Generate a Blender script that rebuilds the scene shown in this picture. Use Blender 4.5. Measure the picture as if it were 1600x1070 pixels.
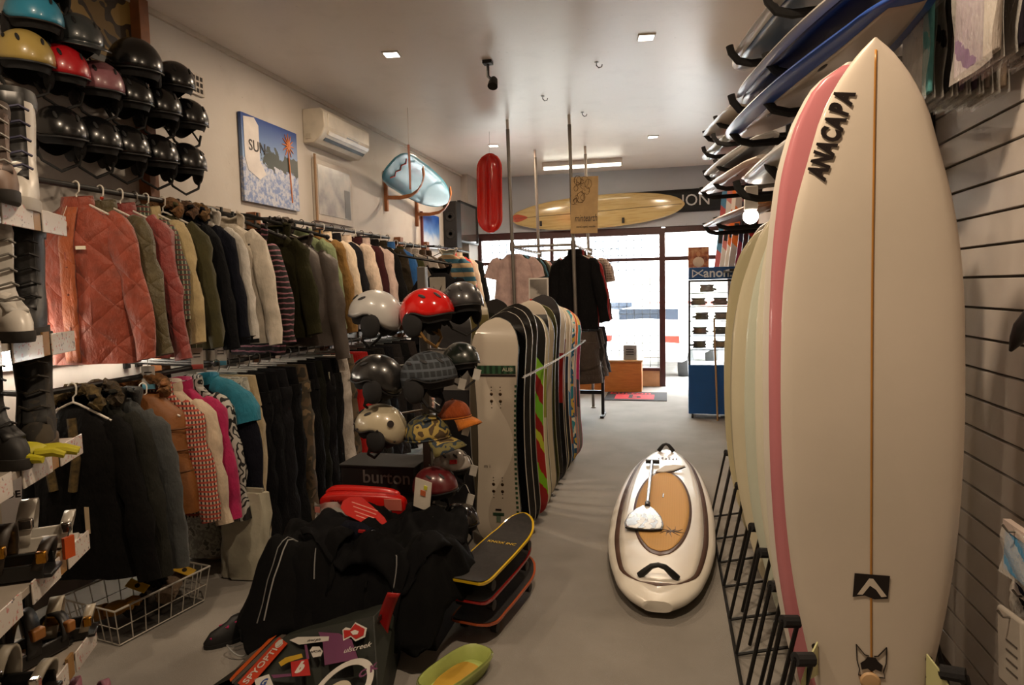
import bpy, bmesh, math, random
import numpy as np
from mathutils import Vector, Matrix, Euler, noise

for o in list(bpy.data.objects): bpy.data.objects.remove(o)
SC = bpy.context.scene
COL = SC.collection
PI = math.pi
R = math.radians

# ------------------------------------------------------------------ camera
CAM_F, CAM_H = 1050.0, 1.74
YAW, PITCH, ROLL = R(13.2), R(4.55), 0.022
_f = Vector((-math.sin(YAW)*math.cos(PITCH), math.cos(YAW)*math.cos(PITCH), -math.sin(PITCH)))
_r0 = Vector((math.cos(YAW), math.sin(YAW), 0)); _u0 = _r0.cross(_f)
_r = _r0*math.cos(ROLL) - _u0*math.sin(ROLL); _u = _u0*math.cos(ROLL) + _r0*math.sin(ROLL)
cam_data = bpy.data.cameras.new('camera'); cam = bpy.data.objects.new('camera', cam_data); COL.objects.link(cam)
cam_data.sensor_width = 36.0; cam_data.lens = 36.0*CAM_F/1600.0
cam_data.clip_start = 0.05; cam_data.clip_end = 200
_m = Matrix((( _r.x, _u.x, -_f.x, 0), (_r.y, _u.y, -_f.y, 0), (_r.z, _u.z, -_f.z, CAM_H), (0, 0, 0, 1)))
cam.matrix_world = _m
SC.camera = cam

def _ray(x, y): return _f + _r*((x-800)/CAM_F) + _u*((535-y)/CAM_F)
def atY(x, y, Y): d = _ray(x, y); return Vector((0, 0, CAM_H)) + d*(Y/d.y)      # world point seen at a place of the photo, at a known distance
def atX(x, y, X): d = _ray(x, y); return Vector((0, 0, CAM_H)) + d*(X/d.x)
def atZ(x, y, Z): d = _ray(x, y); return Vector((0, 0, CAM_H)) + d*((Z-CAM_H)/d.z)

# ------------------------------------------------------------------ world, daylight, exposure
SC.view_settings.view_transform = 'Standard'; SC.view_settings.look = 'None'
SC.view_settings.gamma = 1.0; SC.view_settings.use_curve_mapping = False
SC.view_settings.exposure = 0.18
W = bpy.data.worlds.new('overcast_sky'); SC.world = W; W.use_nodes = True
bg = W.node_tree.nodes['Background']; bg.inputs[0].default_value = (0.93, 0.97, 1.0, 1); bg.inputs[1].default_value = 30.0

XL, XR, YF, YB, ZC = -3.48, 1.2, 11.8, -3.0, 3.72
def area(name, loc, size, power, col=(1, 1, 1), rot=(0, 0, 0), shape='SQUARE', size_y=None, spread=None):
    d = bpy.data.lights.new(name, 'AREA'); d.energy = power; d.color = col; d.shape = shape; d.size = size
    if size_y: d.size_y = size_y
    if spread: d.spread = spread
    o = bpy.data.objects.new(name, d); COL.objects.link(o); o.location = loc; o.rotation_euler = rot
    return o
WARM = (1.0, 0.77, 0.54)

# ------------------------------------------------------------------ materials
def lin(c):
    if isinstance(c, str):
        c = [int(c[i:i+2], 16)/255 for i in (0, 2, 4)]
    return tuple((v/12.92 if v <= 0.04045 else ((v+0.055)/1.055)**2.4) for v in c[:3]) + (1,)
MATS = {}
class NT:
    def __init__(s, name):
        s.m = bpy.data.materials.new(name); s.m.use_nodes = True; s.t = s.m.node_tree; s.n = s.t.nodes
        s.b = s.n['Principled BSDF']
    def new(s, typ, **k):
        n = s.n.new(typ)
        for a, v in k.items():
            if a in n.inputs.keys(): n.inputs[a].default_value = v
            else: setattr(n, a, v)
        return n
    def link(s, a, b): s.t.links.new(a, b)
    def coord(s, scale=(1, 1, 1), rot=(0, 0, 0), kind='Object'):
        tc = s.new('ShaderNodeTexCoord'); mp = s.new('ShaderNodeMapping')
        mp.inputs['Scale'].default_value = scale; mp.inputs['Rotation'].default_value = rot
        s.link(tc.outputs[kind], mp.inputs[0]); return mp.outputs[0]
    def noise(s, vec, scale, detail=3, rough=0.55):
        n = s.new('ShaderNodeTexNoise'); n.inputs['Scale'].default_value = scale; n.inputs['Detail'].default_value = detail
        n.inputs['Roughness'].default_value = rough; s.link(vec, n.inputs['Vector']); return n.outputs[0]
    def ramp(s, fac, stops, interp='LINEAR'):
        r = s.new('ShaderNodeValToRGB'); r.color_ramp.interpolation = interp
        e = r.color_ramp.elements
        while len(e) < len(stops): e.new(0.5)
        for i, (p, c) in enumerate(stops): e[i].position = p; e[i].color = lin(c) if not (isinstance(c, tuple) and len(c) == 4) else c
        s.link(fac, r.inputs[0]); return r.outputs[0]
    def mix(s, fac, a, b, mode='MIX'):
        m = s.new('ShaderNodeMix'); m.data_type = 'RGBA'; m.blend_type = mode
        for v, i in ((fac, 0), (a, 6), (b, 7)):
            if hasattr(v, 'is_linked'): s.link(v, m.inputs[i])
            else: m.inputs[i].default_value = v if i == 0 else (lin(v) if isinstance(v, str) else v)
        return m.outputs[2]
    def math(s, op, a, b=None, c=None):
        m = s.new('ShaderNodeMath', operation=op)
        for i, v in enumerate((a, b, c)):
            if v is None: continue
            if hasattr(v, 'is_linked'): s.link(v, m.inputs[i])
            else: m.inputs[i].default_value = v
        return m.outputs[0]
    def sep(s, vec): n = s.new('ShaderNodeSeparateXYZ'); s.link(vec, n.inputs[0]); return n.outputs
    def bump(s, h, strength=0.3, dist=0.01):
        b = s.new('ShaderNodeBump'); b.inputs['Strength'].default_value = strength; b.inputs['Distance'].default_value = dist
        s.link(h, b.inputs['Height']); s.link(b.outputs[0], s.b.inputs['Normal'])
    def set(s, color=None, rough=None, metal=None, coat=None, **k):
        if color is not None:
            if hasattr(color, 'is_linked'): s.link(color, s.b.inputs['Base Color'])
            else: s.b.inputs['Base Color'].default_value = lin(color)
        if rough is not None: s.b.inputs['Roughness'].default_value = rough
        if metal is not None: s.b.inputs['Metallic'].default_value = metal
        if coat is not None: s.b.inputs['Coat Weight'].default_value = coat; s.b.inputs['Coat Roughness'].default_value = 0.08
        for a, v in k.items(): s.b.inputs[a.replace('_', ' ')].default_value = v
        return s.m
def shade(c, f):
    c = [int(c[i:i+2], 16) for i in (0, 2, 4)]
    return ''.join('%02x' % max(0, min(255, int(v*f))) for v in c)

def plain(c, rough=0.5, metal=0.0, coat=0.0, var=0.06, scale=6.0, bump=0.0):
    key = ('plain', c, rough, metal, coat, var, scale, bump)
    if key in MATS: return MATS[key]
    t = NT('surface_'+c); v = t.coord()
    n = t.noise(v, scale, 4)
    col = t.ramp(n, [(0.3, shade(c, 1-var)), (0.7, shade(c, 1+var))])
    t.set(col, rough, metal, coat)
    if bump: t.bump(t.noise(v, scale*8, 3), bump, 0.004)
    MATS[key] = t.m; return t.m
def noir(c, rough=0.85):
    m = plain(c, rough, bump=0.35, var=0.2, scale=9); m.node_tree.nodes['Principled BSDF'].inputs['Specular IOR Level'].default_value = 0.12; return m
def gloss(c, rough=0.12, coat=0.6): return plain(c, rough, 0, coat, 0.03, 2.0)
def metal(c='9a9a98', rough=0.3): return plain(c, rough, 1.0, 0, 0.05, 5)
def cloth(c, var=0.10, sheen=0.15, rough=0.85):
    key = ('cloth', c, var, rough)
    if key in MATS: return MATS[key]
    t = NT('cloth_'+c); v = t.coord()
    col = t.ramp(t.noise(v, 9, 4), [(0.3, shade(c, 1-var)), (0.7, shade(c, 1+var))])
    dark = sum(int(c[i:i+2], 16) for i in (0, 2, 4)) < 150
    t.set(col, rough); t.b.inputs['Sheen Weight'].default_value = 0.0 if dark else sheen*0.6; t.b.inputs['Specular IOR Level'].default_value = 0.12 if dark else 0.3
    big = t.noise(t.coord((1, 1, 0.45)), 11, 4, 0.6); fine = t.noise(v, 420, 2)
    t.bump(t.math('ADD', big, t.math('MULTIPLY', fine, 0.03)), 0.75, 0.035)
    MATS[key] = t.m; return t.m
def quilted(c, size=0.10):
    key = ('quilt', c, size)
    if key in MATS: return MATS[key]
    t = NT('quilted_'+c); v = t.coord()
    x, y, z = t.sep(v)
    a = t.math('PINGPONG', t.math('ADD', x, z), size); b = t.math('PINGPONG', t.math('SUBTRACT', x, z), size)
    q = t.math('MINIMUM', a, b); q = t.math('POWER', t.math('MINIMUM', t.math('DIVIDE', q, size*0.38), 1.0), 0.5)
    n = t.noise(v, 14, 4)
    t.set(t.ramp(n, [(0.3, shade(c, 0.9)), (0.7, shade(c, 1.1))]), 0.62); t.b.inputs['Sheen Weight'].default_value = 0.2
    t.bump(t.math('ADD', q, t.math('MULTIPLY', t.noise(t.coord((1, 1, 0.5)), 16, 4, 0.65), 2.6)), 0.42, 0.02)
    MATS[key] = t.m; return t.m
def bands(c1, c2, freq, axis=2, duty=0.5, rough=0.85, jit=0.0):
    t = NT('striped_cloth'); v = t.coord(); s = t.sep(v)
    a = s[axis]
    if jit: a = t.math('ADD', a, t.math('MULTIPLY', t.noise(v, 14, 2), jit))
    f = t.math('FRACT', t.math('MULTIPLY', a, freq))
    m = t.math('GREATER_THAN', f, duty)
    t.set(t.mix(m, c1, c2), rough); t.bump(t.noise(v, 10, 3), 0.3, 0.03); return t.m
def plaid(base, l1, l2, freq=22, duty=0.25):
    t = NT('plaid_cloth'); v = t.coord(); x, y, z = t.sep(v)
    fx = t.math('LESS_THAN', t.math('FRACT', t.math('MULTIPLY', t.math('ADD', x, y), freq)), duty)
    fz = t.math('LESS_THAN', t.math('FRACT', t.math('MULTIPLY', z, freq)), duty)
    c = t.mix(fx, base, l1); c = t.mix(fz, c, l2); t.set(c, 0.85); t.bump(t.noise(v, 10, 3), 0.3, 0.03); return t.m
def camo(cols, scale=9, rough=0.85, bump=0.3):
    t = NT('camouflage'); v = t.coord(); n = t.noise(v, scale, 2, 0.5)
    st = [(0.0, cols[0])] + [(0.30+0.38*(i+1)/len(cols), c) for i, c in enumerate(cols[1:])]
    t.set(t.ramp(n, st, 'CONSTANT'), rough); t.bump(t.noise(v, 12, 3), bump, 0.02); return t.m
def emit(c, s):
    t = NT('light_emitter'); t.set('ffffff', 0.5); t.b.inputs['Emission Color'].default_value = lin(c); t.b.inputs['Emission Strength'].default_value = s; return t.m
def glass(c=(0.95, 0.97, 0.97), rough=0.02, alpha=0.12):
    t = NT('clear_glass'); tr = t.new('ShaderNodeBsdfTransparent'); gl = t.new('ShaderNodeBsdfGlossy'); gl.inputs['Roughness'].default_value = rough
    tr.inputs[0].default_value = c+(1,); fr = t.new('ShaderNodeFresnel'); fr.inputs[0].default_value = 1.45
    mx = t.new('ShaderNodeMixShader'); t.link(t.math('ADD', fr.outputs[0], alpha*0.3), mx.inputs[0]); t.link(tr.outputs[0], mx.inputs[1]); t.link(gl.outputs[0], mx.inputs[2])
    t.link(mx.outputs[0], t.n['Material Output'].inputs[0]); return t.m
GLASS = glass()
def film(alpha=0.25, tint='e8e4dc'):
    t = NT('clear_plastic_film'); v = t.coord()
    tr = t.new('ShaderNodeBsdfTransparent'); t.set(tint, 0.12, 0, 0.4); t.bump(t.noise(v, 22, 3), 0.5, 0.02)
    mx = t.new('ShaderNodeMixShader'); mx.inputs[0].default_value = alpha
    t.link(tr.outputs[0], mx.inputs[1]); t.link(t.b.outputs[0], mx.inputs[2]); t.link(mx.outputs[0], t.n['Material Output'].inputs[0]); return t.m

BLACK = plain('0e0d0d', 0.5); BLACKG = plain('0c0b0c', 0.18, 0, 0.5); STEEL = metal('8d8a84', 0.35); CHROME = metal('c8c6c2', 0.12)
GOLD = metal('a8792c', 0.25); WHITEP = plain('d9d3c8', 0.4, var=0.03); DARKMET = plain('171616', 0.4, 0.3)

# ------------------------------------------------------------------ mesh helpers
class MB:
    def __init__(s): s.v = []; s.f = []
    def add(s, vs, fs, M=None):
        b = len(s.v)
        if M is not None: vs = [M @ Vector(p) for p in vs]
        s.v += [tuple(p) for p in vs]; s.f += [tuple(i+b for i in f) for f in fs]; return s
    def box(s, c, d, M=None):
        x, y, z = c; a, b, e = d[0]/2, d[1]/2, d[2]/2
        vs = [(x+i*a, y+j*b, z+k*e) for k in (-1, 1) for j in (-1, 1) for i in (-1, 1)]
        return s.add(vs, [(0, 2, 3, 1), (4, 5, 7, 6), (0, 1, 5, 4), (2, 6, 7, 3), (0, 4, 6, 2), (1, 3, 7, 5)], M)
    def loft(s, rings, caps=True, closed=True, M=None):
        n = len(rings[0]); vs = [p for r in rings for p in r]; fs = []
        for i in range(len(rings)-1):
            for j in range(n if closed else n-1):
                k = (j+1) % n; fs.append((i*n+j, i*n+k, (i+1)*n+k, (i+1)*n+j))
        if caps and closed: fs.append(tuple(range(n-1, -1, -1))); fs.append(tuple((len(rings)-1)*n+j for j in range(n)))
        return s.add(vs, fs, M)
    def tube(s, pts, r, n=8, caps=True, closed=False):
        P = [Vector(p) for p in pts]; m = len(P); rr = r if hasattr(r, '__len__') else [r]*m
        rings = []; up = None
        for i in range(m):
            t = (P[(i+1) % m]-P[i-1]) if closed else (P[min(i+1, m-1)]-P[max(i-1, 0)])
            if t.length < 1e-9: t = Vector((0, 0, 1))
            t.normalize()
            if up is None:
                up = t.orthogonal().normalized()
            else:
                up = (up - t*up.dot(t)); up = up.normalized() if up.length > 1e-6 else t.orthogonal().normalized()
            w = t.cross(up)
            rings.append([P[i]+(up*math.cos(2*PI*k/n)+w*math.sin(2*PI*k/n))*rr[i] for k in range(n)])
        if closed: rings.append(rings[0]); return s.loft(rings, False)
        return s.loft(rings, caps)
    def lathe(s, prof, n=16, M=None, caps=True):
        return s.loft([[(r*math.cos(2*PI*k/n), r*math.sin(2*PI*k/n), z) for k in range(n)] for r, z in prof], caps, True, M)
    def prism(s, poly, z0, z1, M=None):
        n = len(poly); vs = [(p[0], p[1], z0) for p in poly]+[(p[0], p[1], z1) for p in poly]
        fs = [tuple(range(n-1, -1, -1)), tuple(range(n, 2*n))]+[(i, (i+1) % n, n+(i+1) % n, n+i) for i in range(n)]
        return s.add(vs, fs, M)
    def grid(s, fn, nu, nv, M=None):
        vs = [fn(i/nu, j/nv) for j in range(nv+1) for i in range(nu+1)]
        fs = [(j*(nu+1)+i, j*(nu+1)+i+1, (j+1)*(nu+1)+i+1, (j+1)*(nu+1)+i) for j in range(nv) for i in range(nu)]
        return s.add(vs, fs, M)
    def ball(s, c, r, nu=16, nv=10, M=None):
        r = r if hasattr(r, '__len__') else (r, r, r)
        rings = []
        for j in range(nv+1):
            a = PI*j/nv; q = max(math.sin(a), 1e-3)
            rings.append([(c[0]+r[0]*q*math.cos(2*PI*k/nu), c[1]+r[1]*q*math.sin(2*PI*k/nu), c[2]-r[2]*math.cos(a)) for k in range(nu)])
        return s.loft(rings, True, True, M)
    def mesh(s, name, mat, smooth=35):
        me = bpy.data.meshes.new(name); me.from_pydata(s.v, [], s.f)
        bm = bmesh.new(); bm.from_mesh(me); bmesh.ops.recalc_face_normals(bm, faces=bm.faces); bm.to_mesh(me); bm.free()
        if smooth:
            me.shade_smooth(); me.set_sharp_from_angle(angle=R(smooth))
        if mat is not None: me.materials.append(mat)
        me.update(); return me
    def obj(s, name, mat, parent=None, smooth=35, bevel=0, solid=0, sub=0, loc=None, rot=None):
        o = bpy.data.objects.new(name, s.mesh(name, mat, smooth)); COL.objects.link(o)
        if parent: o.parent = parent
        if loc is not None: o.location = loc
        if rot is not None: o.rotation_euler = rot
        if solid: m = o.modifiers.new('thickness', 'SOLIDIFY'); m.thickness = solid; m.offset = -1
        if bevel: m = o.modifiers.new('bevel', 'BEVEL'); m.width = bevel; m.segments = 2; m.limit_method = 'ANGLE'; m.angle_limit = R(40)
        if sub: m = o.modifiers.new('subdivision', 'SUBSURF'); m.levels = sub; m.render_levels = sub
        return o
def tag(o, label=None, cat=None, group=None, kind=None):
    if label: o['label'] = label
    if cat: o['category'] = cat
    if group: o['group'] = group
    if kind: o['kind'] = kind
    return o
def thing(name, label, cat, loc=(0, 0, 0), rot=(0, 0, 0), group=None, scale=None):
    o = bpy.data.objects.new(name, None); COL.objects.link(o); o.location = loc; o.rotation_euler = rot; o.empty_display_size = 0.1
    if scale: o.scale = scale if hasattr(scale, '__len__') else (scale,)*3
    return tag(o, label, cat, group)
def clone(o, parent=None, **k):
    c = o.copy(); COL.objects.link(c); c.parent = parent
    for a, v in k.items(): setattr(c, a, v)
    for ch in o.children: clone(ch, c)
    return c
def struct(mb, name, mat, parent=None, **k):
    o = mb.obj(name, mat, parent, **k)
    if not parent: o['kind'] = 'structure'
    return o
def box(name, mat, c, d, parent=None, bevel=0.003, **k): return MB().box(c, d).obj(name, mat, parent, bevel=bevel, **k)
def basis(o, x, z):
    """rotation matrix with local z along z and local x close to x, at o"""
    z = Vector(z).normalized(); x = Vector(x); x = (x - z*x.dot(z)).normalized(); y = z.cross(x)
    return Matrix(((x.x, y.x, z.x, o[0]), (x.y, y.y, z.y, o[1]), (x.z, y.z, z.z, o[2]), (0, 0, 0, 1)))
_txt = {}
def text(name, s, size, mat, parent, M, depth=0.0008, bold=0.0, align='CENTER', shear=0.0, sx=1.0):
    key = (s, size, depth, bold, align, shear, sx)
    if key not in _txt:
        c = bpy.data.curves.new('lettering', 'FONT'); c.body = s; c.size = size; c.extrude = depth; c.offset = bold; c.align_x = align; c.align_y = 'CENTER'; c.shear = shear
        c.resolution_u = 3
        o = bpy.data.objects.new('lettering', c); COL.objects.link(o)
        dg = bpy.context.evaluated_depsgraph_get(); me = bpy.data.meshes.new_from_object(o.evaluated_get(dg))
        bpy.data.objects.remove(o); bpy.data.curves.remove(c)
        if sx != 1.0: me.transform(Matrix.Diagonal((sx, 1, 1, 1)))
        _txt[key] = me
    me = _txt[key].copy(); me.materials.clear(); me.materials.append(mat)
    o = bpy.data.objects.new(name, me); COL.objects.link(o); o.parent = parent; o.matrix_local = M
    return o
def lerp_tab(tab, t):
    xs = [p[0] for p in tab]; ys = [p[1] for p in tab]
    return float(np.interp(t, xs, ys))
def smooth_tab(tab, n):
    """Catmull-Rom through a table"""
    out = []
    xs = np.array([p[0] for p in tab]); ys = np.array([p[1] for p in tab])
    d = np.gradient(ys, xs)
    for i in range(n+1):
        t = xs[0]+(xs[-1]-xs[0])*i/n
        k = min(max(np.searchsorted(xs, t)-1, 0), len(xs)-2); h = xs[k+1]-xs[k]; u = (t-xs[k])/h
        out.append((float(t), float((2*u**3-3*u**2+1)*ys[k]+(u**3-2*u**2+u)*h*d[k]+(-2*u**3+3*u**2)*ys[k+1]+(u**3-u**2)*h*d[k+1])))
    return out
# ================================================================== the room
def carpet():
    t = NT('grey_carpet'); v = t.coord(); n = t.noise(v, 2.2, 4); f = t.noise(v, 260, 2)
    c = t.ramp(n, [(0.3, '7b766f'), (0.7, '8a857e')]); c = t.mix(t.math('MULTIPLY', f, 0.35), c, '5e5850'); t.set(c, 0.95); t.bump(f, 0.35, 0.006); return t.m
def plaster(c, rough=0.6, stain='8d8378', amt=0.12):
    t = NT('painted_plaster'); v = t.coord(); n = t.noise(v, 3.0, 6, 0.6)
    col = t.mix(t.math('MULTIPLY', t.ramp(n, [(0.52, '000000'), (0.75, 'ffffff')]), amt*2), c, stain)
    sp = t.ramp(t.noise(v, 26, 2), [(0.74, '000000'), (0.78, 'ffffff')])
    col = t.mix(t.math('MULTIPLY', sp, 0.35), col, '6d635a')
    t.set(col, rough); t.bump(t.noise(v, 40, 4), 0.08, 0.01); return t.m
M_WALL = plaster('bfb8b0'); M_FRONTW = plaster('aeb2b8', 0.6, '8d9096', 0.08); M_CEIL = plaster('e4dad0', 0.34, 'b8aca0', 0.10); M_RIGHTW = plaster('b5aca4')
struct(MB().box(((XL+XR)/2, (YF+YB)/2, -0.05), (XR-XL+0.4, YF-YB+0.4, 0.1)), 'floor', carpet())
struct(MB().box(((XL+XR)/2, (YF+YB)/2, ZC+0.05), (XR-XL+0.4, YF-YB+0.4, 0.1)), 'ceiling', M_CEIL)
wl = struct(MB().box((XL-0.1, (YF+YB)/2, ZC/2), (0.2, YF-YB+0.4, ZC)), 'wall_left', M_WALL)
struct(MB().box((XL+0.06, YF-0.28, ZC/2), (0.12, 0.56, ZC)), 'wall_corner', M_WALL)
struct(MB().box(((XL+XR)/2, YB-0.1, ZC/2), (XR-XL+0.4, 0.2, ZC)), 'wall_back', M_WALL)
wr = struct(MB().box((XR+0.12, (YF+YB)/2, ZC/2), (0.2, YF-YB+0.4, ZC)), 'wall_right', plain('4a4039', 0.8))
# cornice bead
struct(MB().box((XL+0.012, (YF+YB)/2, ZC-0.02), (0.024, YF-YB, 0.04)), 'trim_1', plain('bdb3a6', 0.5))
# slat panelling on the right wall: one board above the other with a dark groove between
M_SLAT = plain('c0b6ae', 0.42, var=0.02)
PITCHZ = 0.1212; Z0 = 1.746 - 14*PITCHZ
sl = None
for k in range(22):
    z = Z0 + (k+0.5)*PITCHZ
    if sl is None:
        sl = MB().box((0, 0, 0), (0.02, 4.75, PITCHZ-0.010)).obj('slat', M_SLAT, wr, bevel=0.002, loc=(XR+0.010, 1.3, z))
    else:
        c = sl.copy(); COL.objects.link(c); c.location = (XR+0.010, 1.3, z); c.parent = wr
MB().box((XR+0.02, 7.75, ZC/2), (0.03, 8.1, ZC)).obj('plaster_panel', M_RIGHTW, wr)
MB().box((XR+0.02, 1.3, (Z0+22*PITCHZ+ZC)/2), (0.03, 4.8, ZC-Z0-22*PITCHZ)).obj('plaster_panel', M_RIGHTW, wr)
# front wall with the shop window and the open door
fw = struct(MB().box(((XL+XR)/2, YF+0.1, (2.74+ZC)/2), (XR-XL+0.4, 0.2, ZC-2.74)).box((XL-0.07, YF+0.1, 1.37), (0.2, 0.2, 2.74)).box((1.15, YF+0.1, 1.37), (0.3, 0.2, 2.74)), 'wall_front', M_FRONTW)
MB().box(((XL-0.2)/2+0.02, YF+0.1, 0.14), (3.35, 0.14, 0.28)).obj('dado_panel', plain('b08b6a', 0.6), fw)
M_FRAME = plain('3d1a18', 0.4, var=0.1)
win = struct(MB().box((-1.8, YF+0.08, 2.68), (3.36, 0.1, 0.13)), 'window_1', M_FRAME, bevel=0.004)
for nm, c, d in (('stile', (-3.39, YF+0.08, 1.47), (0.17, 0.1, 2.4)), ('stile', (-0.11, YF+0.08, 1.36), (0.10, 0.12, 2.72)),
                 ('mullion', (-2.02, YF+0.08, 2.42), (0.06, 0.08, 0.42)), ('transom', (-1.75, YF+0.08, 2.2), (3.2, 0.08, 0.055)),
                 ('sill', (-1.75, YF+0.06, 0.30), (3.2, 0.14, 0.05)), ('mullion', (-2.35, YF+0.08, 1.25), (0.05, 0.07, 1.9))):
    MB().box(c, d).obj(nm, M_FRAME, win, bevel=0.004)
for x0, x1, z0, z1 in ((-3.3, -2.05, 2.23, 2.62), (-1.99, -0.16, 2.23, 2.62), (-3.3, -2.38, 0.33, 2.17), (-2.32, -0.16, 0.33, 2.17)):
    MB().box(((x0+x1)/2, YF+0.09, (z0+z1)/2), (x1-x0, 0.006, z1-z0)).obj('pane', GLASS, win)
g = MB()
for i in range(24): x = -3.27+i*0.134; g.tube([(x, YF+0.16, 0.3), (x, YF+0.16, 2.62)], 0.0065, 4)
for i in range(18): z = 0.36+i*0.128; g.tube([(-3.3, YF+0.16, z), (-0.12, YF+0.16, z)], 0.0065, 4)
g.obj('security_grille', plain('3a352f', 0.6), win)['kind'] = 'stuff'
g = MB()
for cx in (-1.22, -0.93):
    g.tube([(cx+0.13*math.cos(a), YF+0.17, 2.28+0.13*math.sin(a)) for a in np.linspace(0, 2*PI, 20)[:-1]], 0.006, 5, closed=True)
g.obj('scroll_bars', plain('565049', 0.5), win)
dr = struct(MB().box((0.5, YF+0.08, 2.69), (1.12, 0.1, 0.10)), 'door_1', M_FRAME, bevel=0.004)
MB().box((0.5, YF+0.08, 2.2), (1.12, 0.1, 0.07)).obj('transom', M_FRAME, dr, bevel=0.004)
MB().box((1.0, YF+0.08, 1.36), (0.08, 0.12, 2.72)).obj('jamb', M_FRAME, dr, bevel=0.004)
MB().box((0.45, YF+0.09, 2.44), (1.0, 0.006, 0.42)).obj('pane', GLASS, dr)
g = MB()
for i in range(9): x = -0.02+i*0.12; g.tube([(x, YF+0.13, 2.56), (x, YF+0.13, 2.74)], 0.006, 4)
g.tube([(-0.08, YF+0.13, 2.62), (0.98, YF+0.13, 2.62)], 0.006, 4); g.obj('grille_strip', plain('565049', 0.5), dr)
# blocked-up door surrounds on the left wall
for i, (a, b, zt) in enumerate(((atX(303, 278, XL).y, atX(355, 292, XL).y, 2.42), (atX(551, 330, XL).y, atX(607, 347, XL).y, 2.36))):
    t = struct(MB().box((XL+0.012, (a+b)/2, zt), (0.024, b-a, 0.03)), 'trim_%d' % (i+2), plain('8c7f70', 0.6), bevel=0.003)
    for y in (a, b): MB().box((XL+0.012, y, zt/2), (0.024, 0.03, zt)).obj('upright', plain('8c7f70', 0.6), t, bevel=0.003)
for nm, c, d in (('baseboard_left', (XL+0.01, (YF+YB)/2, 0.06), (0.02, YF-YB, 0.12)), ('baseboard_right', (XR-0.012, 7.6, 0.06), (0.02, 8.0, 0.12))):
    struct(MB().box(c, d), nm, plain('4d3f35', 0.5), bevel=0.003)

# ------------------------------------------------------------------ lamps
M_LENS = emit('fff6ea', 14); M_RIM = plain('cfc8bf', 0.35)
def downlight(x, y, label, grp=None, power=40):
    t = thing('downlight', label, 'ceiling light', (x, y, ZC), (0, 0, R(8)), grp)
    MB().lathe([(0.098, 0), (0.098, -0.008), (0.082, -0.012), (0.080, -0.003)], 4, Matrix.Rotation(PI/4, 4, 'Z')).obj('trim_ring', M_RIM, t)
    MB().box((0, 0, -0.006), (0.112, 0.112, 0.006)).obj('lens', M_LENS, t)
    area('downlight_glow', (x, y, ZC-0.02), 0.12, power, WARM)
downlight(-2.25, 5.42, 'square recessed downlight above the wall air conditioner', power=30)
downlight(-0.17, 5.64, 'square recessed downlight near the right side of the ceiling, nearest to the camera')
downlight(-2.35, 9.16, 'small square recessed downlight above the red hanging sled')
downlight(-0.2, 9.32, 'small square recessed downlight right of the fluorescent batten')
for x, y in ((-2.2, 1.65), (-0.17, 1.75)):
    downlight(x, y, 'square recessed downlight above the photographer, %s' % ('towards the left wall' if x < -1 else 'towards the right wall'), 'downlights out of the frame', power=(26 if x < -1 else 58))
fl = thing('fluorescent_batten', 'white fluorescent batten across the ceiling near the shop front', 'ceiling light', (-1.32, 10.7, ZC), (0, 0, R(0)))
MB().box((0, 0, -0.035), (1.26, 0.10, 0.07)).obj('housing', plain('d7d2c8', 0.4), fl, bevel=0.006)
MB().tube([(-0.6, 0, -0.095), (0.6, 0, -0.095)], 0.02, 12).obj('tube', emit('fffbe8', 7), fl)
for s in (-1, 1): MB().box((s*0.62, 0, -0.085), (0.03, 0.06, 0.06)).obj('end_cap', plain('d7d2c8', 0.4), fl, bevel=0.004)
# fluorescent strip on the left wall between the two coat rows
st = thing('strip_light', 'glowing fluorescent strip on the wall between upper and lower coat rows', 'strip light', (XL, 3.3, 1.44))
MB().box((0.02, 0, 0), (0.04, 1.75, 0.16)).obj('housing', plain('d7d2c8', 0.4), st, bevel=0.005)
for z in (-0.045, 0.045): MB().tube([(0.06, -0.82, z), (0.06, 0.82, z)], 0.02, 10).obj('tube', emit('fff3e0', 30), st)
# bare bulb on the right wall
p = atY(1173, 338, 5.25)
bl = thing('bare_bulb', 'bare glowing globe bulb in a white holder on the right wall', 'lamp', p)
MB().ball((0, 0, 0), 0.055, 18, 12).obj('globe', emit('fff0dc', 22), bl)
MB().box((0, 0, 0.13), (0.09, 0.09, 0.17)).obj('holder', plain('cfcac2', 0.4), bl, bevel=0.008)
MB().tube([(0, 0, 0.2), (0.12, 0.0, 0.22), (XR-p.x, 0, 0.22)], 0.018, 8).obj('arm', plain('3a332d', 0.5), bl)
# black ceiling spotlight (off) and small ceiling hooks
p = atZ(762, 95, ZC)
sp = thing('ceiling_spotlight', 'small black unlit spotlight on the ceiling', 'spotlight', p)
MB().box((0, 0, -0.015), (0.08, 0.08, 0.03)).obj('mount', BLACK, sp, bevel=0.003)
MB().tube([(0, 0, -0.03), (0, 0, -0.13), (0.03, 0, -0.16)], 0.013, 8).obj('stem', BLACK, sp)
MB().lathe([(0.02, -0.05), (0.035, -0.03), (0.045, 0.05), (0.03, 0.052)], 14, Matrix.Translation((0.05, -0.02, -0.19)) @ Matrix.Rotation(R(150), 4, 'X')).obj('head', BLACK, sp)
for px, py, lab in ((932, 97, 'tiny metal hook in the ceiling between the two near downlights'), (848, 150, 'tiny bent metal hook in the ceiling above the rack poles'),
                    (910, 175, 'small curled hook in the ceiling beside the tallest rack pole')):
    p = atZ(px, py, ZC); h = thing('ceiling_hook', lab, 'hook', p)
    MB().lathe([(0.018, 0), (0.018, -0.006)], 10).obj('plate', metal('6a665f'), h)
    MB().tube([(0, 0, 0), (0, 0, -0.03), (0.02, 0, -0.05), (0.045, 0, -0.045), (0.05, 0, -0.025)], 0.005, 6).obj('hook_wire', metal('6a665f'), h)

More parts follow.
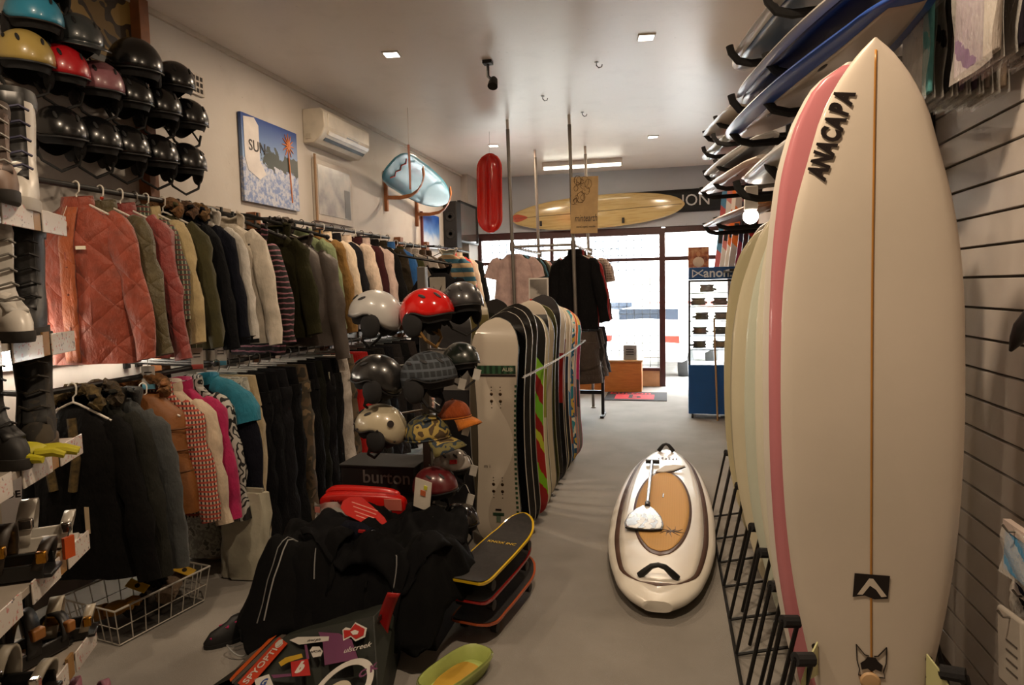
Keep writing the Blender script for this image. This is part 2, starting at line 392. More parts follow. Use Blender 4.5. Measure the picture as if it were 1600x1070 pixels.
# ------------------------------------------------------------------ outside the shop front
struct(MB().box((0, 30, -0.12), (80, 36, 0.1)), 'ground_outside', plain('8f8b85', 0.9))
bd = thing('street_building', 'pale building across the street seen through the shop window', 'building', (-2, 27, 0))
MB().box((0, 2, 4), (44, 4, 8.3)).obj('wall', plain('d8d4cc', 0.8), bd)
for i in range(9):
    w_ = MB().box((-16+i*4, -0.02, 3.0), (2.2, 0.1, 1.4)).obj('shop_window', plain('6a7078', 0.3), bd)
MB().box((0, -0.6, 2.1), (44, 1.2, 0.12)).obj('awning', plain('c7b7ae', 0.6), bd)
MB().box((0, -0.05, 1.0), (44, 0.1, 0.25)).obj('red_band', plain('b5524a', 0.6), bd)
def make_car(label, loc, rz, paint, glassc='2b3038'):
    t = thing('car', label, 'car', loc, (0, 0, rz))
    prof = [(-2.1, 0.35), (-2.15, 0.7), (-2.05, 0.95), (-1.5, 1.0), (-1.05, 1.38), (0.3, 1.42), (1.0, 1.0), (1.9, 0.85), (2.1, 0.55), (2.05, 0.3)]
    rings = []
    for x in (-0.86, -0.8, -0.62, 0, 0.62, 0.8, 0.86):
        k = 1-0.10*(abs(x)/0.86)**3
        rings.append([(x, y, 0.3+(z-0.3)*k) for y, z in prof])
    MB().loft(rings).obj('body', gloss(paint), t)
    MB().box((0, -1.32, 1.19), (1.25, 0.02, 0.30), Matrix.Translation((0, 0.0, 0))).obj('rear_window', gloss(glassc), t, rot=(0, 0, 0))
    for s in (-1, 1):
        MB().box((s*0.68, -2.11, 0.78), (0.32, 0.05, 0.16)).obj('tail_light', gloss('c33a30'), t, bevel=0.02)
        for y in (-1.35, 1.35):
            w = MB().lathe([(0.1, -0.1), (0.31, -0.1), (0.33, 0), (0.31, 0.1), (0.1, 0.1)], 20, Matrix.Translation((s*0.78, y, 0.22)) @ Matrix.Rotation(PI/2, 4, 'Y')).obj('wheel', plain('1a1a1a', 0.7), t)
    MB().box((0, -2.14, 0.72), (0.5, 0.02, 0.12)).obj('number_plate', plain('d6d2c0', 0.5), t)
    MB().box((0, -2.13, 0.45), (1.5, 0.06, 0.16)).obj('bumper', gloss(shade(paint, 0.8)), t, bevel=0.02)
    return t
make_car('silver car parked outside, seen from behind through the window', (-1.6, 21.6, -0.07), R(-4), '9aa0a8')
make_car('white car parked at the kerb close to the shop window', (-0.1, 15.4, -0.07), R(-14), 'd8d8d6')
# ================================================================== surfboards
SHORT = [(0, 0.20), (0.03, 0.40), (0.10, 0.58), (0.17, 0.72), (0.25, 0.85), (0.33, 0.935), (0.45, 0.995), (0.58, 1.0), (0.70, 0.955), (0.79, 0.84), (0.86, 0.68), (0.92, 0.52), (0.965, 0.30), (0.99, 0.12), (1.0, 0.02)]
ROUND = [(0, 0.25), (0.03, 0.48), (0.10, 0.66), (0.20, 0.83), (0.35, 0.96), (0.50, 1.0), (0.65, 0.99), (0.78, 0.92), (0.87, 0.80), (0.94, 0.58), (0.98, 0.33), (1.0, 0.04)]
_ol = {}
def outline(tab):
    k = id(tab)
    if k not in _ol: xs = smooth_tab(tab, 200); _ol[k] = (np.array([p[0] for p in xs]), np.array([p[1] for p in xs]))
    return _ol[k]
def board_rings(L, Wd, T, tab, nose=0.10, tail=0.04, n=20, seg=44, inset=1.0, lift=0.0, t0=0.0, t1=1.0, half=None, powr=2.6):
    """rings of a board standing on its tail: width along x, deck towards -y, length along z"""
    rings = []
    tx, ty = outline(tab)
    for i in range(seg+1):
        u = i/seg; u = t0+(t1-t0)*(0.5-0.5*math.cos(PI*u)) if (t0 == 0 and t1 == 1) else t0+(t1-t0)*u
        w = max(float(np.interp(u, tx, ty)), 0.012)*Wd/2*inset
        th = T/2*min(1.0, 0.25+1.0*math.sqrt(max(0.0, math.sin(PI*min(max(u*0.97+0.015, 0), 1)))))
        rk = -nose*max(0, (u-0.55)/0.45)**2.3 - tail*max(0, (0.3-u)/0.3)**2
        ring = []
        for k in range(n):
            a = 2*PI*k/n; c, s = math.cos(a), math.sin(a)
            px = w*math.copysign(abs(c)**(2/powr), c); py = th*math.copysign(abs(s)**(2/2.2), s)
            ring.append((px, py+rk, u*L))
        rings.append(ring)
    return rings
def deck_y(L, Wd, T, tab, x, z, nose=0.10, tail=0.04, powr=2.6, sign=-1):
    """deck surface depth at width x and length z"""
    u = z/L; w = max(float(np.interp(u, *outline(tab))), 0.012)*Wd/2
    th = T/2*min(1.0, 0.25+1.0*math.sqrt(max(0.0, math.sin(PI*min(max(u*0.97+0.015, 0), 1)))))
    rk = -nose*max(0, (u-0.55)/0.45)**2.3 - tail*max(0, (0.3-u)/0.3)**2
    q = max(0.0, 1-min(1.0, abs(x)/w)**powr)
    return sign*th*q**(1/2.2)+rk
def deck_patch(poly2, nz, L, Wd, T, tab, off=0.0015, **k):
    """thin patch between left(z), right(z) lying on the deck"""
    z0, z1, fl, fr, nx = poly2; sg = k.get('sign', -1)
    def fn(u, v):
        z = z0+(z1-z0)*v; x = fl(z)+(fr(z)-fl(z))*u
        return (x, deck_y(L, Wd, T, tab, x, z, **k)+sg*off, z)
    return MB().grid(fn, nx, nz)
def foam(c): return plain(c, 0.30, 0, 0.25, 0.03, 1.5)
def make_board(name, label, cat, L, Wd, T, tab, mat, loc=(0, 0, 0), M=None, nose=0.10, tail=0.04, stringer=None, sw=0.006, group=None, fins=None, seg=44):
    t = thing(name, label, cat, (0, 0, 0), group=group)
    t.matrix_world = M if M is not None else Matrix.Translation(loc)
    MB().loft(board_rings(L, Wd, T, tab, nose, tail, seg=seg)).obj('board_body', mat, t, smooth=60)
    if stringer:
        deck_patch((0.01*L, 0.985*L, lambda z: -sw/2, lambda z: sw/2, 1), 60, L, Wd, T, tab, 0.001, nose=nose, tail=tail).obj('stringer', plain(stringer, 0.3), t, solid=0.0012)
        deck_patch((0.01*L, 0.985*L, lambda z: -sw/2, lambda z: sw/2, 1), 60, L, Wd, T, tab, 0.001, nose=nose, tail=tail, sign=1).obj('stringer', plain(stringer, 0.3), t, solid=0.0012)
    return t
# --- the big white board in front
AL, AW, AT = 2.425, 0.548, 0.064
AM = Matrix.Translation((0.668, 2.42, 0.065)) @ Matrix.Rotation(R(-0.9), 4, 'Y') @ Matrix.Rotation(R(-4), 4, 'Z')
an = make_board('surfboard', 'large off-white surfboard with orange stringer and black vertical lettering, nearest on the right', 'surfboard', AL, AW, AT, SHORT, foam('d2c7b8'), M=AM, nose=0.06, tail=0.05, stringer='b07c3a', sw=0.007)
K = dict(nose=0.06, tail=0.05)
INK = plain('1c1413', 0.35)
def on_deck(x, z, ang=0, L=AL, Wd=AW, T=AT, tab=SHORT, off=0.002, k=K):
    y = deck_y(L, Wd, T, tab, x, z, **k); e = 0.01
    nx = (deck_y(L, Wd, T, tab, x+e, z, **k)-deck_y(L, Wd, T, tab, x-e, z, **k))/(2*e); nz = (deck_y(L, Wd, T, tab, x, z+e, **k)-deck_y(L, Wd, T, tab, x, z-e, **k))/(2*e)
    nrm = Vector((nx, -1, nz)).normalized()
    d = Vector((math.cos(ang), 0, math.sin(ang))); m = basis((x, y, z), d, nrm); return m @ Matrix.Translation((0, 0, off))
for i, ch in enumerate('ANACAPA'):
    u = i/6.0; x = -0.160+0.074*u; z = 2.03+0.225*u
    text('lettering', ch, 0.080, INK, an, on_deck(x, z+0.0, R(72)), bold=0.0042, shear=0.25, sx=0.66)
# logo panel with an A shape
lg = on_deck(0.0, 0.655)
MB().prism([(-0.056, -0.038), (-0.02, -0.030), (0.01, -0.040), (0.05, -0.034), (0.056, 0.044), (-0.050, 0.044)], 0.0, 0.001).obj('logo_panel', INK, an).matrix_local = lg
MB().prism([(-0.042, -0.028), (-0.006, 0.030), (0.006, 0.030), (0.046, -0.026), (0.03, -0.030), (0.014, -0.006), (-0.004, 0.006), (-0.026, -0.027)], 0.001, 0.0022).obj('logo_letter', foam('d2c7b8'), an).matrix_local = lg
# small winged animal-face mark near the tail
mk = on_deck(0.0, 0.40)
g = MB()
for s in (-1, 1):
    pts = [(s*0.046, 0.05), (s*0.046, -0.045), (s*0.012, -0.05)]
    g.tube([(s*0.046, 0.055, 0), (s*0.02, 0.022, 0), (s*0.008, 0.02, 0)], 0.002, 4); g.tube([(s*0.046, 0.055, 0), (s*0.044, 0.0, 0), (s*0.036, -0.03, 0), (s*0.04, -0.05, 0), (s*0.015, -0.05, 0)], 0.002, 4)
g.obj('mark_outline', INK, an).matrix_local = mk
MB().prism([(-0.03, -0.03), (-0.034, -0.008), (-0.02, 0.004), (-0.012, 0.016), (0.012, 0.016), (0.02, 0.004), (0.034, -0.008), (0.03, -0.03), (0.012, -0.024), (0, -0.034), (-0.012, -0.024)], 0, 0.001).obj('mark_face', INK, an).matrix_local = mk
MB().lathe([(0.030, 0), (0.032, 0.004), (0.026, 0.010), (0.01, 0.012)], 20).obj('round_badge', plain('c9a579', 0.5), an).matrix_local = on_deck(-0.005, 0.335, off=0.003)
for s in (-1, 1):   # side fins with their plugs
    m = on_deck(s*0.165, 0.33)
    fin = [(-0.055, 0.0), (0.065, 0.0), (0.03, 0.06), (-0.03, 0.115), (-0.06, 0.125), (-0.045, 0.06)]
    f = MB().prism([(p[0], p[1]) for p in fin], -0.003, 0.003).obj('fin', foam('c6c58f'), an, bevel=0.001)
    f.matrix_local = m @ Matrix(((0, 0, 1, 0), (1, 0, 0, 0.05), (0, 1, 0, 0), (0, 0, 0, 1))) @ Matrix.Rotation(R(s*8), 4, 'X')
    for dz in (0.035, 0.095): MB().lathe([(0.011, 0), (0.011, 0.002)], 14).obj('fin_plug', INK, an).matrix_local = on_deck(s*0.172, 0.33+dz)
# --- pink board behind it
PL, PW, PT = 2.44, 0.56, 0.066
PM = Matrix.Translation((0.640, 2.70, 0.065)) @ Matrix.Rotation(R(-0.5), 4, 'Y')
pk = make_board('surfboard', 'white-railed surfboard with pink deck, second behind the large off-white one', 'surfboard', PL, PW, PT, ROUND, foam('d6cfc4'), M=PM, nose=0.06, tail=0.05)
def _w(z, L=PL, Wd=PW, f=0.93): return float(np.interp(z/L, *outline(ROUND)))*Wd/2*f
deck_patch((0.02*PL, 0.996*PL, lambda z: -_w(z), lambda z: _w(z), 14), 60, PL, PW, PT, ROUND, 0.001, **K).obj('pink_deck', foam('c27a80'), pk, solid=0.001)
pale = [('pale cream surfboard wedged third in the floor rack, just left of the pink one', 'd5d0bd', 0.640, 3.02, 2.36, 0.56),
        ('faint green-white surfboard fourth in the floor rack', 'c8cdbc', 0.635, 3.38, 2.15, 0.56),
        ('ivory surfboard fifth in the floor rack', 'd6cdb2', 0.61, 3.78, 2.10, 0.56)]
for lab, c, x, y, L, wd in pale:
    make_board('surfboard', lab, 'surfboard', L, wd, 0.064, SHORT, foam(c), M=Matrix.Translation((x, y, 0.065)), nose=0.05, tail=0.04, stringer='b9a87c', group='surfboards standing in the floor rack')
make_board('surfboard', 'grey-beige surfboard with a darker edge, sixth in the floor rack', 'surfboard', 2.02, 0.56, 0.066, SHORT, foam('aaa38c'), M=Matrix.Translation((0.63, 4.12, 0.065)), nose=0.05, group='surfboards standing in the floor rack')
lb = make_board('surfboard', 'cream round-nosed surfboard with a red centre line, farthest in the floor rack', 'surfboard', 2.04, 0.60, 0.07, ROUND, foam('c8c09c'), M=Matrix.Translation((0.645, 4.50, 0.065)), nose=0.04, stringer='a5604a', sw=0.004, group='surfboards standing in the floor rack')
make_board('surfboard', 'white surfboard with purple spots on its nose, behind the cream round-nosed one', 'surfboard', 2.12, 0.56, 0.066, ROUND, foam('d9d4cf'), M=Matrix.Translation((0.72, 4.95, 0.065)), nose=0.04, group='surfboards standing in the floor rack')
# --- floor rack: wire loops with foam pads
rk = thing('surfboard_floor_rack', 'black wire floor rack with foam pads holding the standing surfboards', 'rack', (0.0, 0, 0))
M_WIRE = plain('0f0e0e', 0.45, 0.2); M_PAD = plain('1d1c1d', 0.9, bump=0.3, scale=30)
HOOKY = [2.30, 2.56, 2.86, 3.22, 3.56, 3.95, 4.30, 4.70, 5.15]
for i, y in enumerate(HOOKY):
    for side, (xa, xb, xf) in enumerate(((0.405, 0.465, 0.30), (0.91, 0.85, 1.02))):
        MB().tube([(xf, y-0.05, 0.012), (xa, y, 0.49)], 0.0085, 6).tube([(xf+(xb-xa)*1.2, y+0.05, 0.012), (xb, y+0.03, 0.48)], 0.0085, 6).tube([(xa, y, 0.49), (xb, y+0.03, 0.48)], 0.0085, 6).obj('wire_loop', M_WIRE, rk)
        MB().tube([(xa, y, 0.49), (xb, y+0.03, 0.48)], 0.024, 10).obj('foam_pad', M_PAD, rk)
    MB().tube([(0.30, y-0.05, 0.012), (0.66, y+0.05, 0.05), (1.02, y-0.05, 0.012)], 0.008, 6).obj('cross_wire', M_WIRE, rk)
for x in (0.30, 1.02): MB().tube([(x, HOOKY[0]-0.15, 0.012), (x, HOOKY[-1]+0.1, 0.012)], 0.009, 6).obj('floor_bar', M_WIRE, rk)
# --- boards lying on wall arms
def lying(label, tip, yaw, L, Wd, T, mat, under=None, tab=SHORT, roll=0, name='surfboard', stringer=None, pitch=0, slots=0):
    d = Vector((-math.sin(R(yaw))*math.cos(R(pitch)), math.cos(R(yaw))*math.cos(R(pitch)), math.sin(R(pitch))))   # tail -> nose, along +Y
    Mx = basis(Vector(tip)-d*L, (math.cos(R(roll)), 0, math.sin(R(roll))), d)        # local x across, local z length; local -y = up or down
    t = make_board(name, label, 'surfboard', L, Wd, T, tab, mat, M=Mx, nose=0.05, tail=0.02, stringer=stringer, group='surfboards lying on wall arms', seg=36)
    k = dict(nose=0.05, tail=0.02)
    def wf(z, f): return float(np.interp(z/L, *outline(tab)))*Wd/2*f
    for c, z0, z1, f in (under or []):
        deck_patch((z0*L, z1*L, lambda z: -wf(z, f), lambda z: wf(z, f), 8), 30, L, Wd, T, tab, 0.001, sign=1, **k).obj('base_colour', foam(c), t, solid=0.001)
    for i in range(slots):
        for s in (-1, 1):
            zz = (0.25+0.32*i)*L; MB().ball((s*0.1, deck_y(L, Wd, T, tab, s*0.1, zz, sign=1, **k), zz), (0.012, 0.006, 0.05), 10, 6).obj('fin_slot', INK, t)
    return t
lying('white-railed surfboard with slate-blue base, topmost of the near wall stack', (0.50, 4.85, 3.12), 9, 2.1, 0.46, 0.065, foam('b9b4ac'), [('33506e', 0.05, 0.93, 0.8)], roll=9)
lying('white-railed surfboard with deep navy base on the near wall arms', (0.52, 4.62, 2.84), 9, 2.3, 0.52, 0.065, foam('c4bfb8'), [('10163a', 0.03, 0.95, 0.84)], roll=9)
lying('blue and white surfboard with dark fin slots on the near wall arms', (0.47, 4.78, 2.66), 8, 2.3, 0.50, 0.06, foam('2d4f9e'), [('b3a597', 0.03, 0.90, 0.62)], roll=9, slots=2)
lying('silver-grey round-nosed surfboard, lowest of the near wall stack', (0.60, 4.55, 2.36), 3, 1.75, 0.42, 0.10, foam('a7a29a'), None, ROUND, roll=6)
lying('small white surfboard with a lilac patch just above the wall bulb', (0.60, 4.75, 2.42), 9, 0.9, 0.40, 0.05, foam('cfc5c6'), [('a58ea0', 0.1, 0.8, 0.5)], ROUND, roll=9)
lying('brown-grey surfboard with dark plugs, topmost of the far wall stack', (0.50, 7.75, 3.30), 8, 1.9, 0.48, 0.055, foam('9c8f84'), None, ROUND, roll=9, slots=2)
lying('pale green-tinted surfboard under the topmost one of the far wall stack', (0.49, 8.2, 3.14), 8, 2.1, 0.48, 0.055, foam('bdb9a6'), [('6d6a72', 0.05, 0.9, 0.6)], SHORT, roll=9)
lying('grey-blue surfboard in the middle of the far wall stack', (0.50, 7.9, 2.90), 7, 2.2, 0.48, 0.055, foam('9fa0a0'), [('4e545c', 0.05, 0.9, 0.6)], SHORT, roll=9)
lying('white and mauve fish surfboard low in the far wall stack', (0.48, 8.0, 2.74), 7, 2.2, 0.50, 0.06, foam('c8bfb6'), [('a7948c', 0.05, 0.88, 0.62)], ROUND, roll=9, slots=2)
lying('varnished brown wooden surfboard with white nose, lowest of the far wall stack', (0.49, 7.6, 2.36), 7, 2.0, 0.48, 0.06, plain('7a4c24', 0.3, 0, 0.3, 0.15, 5), [('c9c2b6', 0.90, 0.985, 0.9), ('70431c', 0.04, 0.88, 0.80)], SHORT, roll=9)
def arm(rackt, y, z, x0):
    MB().tube([(XR-0.02, y, z), (x0+0.10, y, z-0.02), (x0+0.03, y, z), (x0-0.01, y, z+0.05), (x0-0.02, y, z+0.09)], 0.022, 10).obj('padded_arm', M_PAD, rackt)
for lab, ys, zs, xo in (('black padded wall arms carrying the near stack of surfboards', (3.55, 4.25), ((3.04, 0.32, 0.43), (2.76, 0.33, 0.43), (2.58, 0.33, 0.42), (2.26, 0.36, 0.44)), 0),
                        ('black padded wall arms carrying the far stack of surfboards', (6.75, 7.35), ((3.23, 0.33, 0.40), (3.07, 0.32, 0.38), (2.83, 0.33, 0.40), (2.66, 0.30, 0.38), (2.29, 0.33, 0.40)), 0)):
    rt = thing('board_rack', lab, 'rack', (0, 0, 0))
    for i, y in enumerate(ys):
        MB().box((XR-0.03, y, (zs[0][0]+zs[-1][0])/2), (0.05, 0.06, zs[0][0]-zs[-1][0]+0.4)).obj('upright', BLACK, rt, bevel=0.004)
        for z, xn, xf in zs: arm(rt, y, z, xf+0.05 if i == 0 else xn+0.05)
# beige box high on the right at the top edge
bx_ = thing('beige_box', 'beige box fixed high on the right wall above the surfboards', 'box', (0.62, 3.95, 3.42))
MB().box((0.2, 0, 0.1), (0.62, 0.3, 0.22)).obj('casing', plain('cbbda9', 0.5), bx_, bevel=0.01)
MB().box((0.2, -0.152, 0.05), (0.5, 0.01, 0.02)).obj('slot', plain('8d8070', 0.5), bx_)
# ================================================================== stand-up paddle board on the floor
SUPT = [(0, 0.22), (0.015, 0.36), (0.05, 0.55), (0.12, 0.74), (0.22, 0.90), (0.35, 0.98), (0.47, 1.0), (0.60, 0.97), (0.72, 0.89), (0.83, 0.75), (0.91, 0.56), (0.96, 0.38), (0.99, 0.20), (1.0, 0.06)]
SL, SW, ST = 3.22, 0.72, 0.13
SM = Matrix.Translation((-0.065, 3.46, 0.072)) @ Matrix(((1, 0, 0, 0), (0, 0, 1, 0), (0, -1, 0, 0), (0, 0, 0, 1))) @ Matrix.Rotation(R(0.6), 4, 'Y')
sup = thing('paddle_board', 'white stand-up paddle board with tan oval pad and brown border lying on the carpet', 'paddle board'); sup.matrix_world = SM
MB().loft(board_rings(SL, SW, ST, SUPT, 0.03, 0.0, n=28, seg=60, powr=3.2)).obj('hull', foam('d8d2c6'), sup, smooth=60)
SK = dict(nose=0.03, tail=0.0, powr=3.2)
def sw_(z, f):
    a_ = min(1.0, max(0.0, (z/SL-0.045)/0.07), max(0.0, (0.955-z/SL)/0.05)); return float(np.interp(z/SL, *outline(SUPT)))*SW/2*f*math.sqrt(1-(1-a_)**2)+1e-4
M_BROWN = plain('5a4238', 0.5)
deck_patch((0.045*SL, 0.955*SL, lambda z: -sw_(z, 0.87), lambda z: sw_(z, 0.87), 14), 60, SL, SW, ST, SUPT, 0.001, **SK).obj('border_band', M_BROWN, sup, solid=0.001)
deck_patch((0.058*SL, 0.942*SL, lambda z: -sw_(z, 0.78), lambda z: sw_(z, 0.78), 14), 60, SL, SW, ST, SUPT, 0.003, **SK).obj('deck_panel', foam('d6cfc4'), sup, solid=0.002)
def oval(z, a, c=0.45, h=0.29): return a*math.sqrt(max(0.0, 1-((z/SL-c)/h)**2))
deck_patch(((0.45-0.29)*SL, (0.45+0.29)*SL, lambda z: -oval(z, 0.205)-1e-4, lambda z: oval(z, 0.205)+1e-4, 12), 50, SL, SW, ST, SUPT, 0.006, **SK).obj('pad_border', M_BROWN, sup, solid=0.002)
def pad_mat():
    t = NT('grooved_tan_foam'); v = t.coord(); x, y, z = t.sep(v)
    f = t.math('LESS_THAN', t.math('FRACT', t.math('MULTIPLY', x, 60)), 0.15); c = t.mix(t.math('MULTIPLY', f, 0.25), 'bd9152', '9c7540'); t.set(c, 0.8); return t.m
deck_patch(((0.45-0.273)*SL, (0.45+0.273)*SL, lambda z: -oval(z, 0.188, h=0.273)-1e-4, lambda z: oval(z, 0.188, h=0.273)+1e-4, 12), 50, SL, SW, ST, SUPT, 0.009, **SK).obj('traction_pad', pad_mat(), sup, solid=0.002)
def sup_at(x, z, off=0.012, ang=0): return on_deck(x, z, ang, SL, SW, ST, SUPT, off, SK)
for z in (0.075*SL, 0.965*SL):
    w = 0.105 if z < 1 else 0.07
    y = deck_y(SL, SW, ST, SUPT, 0, z, **SK)
    h = MB().tube([(-w, y-0.004, z), (-w*0.72, y-0.03, z), (-w*0.35, y-0.065, z), (0, y-0.075, z), (w*0.35, y-0.065, z), (w*0.72, y-0.03, z), (w, y-0.004, z)], [0.02, 0.02, 0.016, 0.014, 0.016, 0.02, 0.02], 10).obj('carry_handle', BLACK, sup)
MB().box((0, deck_y(SL, SW, ST, SUPT, 0, 0.52*SL, **SK)-0.011, 0.52*SL), (0.010, 0.004, 0.10)).obj('grip_slot', INK, sup, bevel=0.002)
for i, (w, h) in enumerate(((0.012, 0.05), (0.02, 0.07), (0.02, 0.045), (0.02, 0.07), (0.02, 0.045), (0.012, 0.07))):
    MB().box((-0.06+i*0.032, deck_y(SL, SW, ST, SUPT, 0, 0.865*SL, **SK)-0.006, 0.865*SL+0.02*(i % 2)), (w, 0.003, h)).obj('logo_mark', M_BROWN, sup)
bug = MB()
for a in (20, 60, 100, 150, 200, 235, 260, 300, 340): bug.tube([(0, 0, 0), (0.05*math.cos(R(a)), 0.04*math.sin(R(a)), 0), (0.085*math.cos(R(a+12)), 0.10*math.sin(R(a+12)), 0)], [0.004, 0.003, 0.001], 4)
bug.obj('ink_splash_print', plain('4c3a30', 0.6), sup).matrix_local = sup_at(0.065, 0.285*SL, 0.011)
# paddle lying on it
def to_world(x, z, up): return SM @ Vector((x, deck_y(SL, SW, ST, SUPT, x, z, **SK)-up, z))
pd = thing('paddle', 'silver-shafted paddle with marbled white blade lying on the paddle board', 'paddle')
a, b = to_world(-0.105, 0.42*SL, 0.03), to_world(-0.115, 0.80*SL, 0.03)
MB().tube([a, b], 0.015, 12).obj('shaft', CHROME, pd)
MB().tube([b+Vector((-0.055, 0, 0)), b+Vector((0.065, 0, 0))], 0.019, 10).obj('t_grip', BLACK, pd)
MB().tube([a+Vector((0, -0.02, 0)), a+Vector((0, 0.06, 0))], 0.02, 10).obj('collar', BLACK, pd)
def marble():
    t = NT('marbled_blade'); v = t.coord((1, 1, 1)); w = t.new('ShaderNodeTexWave'); w.inputs['Scale'].default_value = 5; w.inputs['Distortion'].default_value = 14; w.inputs['Detail'].default_value = 2
    t.link(v, w.inputs[0]); t.set(t.ramp(w.outputs[1], [(0.25, '5c4a3c'), (0.42, 'b3a594'), (0.7, 'd9d3c8')]), 0.25, 0, 0.5); return t.m
bl_poly = [(-0.025, 0.0), (0.025, 0.0), (0.065, -0.08), (0.105, -0.21), (0.122, -0.36), (0.112, -0.445), (0.05, -0.47), (-0.05, -0.47), (-0.112, -0.445), (-0.122, -0.36), (-0.105, -0.21), (-0.065, -0.08)]
MB().prism([(a.x+p[0]-0.012, a.y+p[1]) for p in bl_poly], a.z-0.012, a.z+0.002).obj('blade', marble(), pd, bevel=0.004)
MB().prism([(a.x+p[0]*1.05-0.012, a.y+p[1]*1.03+0.004) for p in bl_poly], a.z-0.011, a.z-0.001).obj('blade_edge', BLACK, pd)
fn = thing('surf_fin', 'white curved fin lying across the paddle board', 'fin', to_world(0.04, 0.74*SL, 0.026), (R(18), 0, R(10)))
MB().prism([(-0.13, -0.05), (-0.06, -0.06), (0.03, -0.03), (0.14, 0.035), (0.05, 0.055), (-0.04, 0.035)], -0.008, 0.010).obj('blade', gloss('dcdad6'), fn, bevel=0.006)
MB().prism([(-0.135, -0.055), (-0.06, -0.066), (0.03, -0.036), (0.145, 0.036), (0.10, 0.04), (0.02, -0.01), (-0.06, -0.045)], -0.014, -0.006).obj('tab', INK, fn)

# ================================================================== snowboards in a row
SNOW = [(0, 0.10), (0.012, 0.42), (0.035, 0.70), (0.07, 0.90), (0.115, 1.0), (0.18, 0.97), (0.35, 0.86), (0.5, 0.83), (0.65, 0.86), (0.82, 0.97), (0.885, 1.0), (0.93, 0.90), (0.965, 0.70), (0.988, 0.42), (1.0, 0.10)]
def snow_rings(L, Wd, th, inset=0.0, y0=0.0, seg=40, t0=0.0, t1=1.0):
    rings = []
    for i in range(seg+1):
        u = 0.5-0.5*math.cos(PI*i/seg); u = t0+(t1-t0)*u
        w = max(0.02, float(np.interp(u, *outline(SNOW))))*Wd/2-inset
        k = 0.085*(max(0, (u-0.87)/0.13)**2+max(0, (0.13-u)/0.13)**2)     # turned-up tips
        rings.append([(-w, k+y0, u*L), (w, k+y0, u*L), (w, k+y0+th, u*L), (-w, k+y0+th, u*L)])
    return rings
def ramp_z(stops, L, rough=0.3, coat=0.4, jit=0.0, interp='CONSTANT', skew=0.0):
    t = NT('board_graphic'); v = t.coord(); x, y, z = t.sep(v)
    f = t.math('DIVIDE', z, L)
    if skew: f = t.math('ADD', f, t.math('MULTIPLY', x, skew))
    if jit: f = t.math('ADD', f, t.math('MULTIPLY', t.math('SUBTRACT', t.noise(v, 7, 3), 0.5), jit))
    t.set(t.ramp(f, stops, interp), rough, 0, coat); return t.m
def snowboard(label, x, y, L, Wd, mat, edge='1b1a1a', z=0.005, rx=0, edgemat=None, name='snowboard', lean=0.0):
    t = thing(name, label, 'snowboard', (x, y, z), (R(lean), 0, 0), 'snowboards standing in the row')
    MB().loft(snow_rings(L, Wd, 0.003, 0.003, -0.0035)).obj('top_sheet', mat, t, smooth=50)
    MB().loft(snow_rings(L, Wd, 0.009)).obj('core', edgemat or plain(edge, 0.35), t, smooth=50)
    return t
def holes(t, L, zc, c='5a4a38'):
    for zz in zc:
        for s in (-1, 1):
            for k, r in ((-0.055, 0.004), (-0.03, 0.004), (-0.012, 0.011), (0.035, 0.011), (0.06, 0.004), (0.08, 0.004)):
                MB().lathe([(r, 0), (r*0.7, 0.002)], 10, Matrix.Translation((s*0.030, -0.0045, zz+k)) @ Matrix.Rotation(PI/2, 4, 'X')).obj('insert', metal(c, 0.4) if r > 0.01 else plain('3a332b', 0.5), t)
L1 = 1.55
def first_graphic():
    t = NT('beige_board_graphic'); v = t.coord(); x, y, z = t.sep(v)
    w = t.math('ADD', x, t.math('MULTIPLY', t.math('SINE', t.math('MULTIPLY', z, 6.5)), 0.09))
    c = t.mix(t.math('MULTIPLY', t.math('GREATER_THAN', w, 0.02), t.math('LESS_THAN', z, 1.20)), 'c2b7a7', 'b0a494'); t.set(c, 0.35, 0, 0.3); return t.m
sb = snowboard('beige snowboard with green band, first in the row', -1.10, 4.2, L1, 0.315, first_graphic(), '15201a')
MB().box((0, -0.0065, 1.215), (0.272, 0.003, 0.055)).obj('green_band', bands('16301f', '2d5238', 26, 0, 0.5, 0.4), sb)
MB().box((0, -0.0065, 1.177), (0.272, 0.003, 0.012)).obj('band_line', INK, sb)
text('lettering', 'ALIBI', 0.034, plain('b8b09a', 0.5), sb, basis((0.085, -0.0085, 1.216), (1, 0, 0), (0, -1, 0)), depth=0.0004)
holes(sb, L1, (1.02, 0.42))
for i in range(30): MB().box((0.134-0.012*math.sin(PI*i/29), -0.0062, 0.18+i*0.032), (0.016, 0.002, 0.016)).obj('edge_print', plain('1d4028', 0.5), sb)
MB().box((0.0, -0.0065, 0.255), (0.075, 0.002, 0.02)).obj('mark', plain('26402d', 0.5), sb); MB().box((0.0, -0.0065, 0.225), (0.03, 0.002, 0.05)).obj('mark', plain('5a6a58', 0.5), sb); MB().box((0.0, -0.0065, 0.285), (0.04, 0.002, 0.012)).obj('mark', INK, sb)
text('lettering', 'm i', 0.035, plain('4d443a', 0.5), sb, basis((-0.07, -0.0065, 0.575), (1, 0, 0), (0, -1, 0)), depth=0.0004)
RED_LIME = ramp_z([(0.0, '8c1516'), (0.30, '7ab51e'), (0.37, '9c1a1a'), (0.47, 'b6c233'), (0.52, '8a1818'), (0.60, '6fb52a'), (0.70, '8c1717'), (0.8, '84c12a'), (0.9, '101010')], 1.56, skew=1.1, jit=0.10)
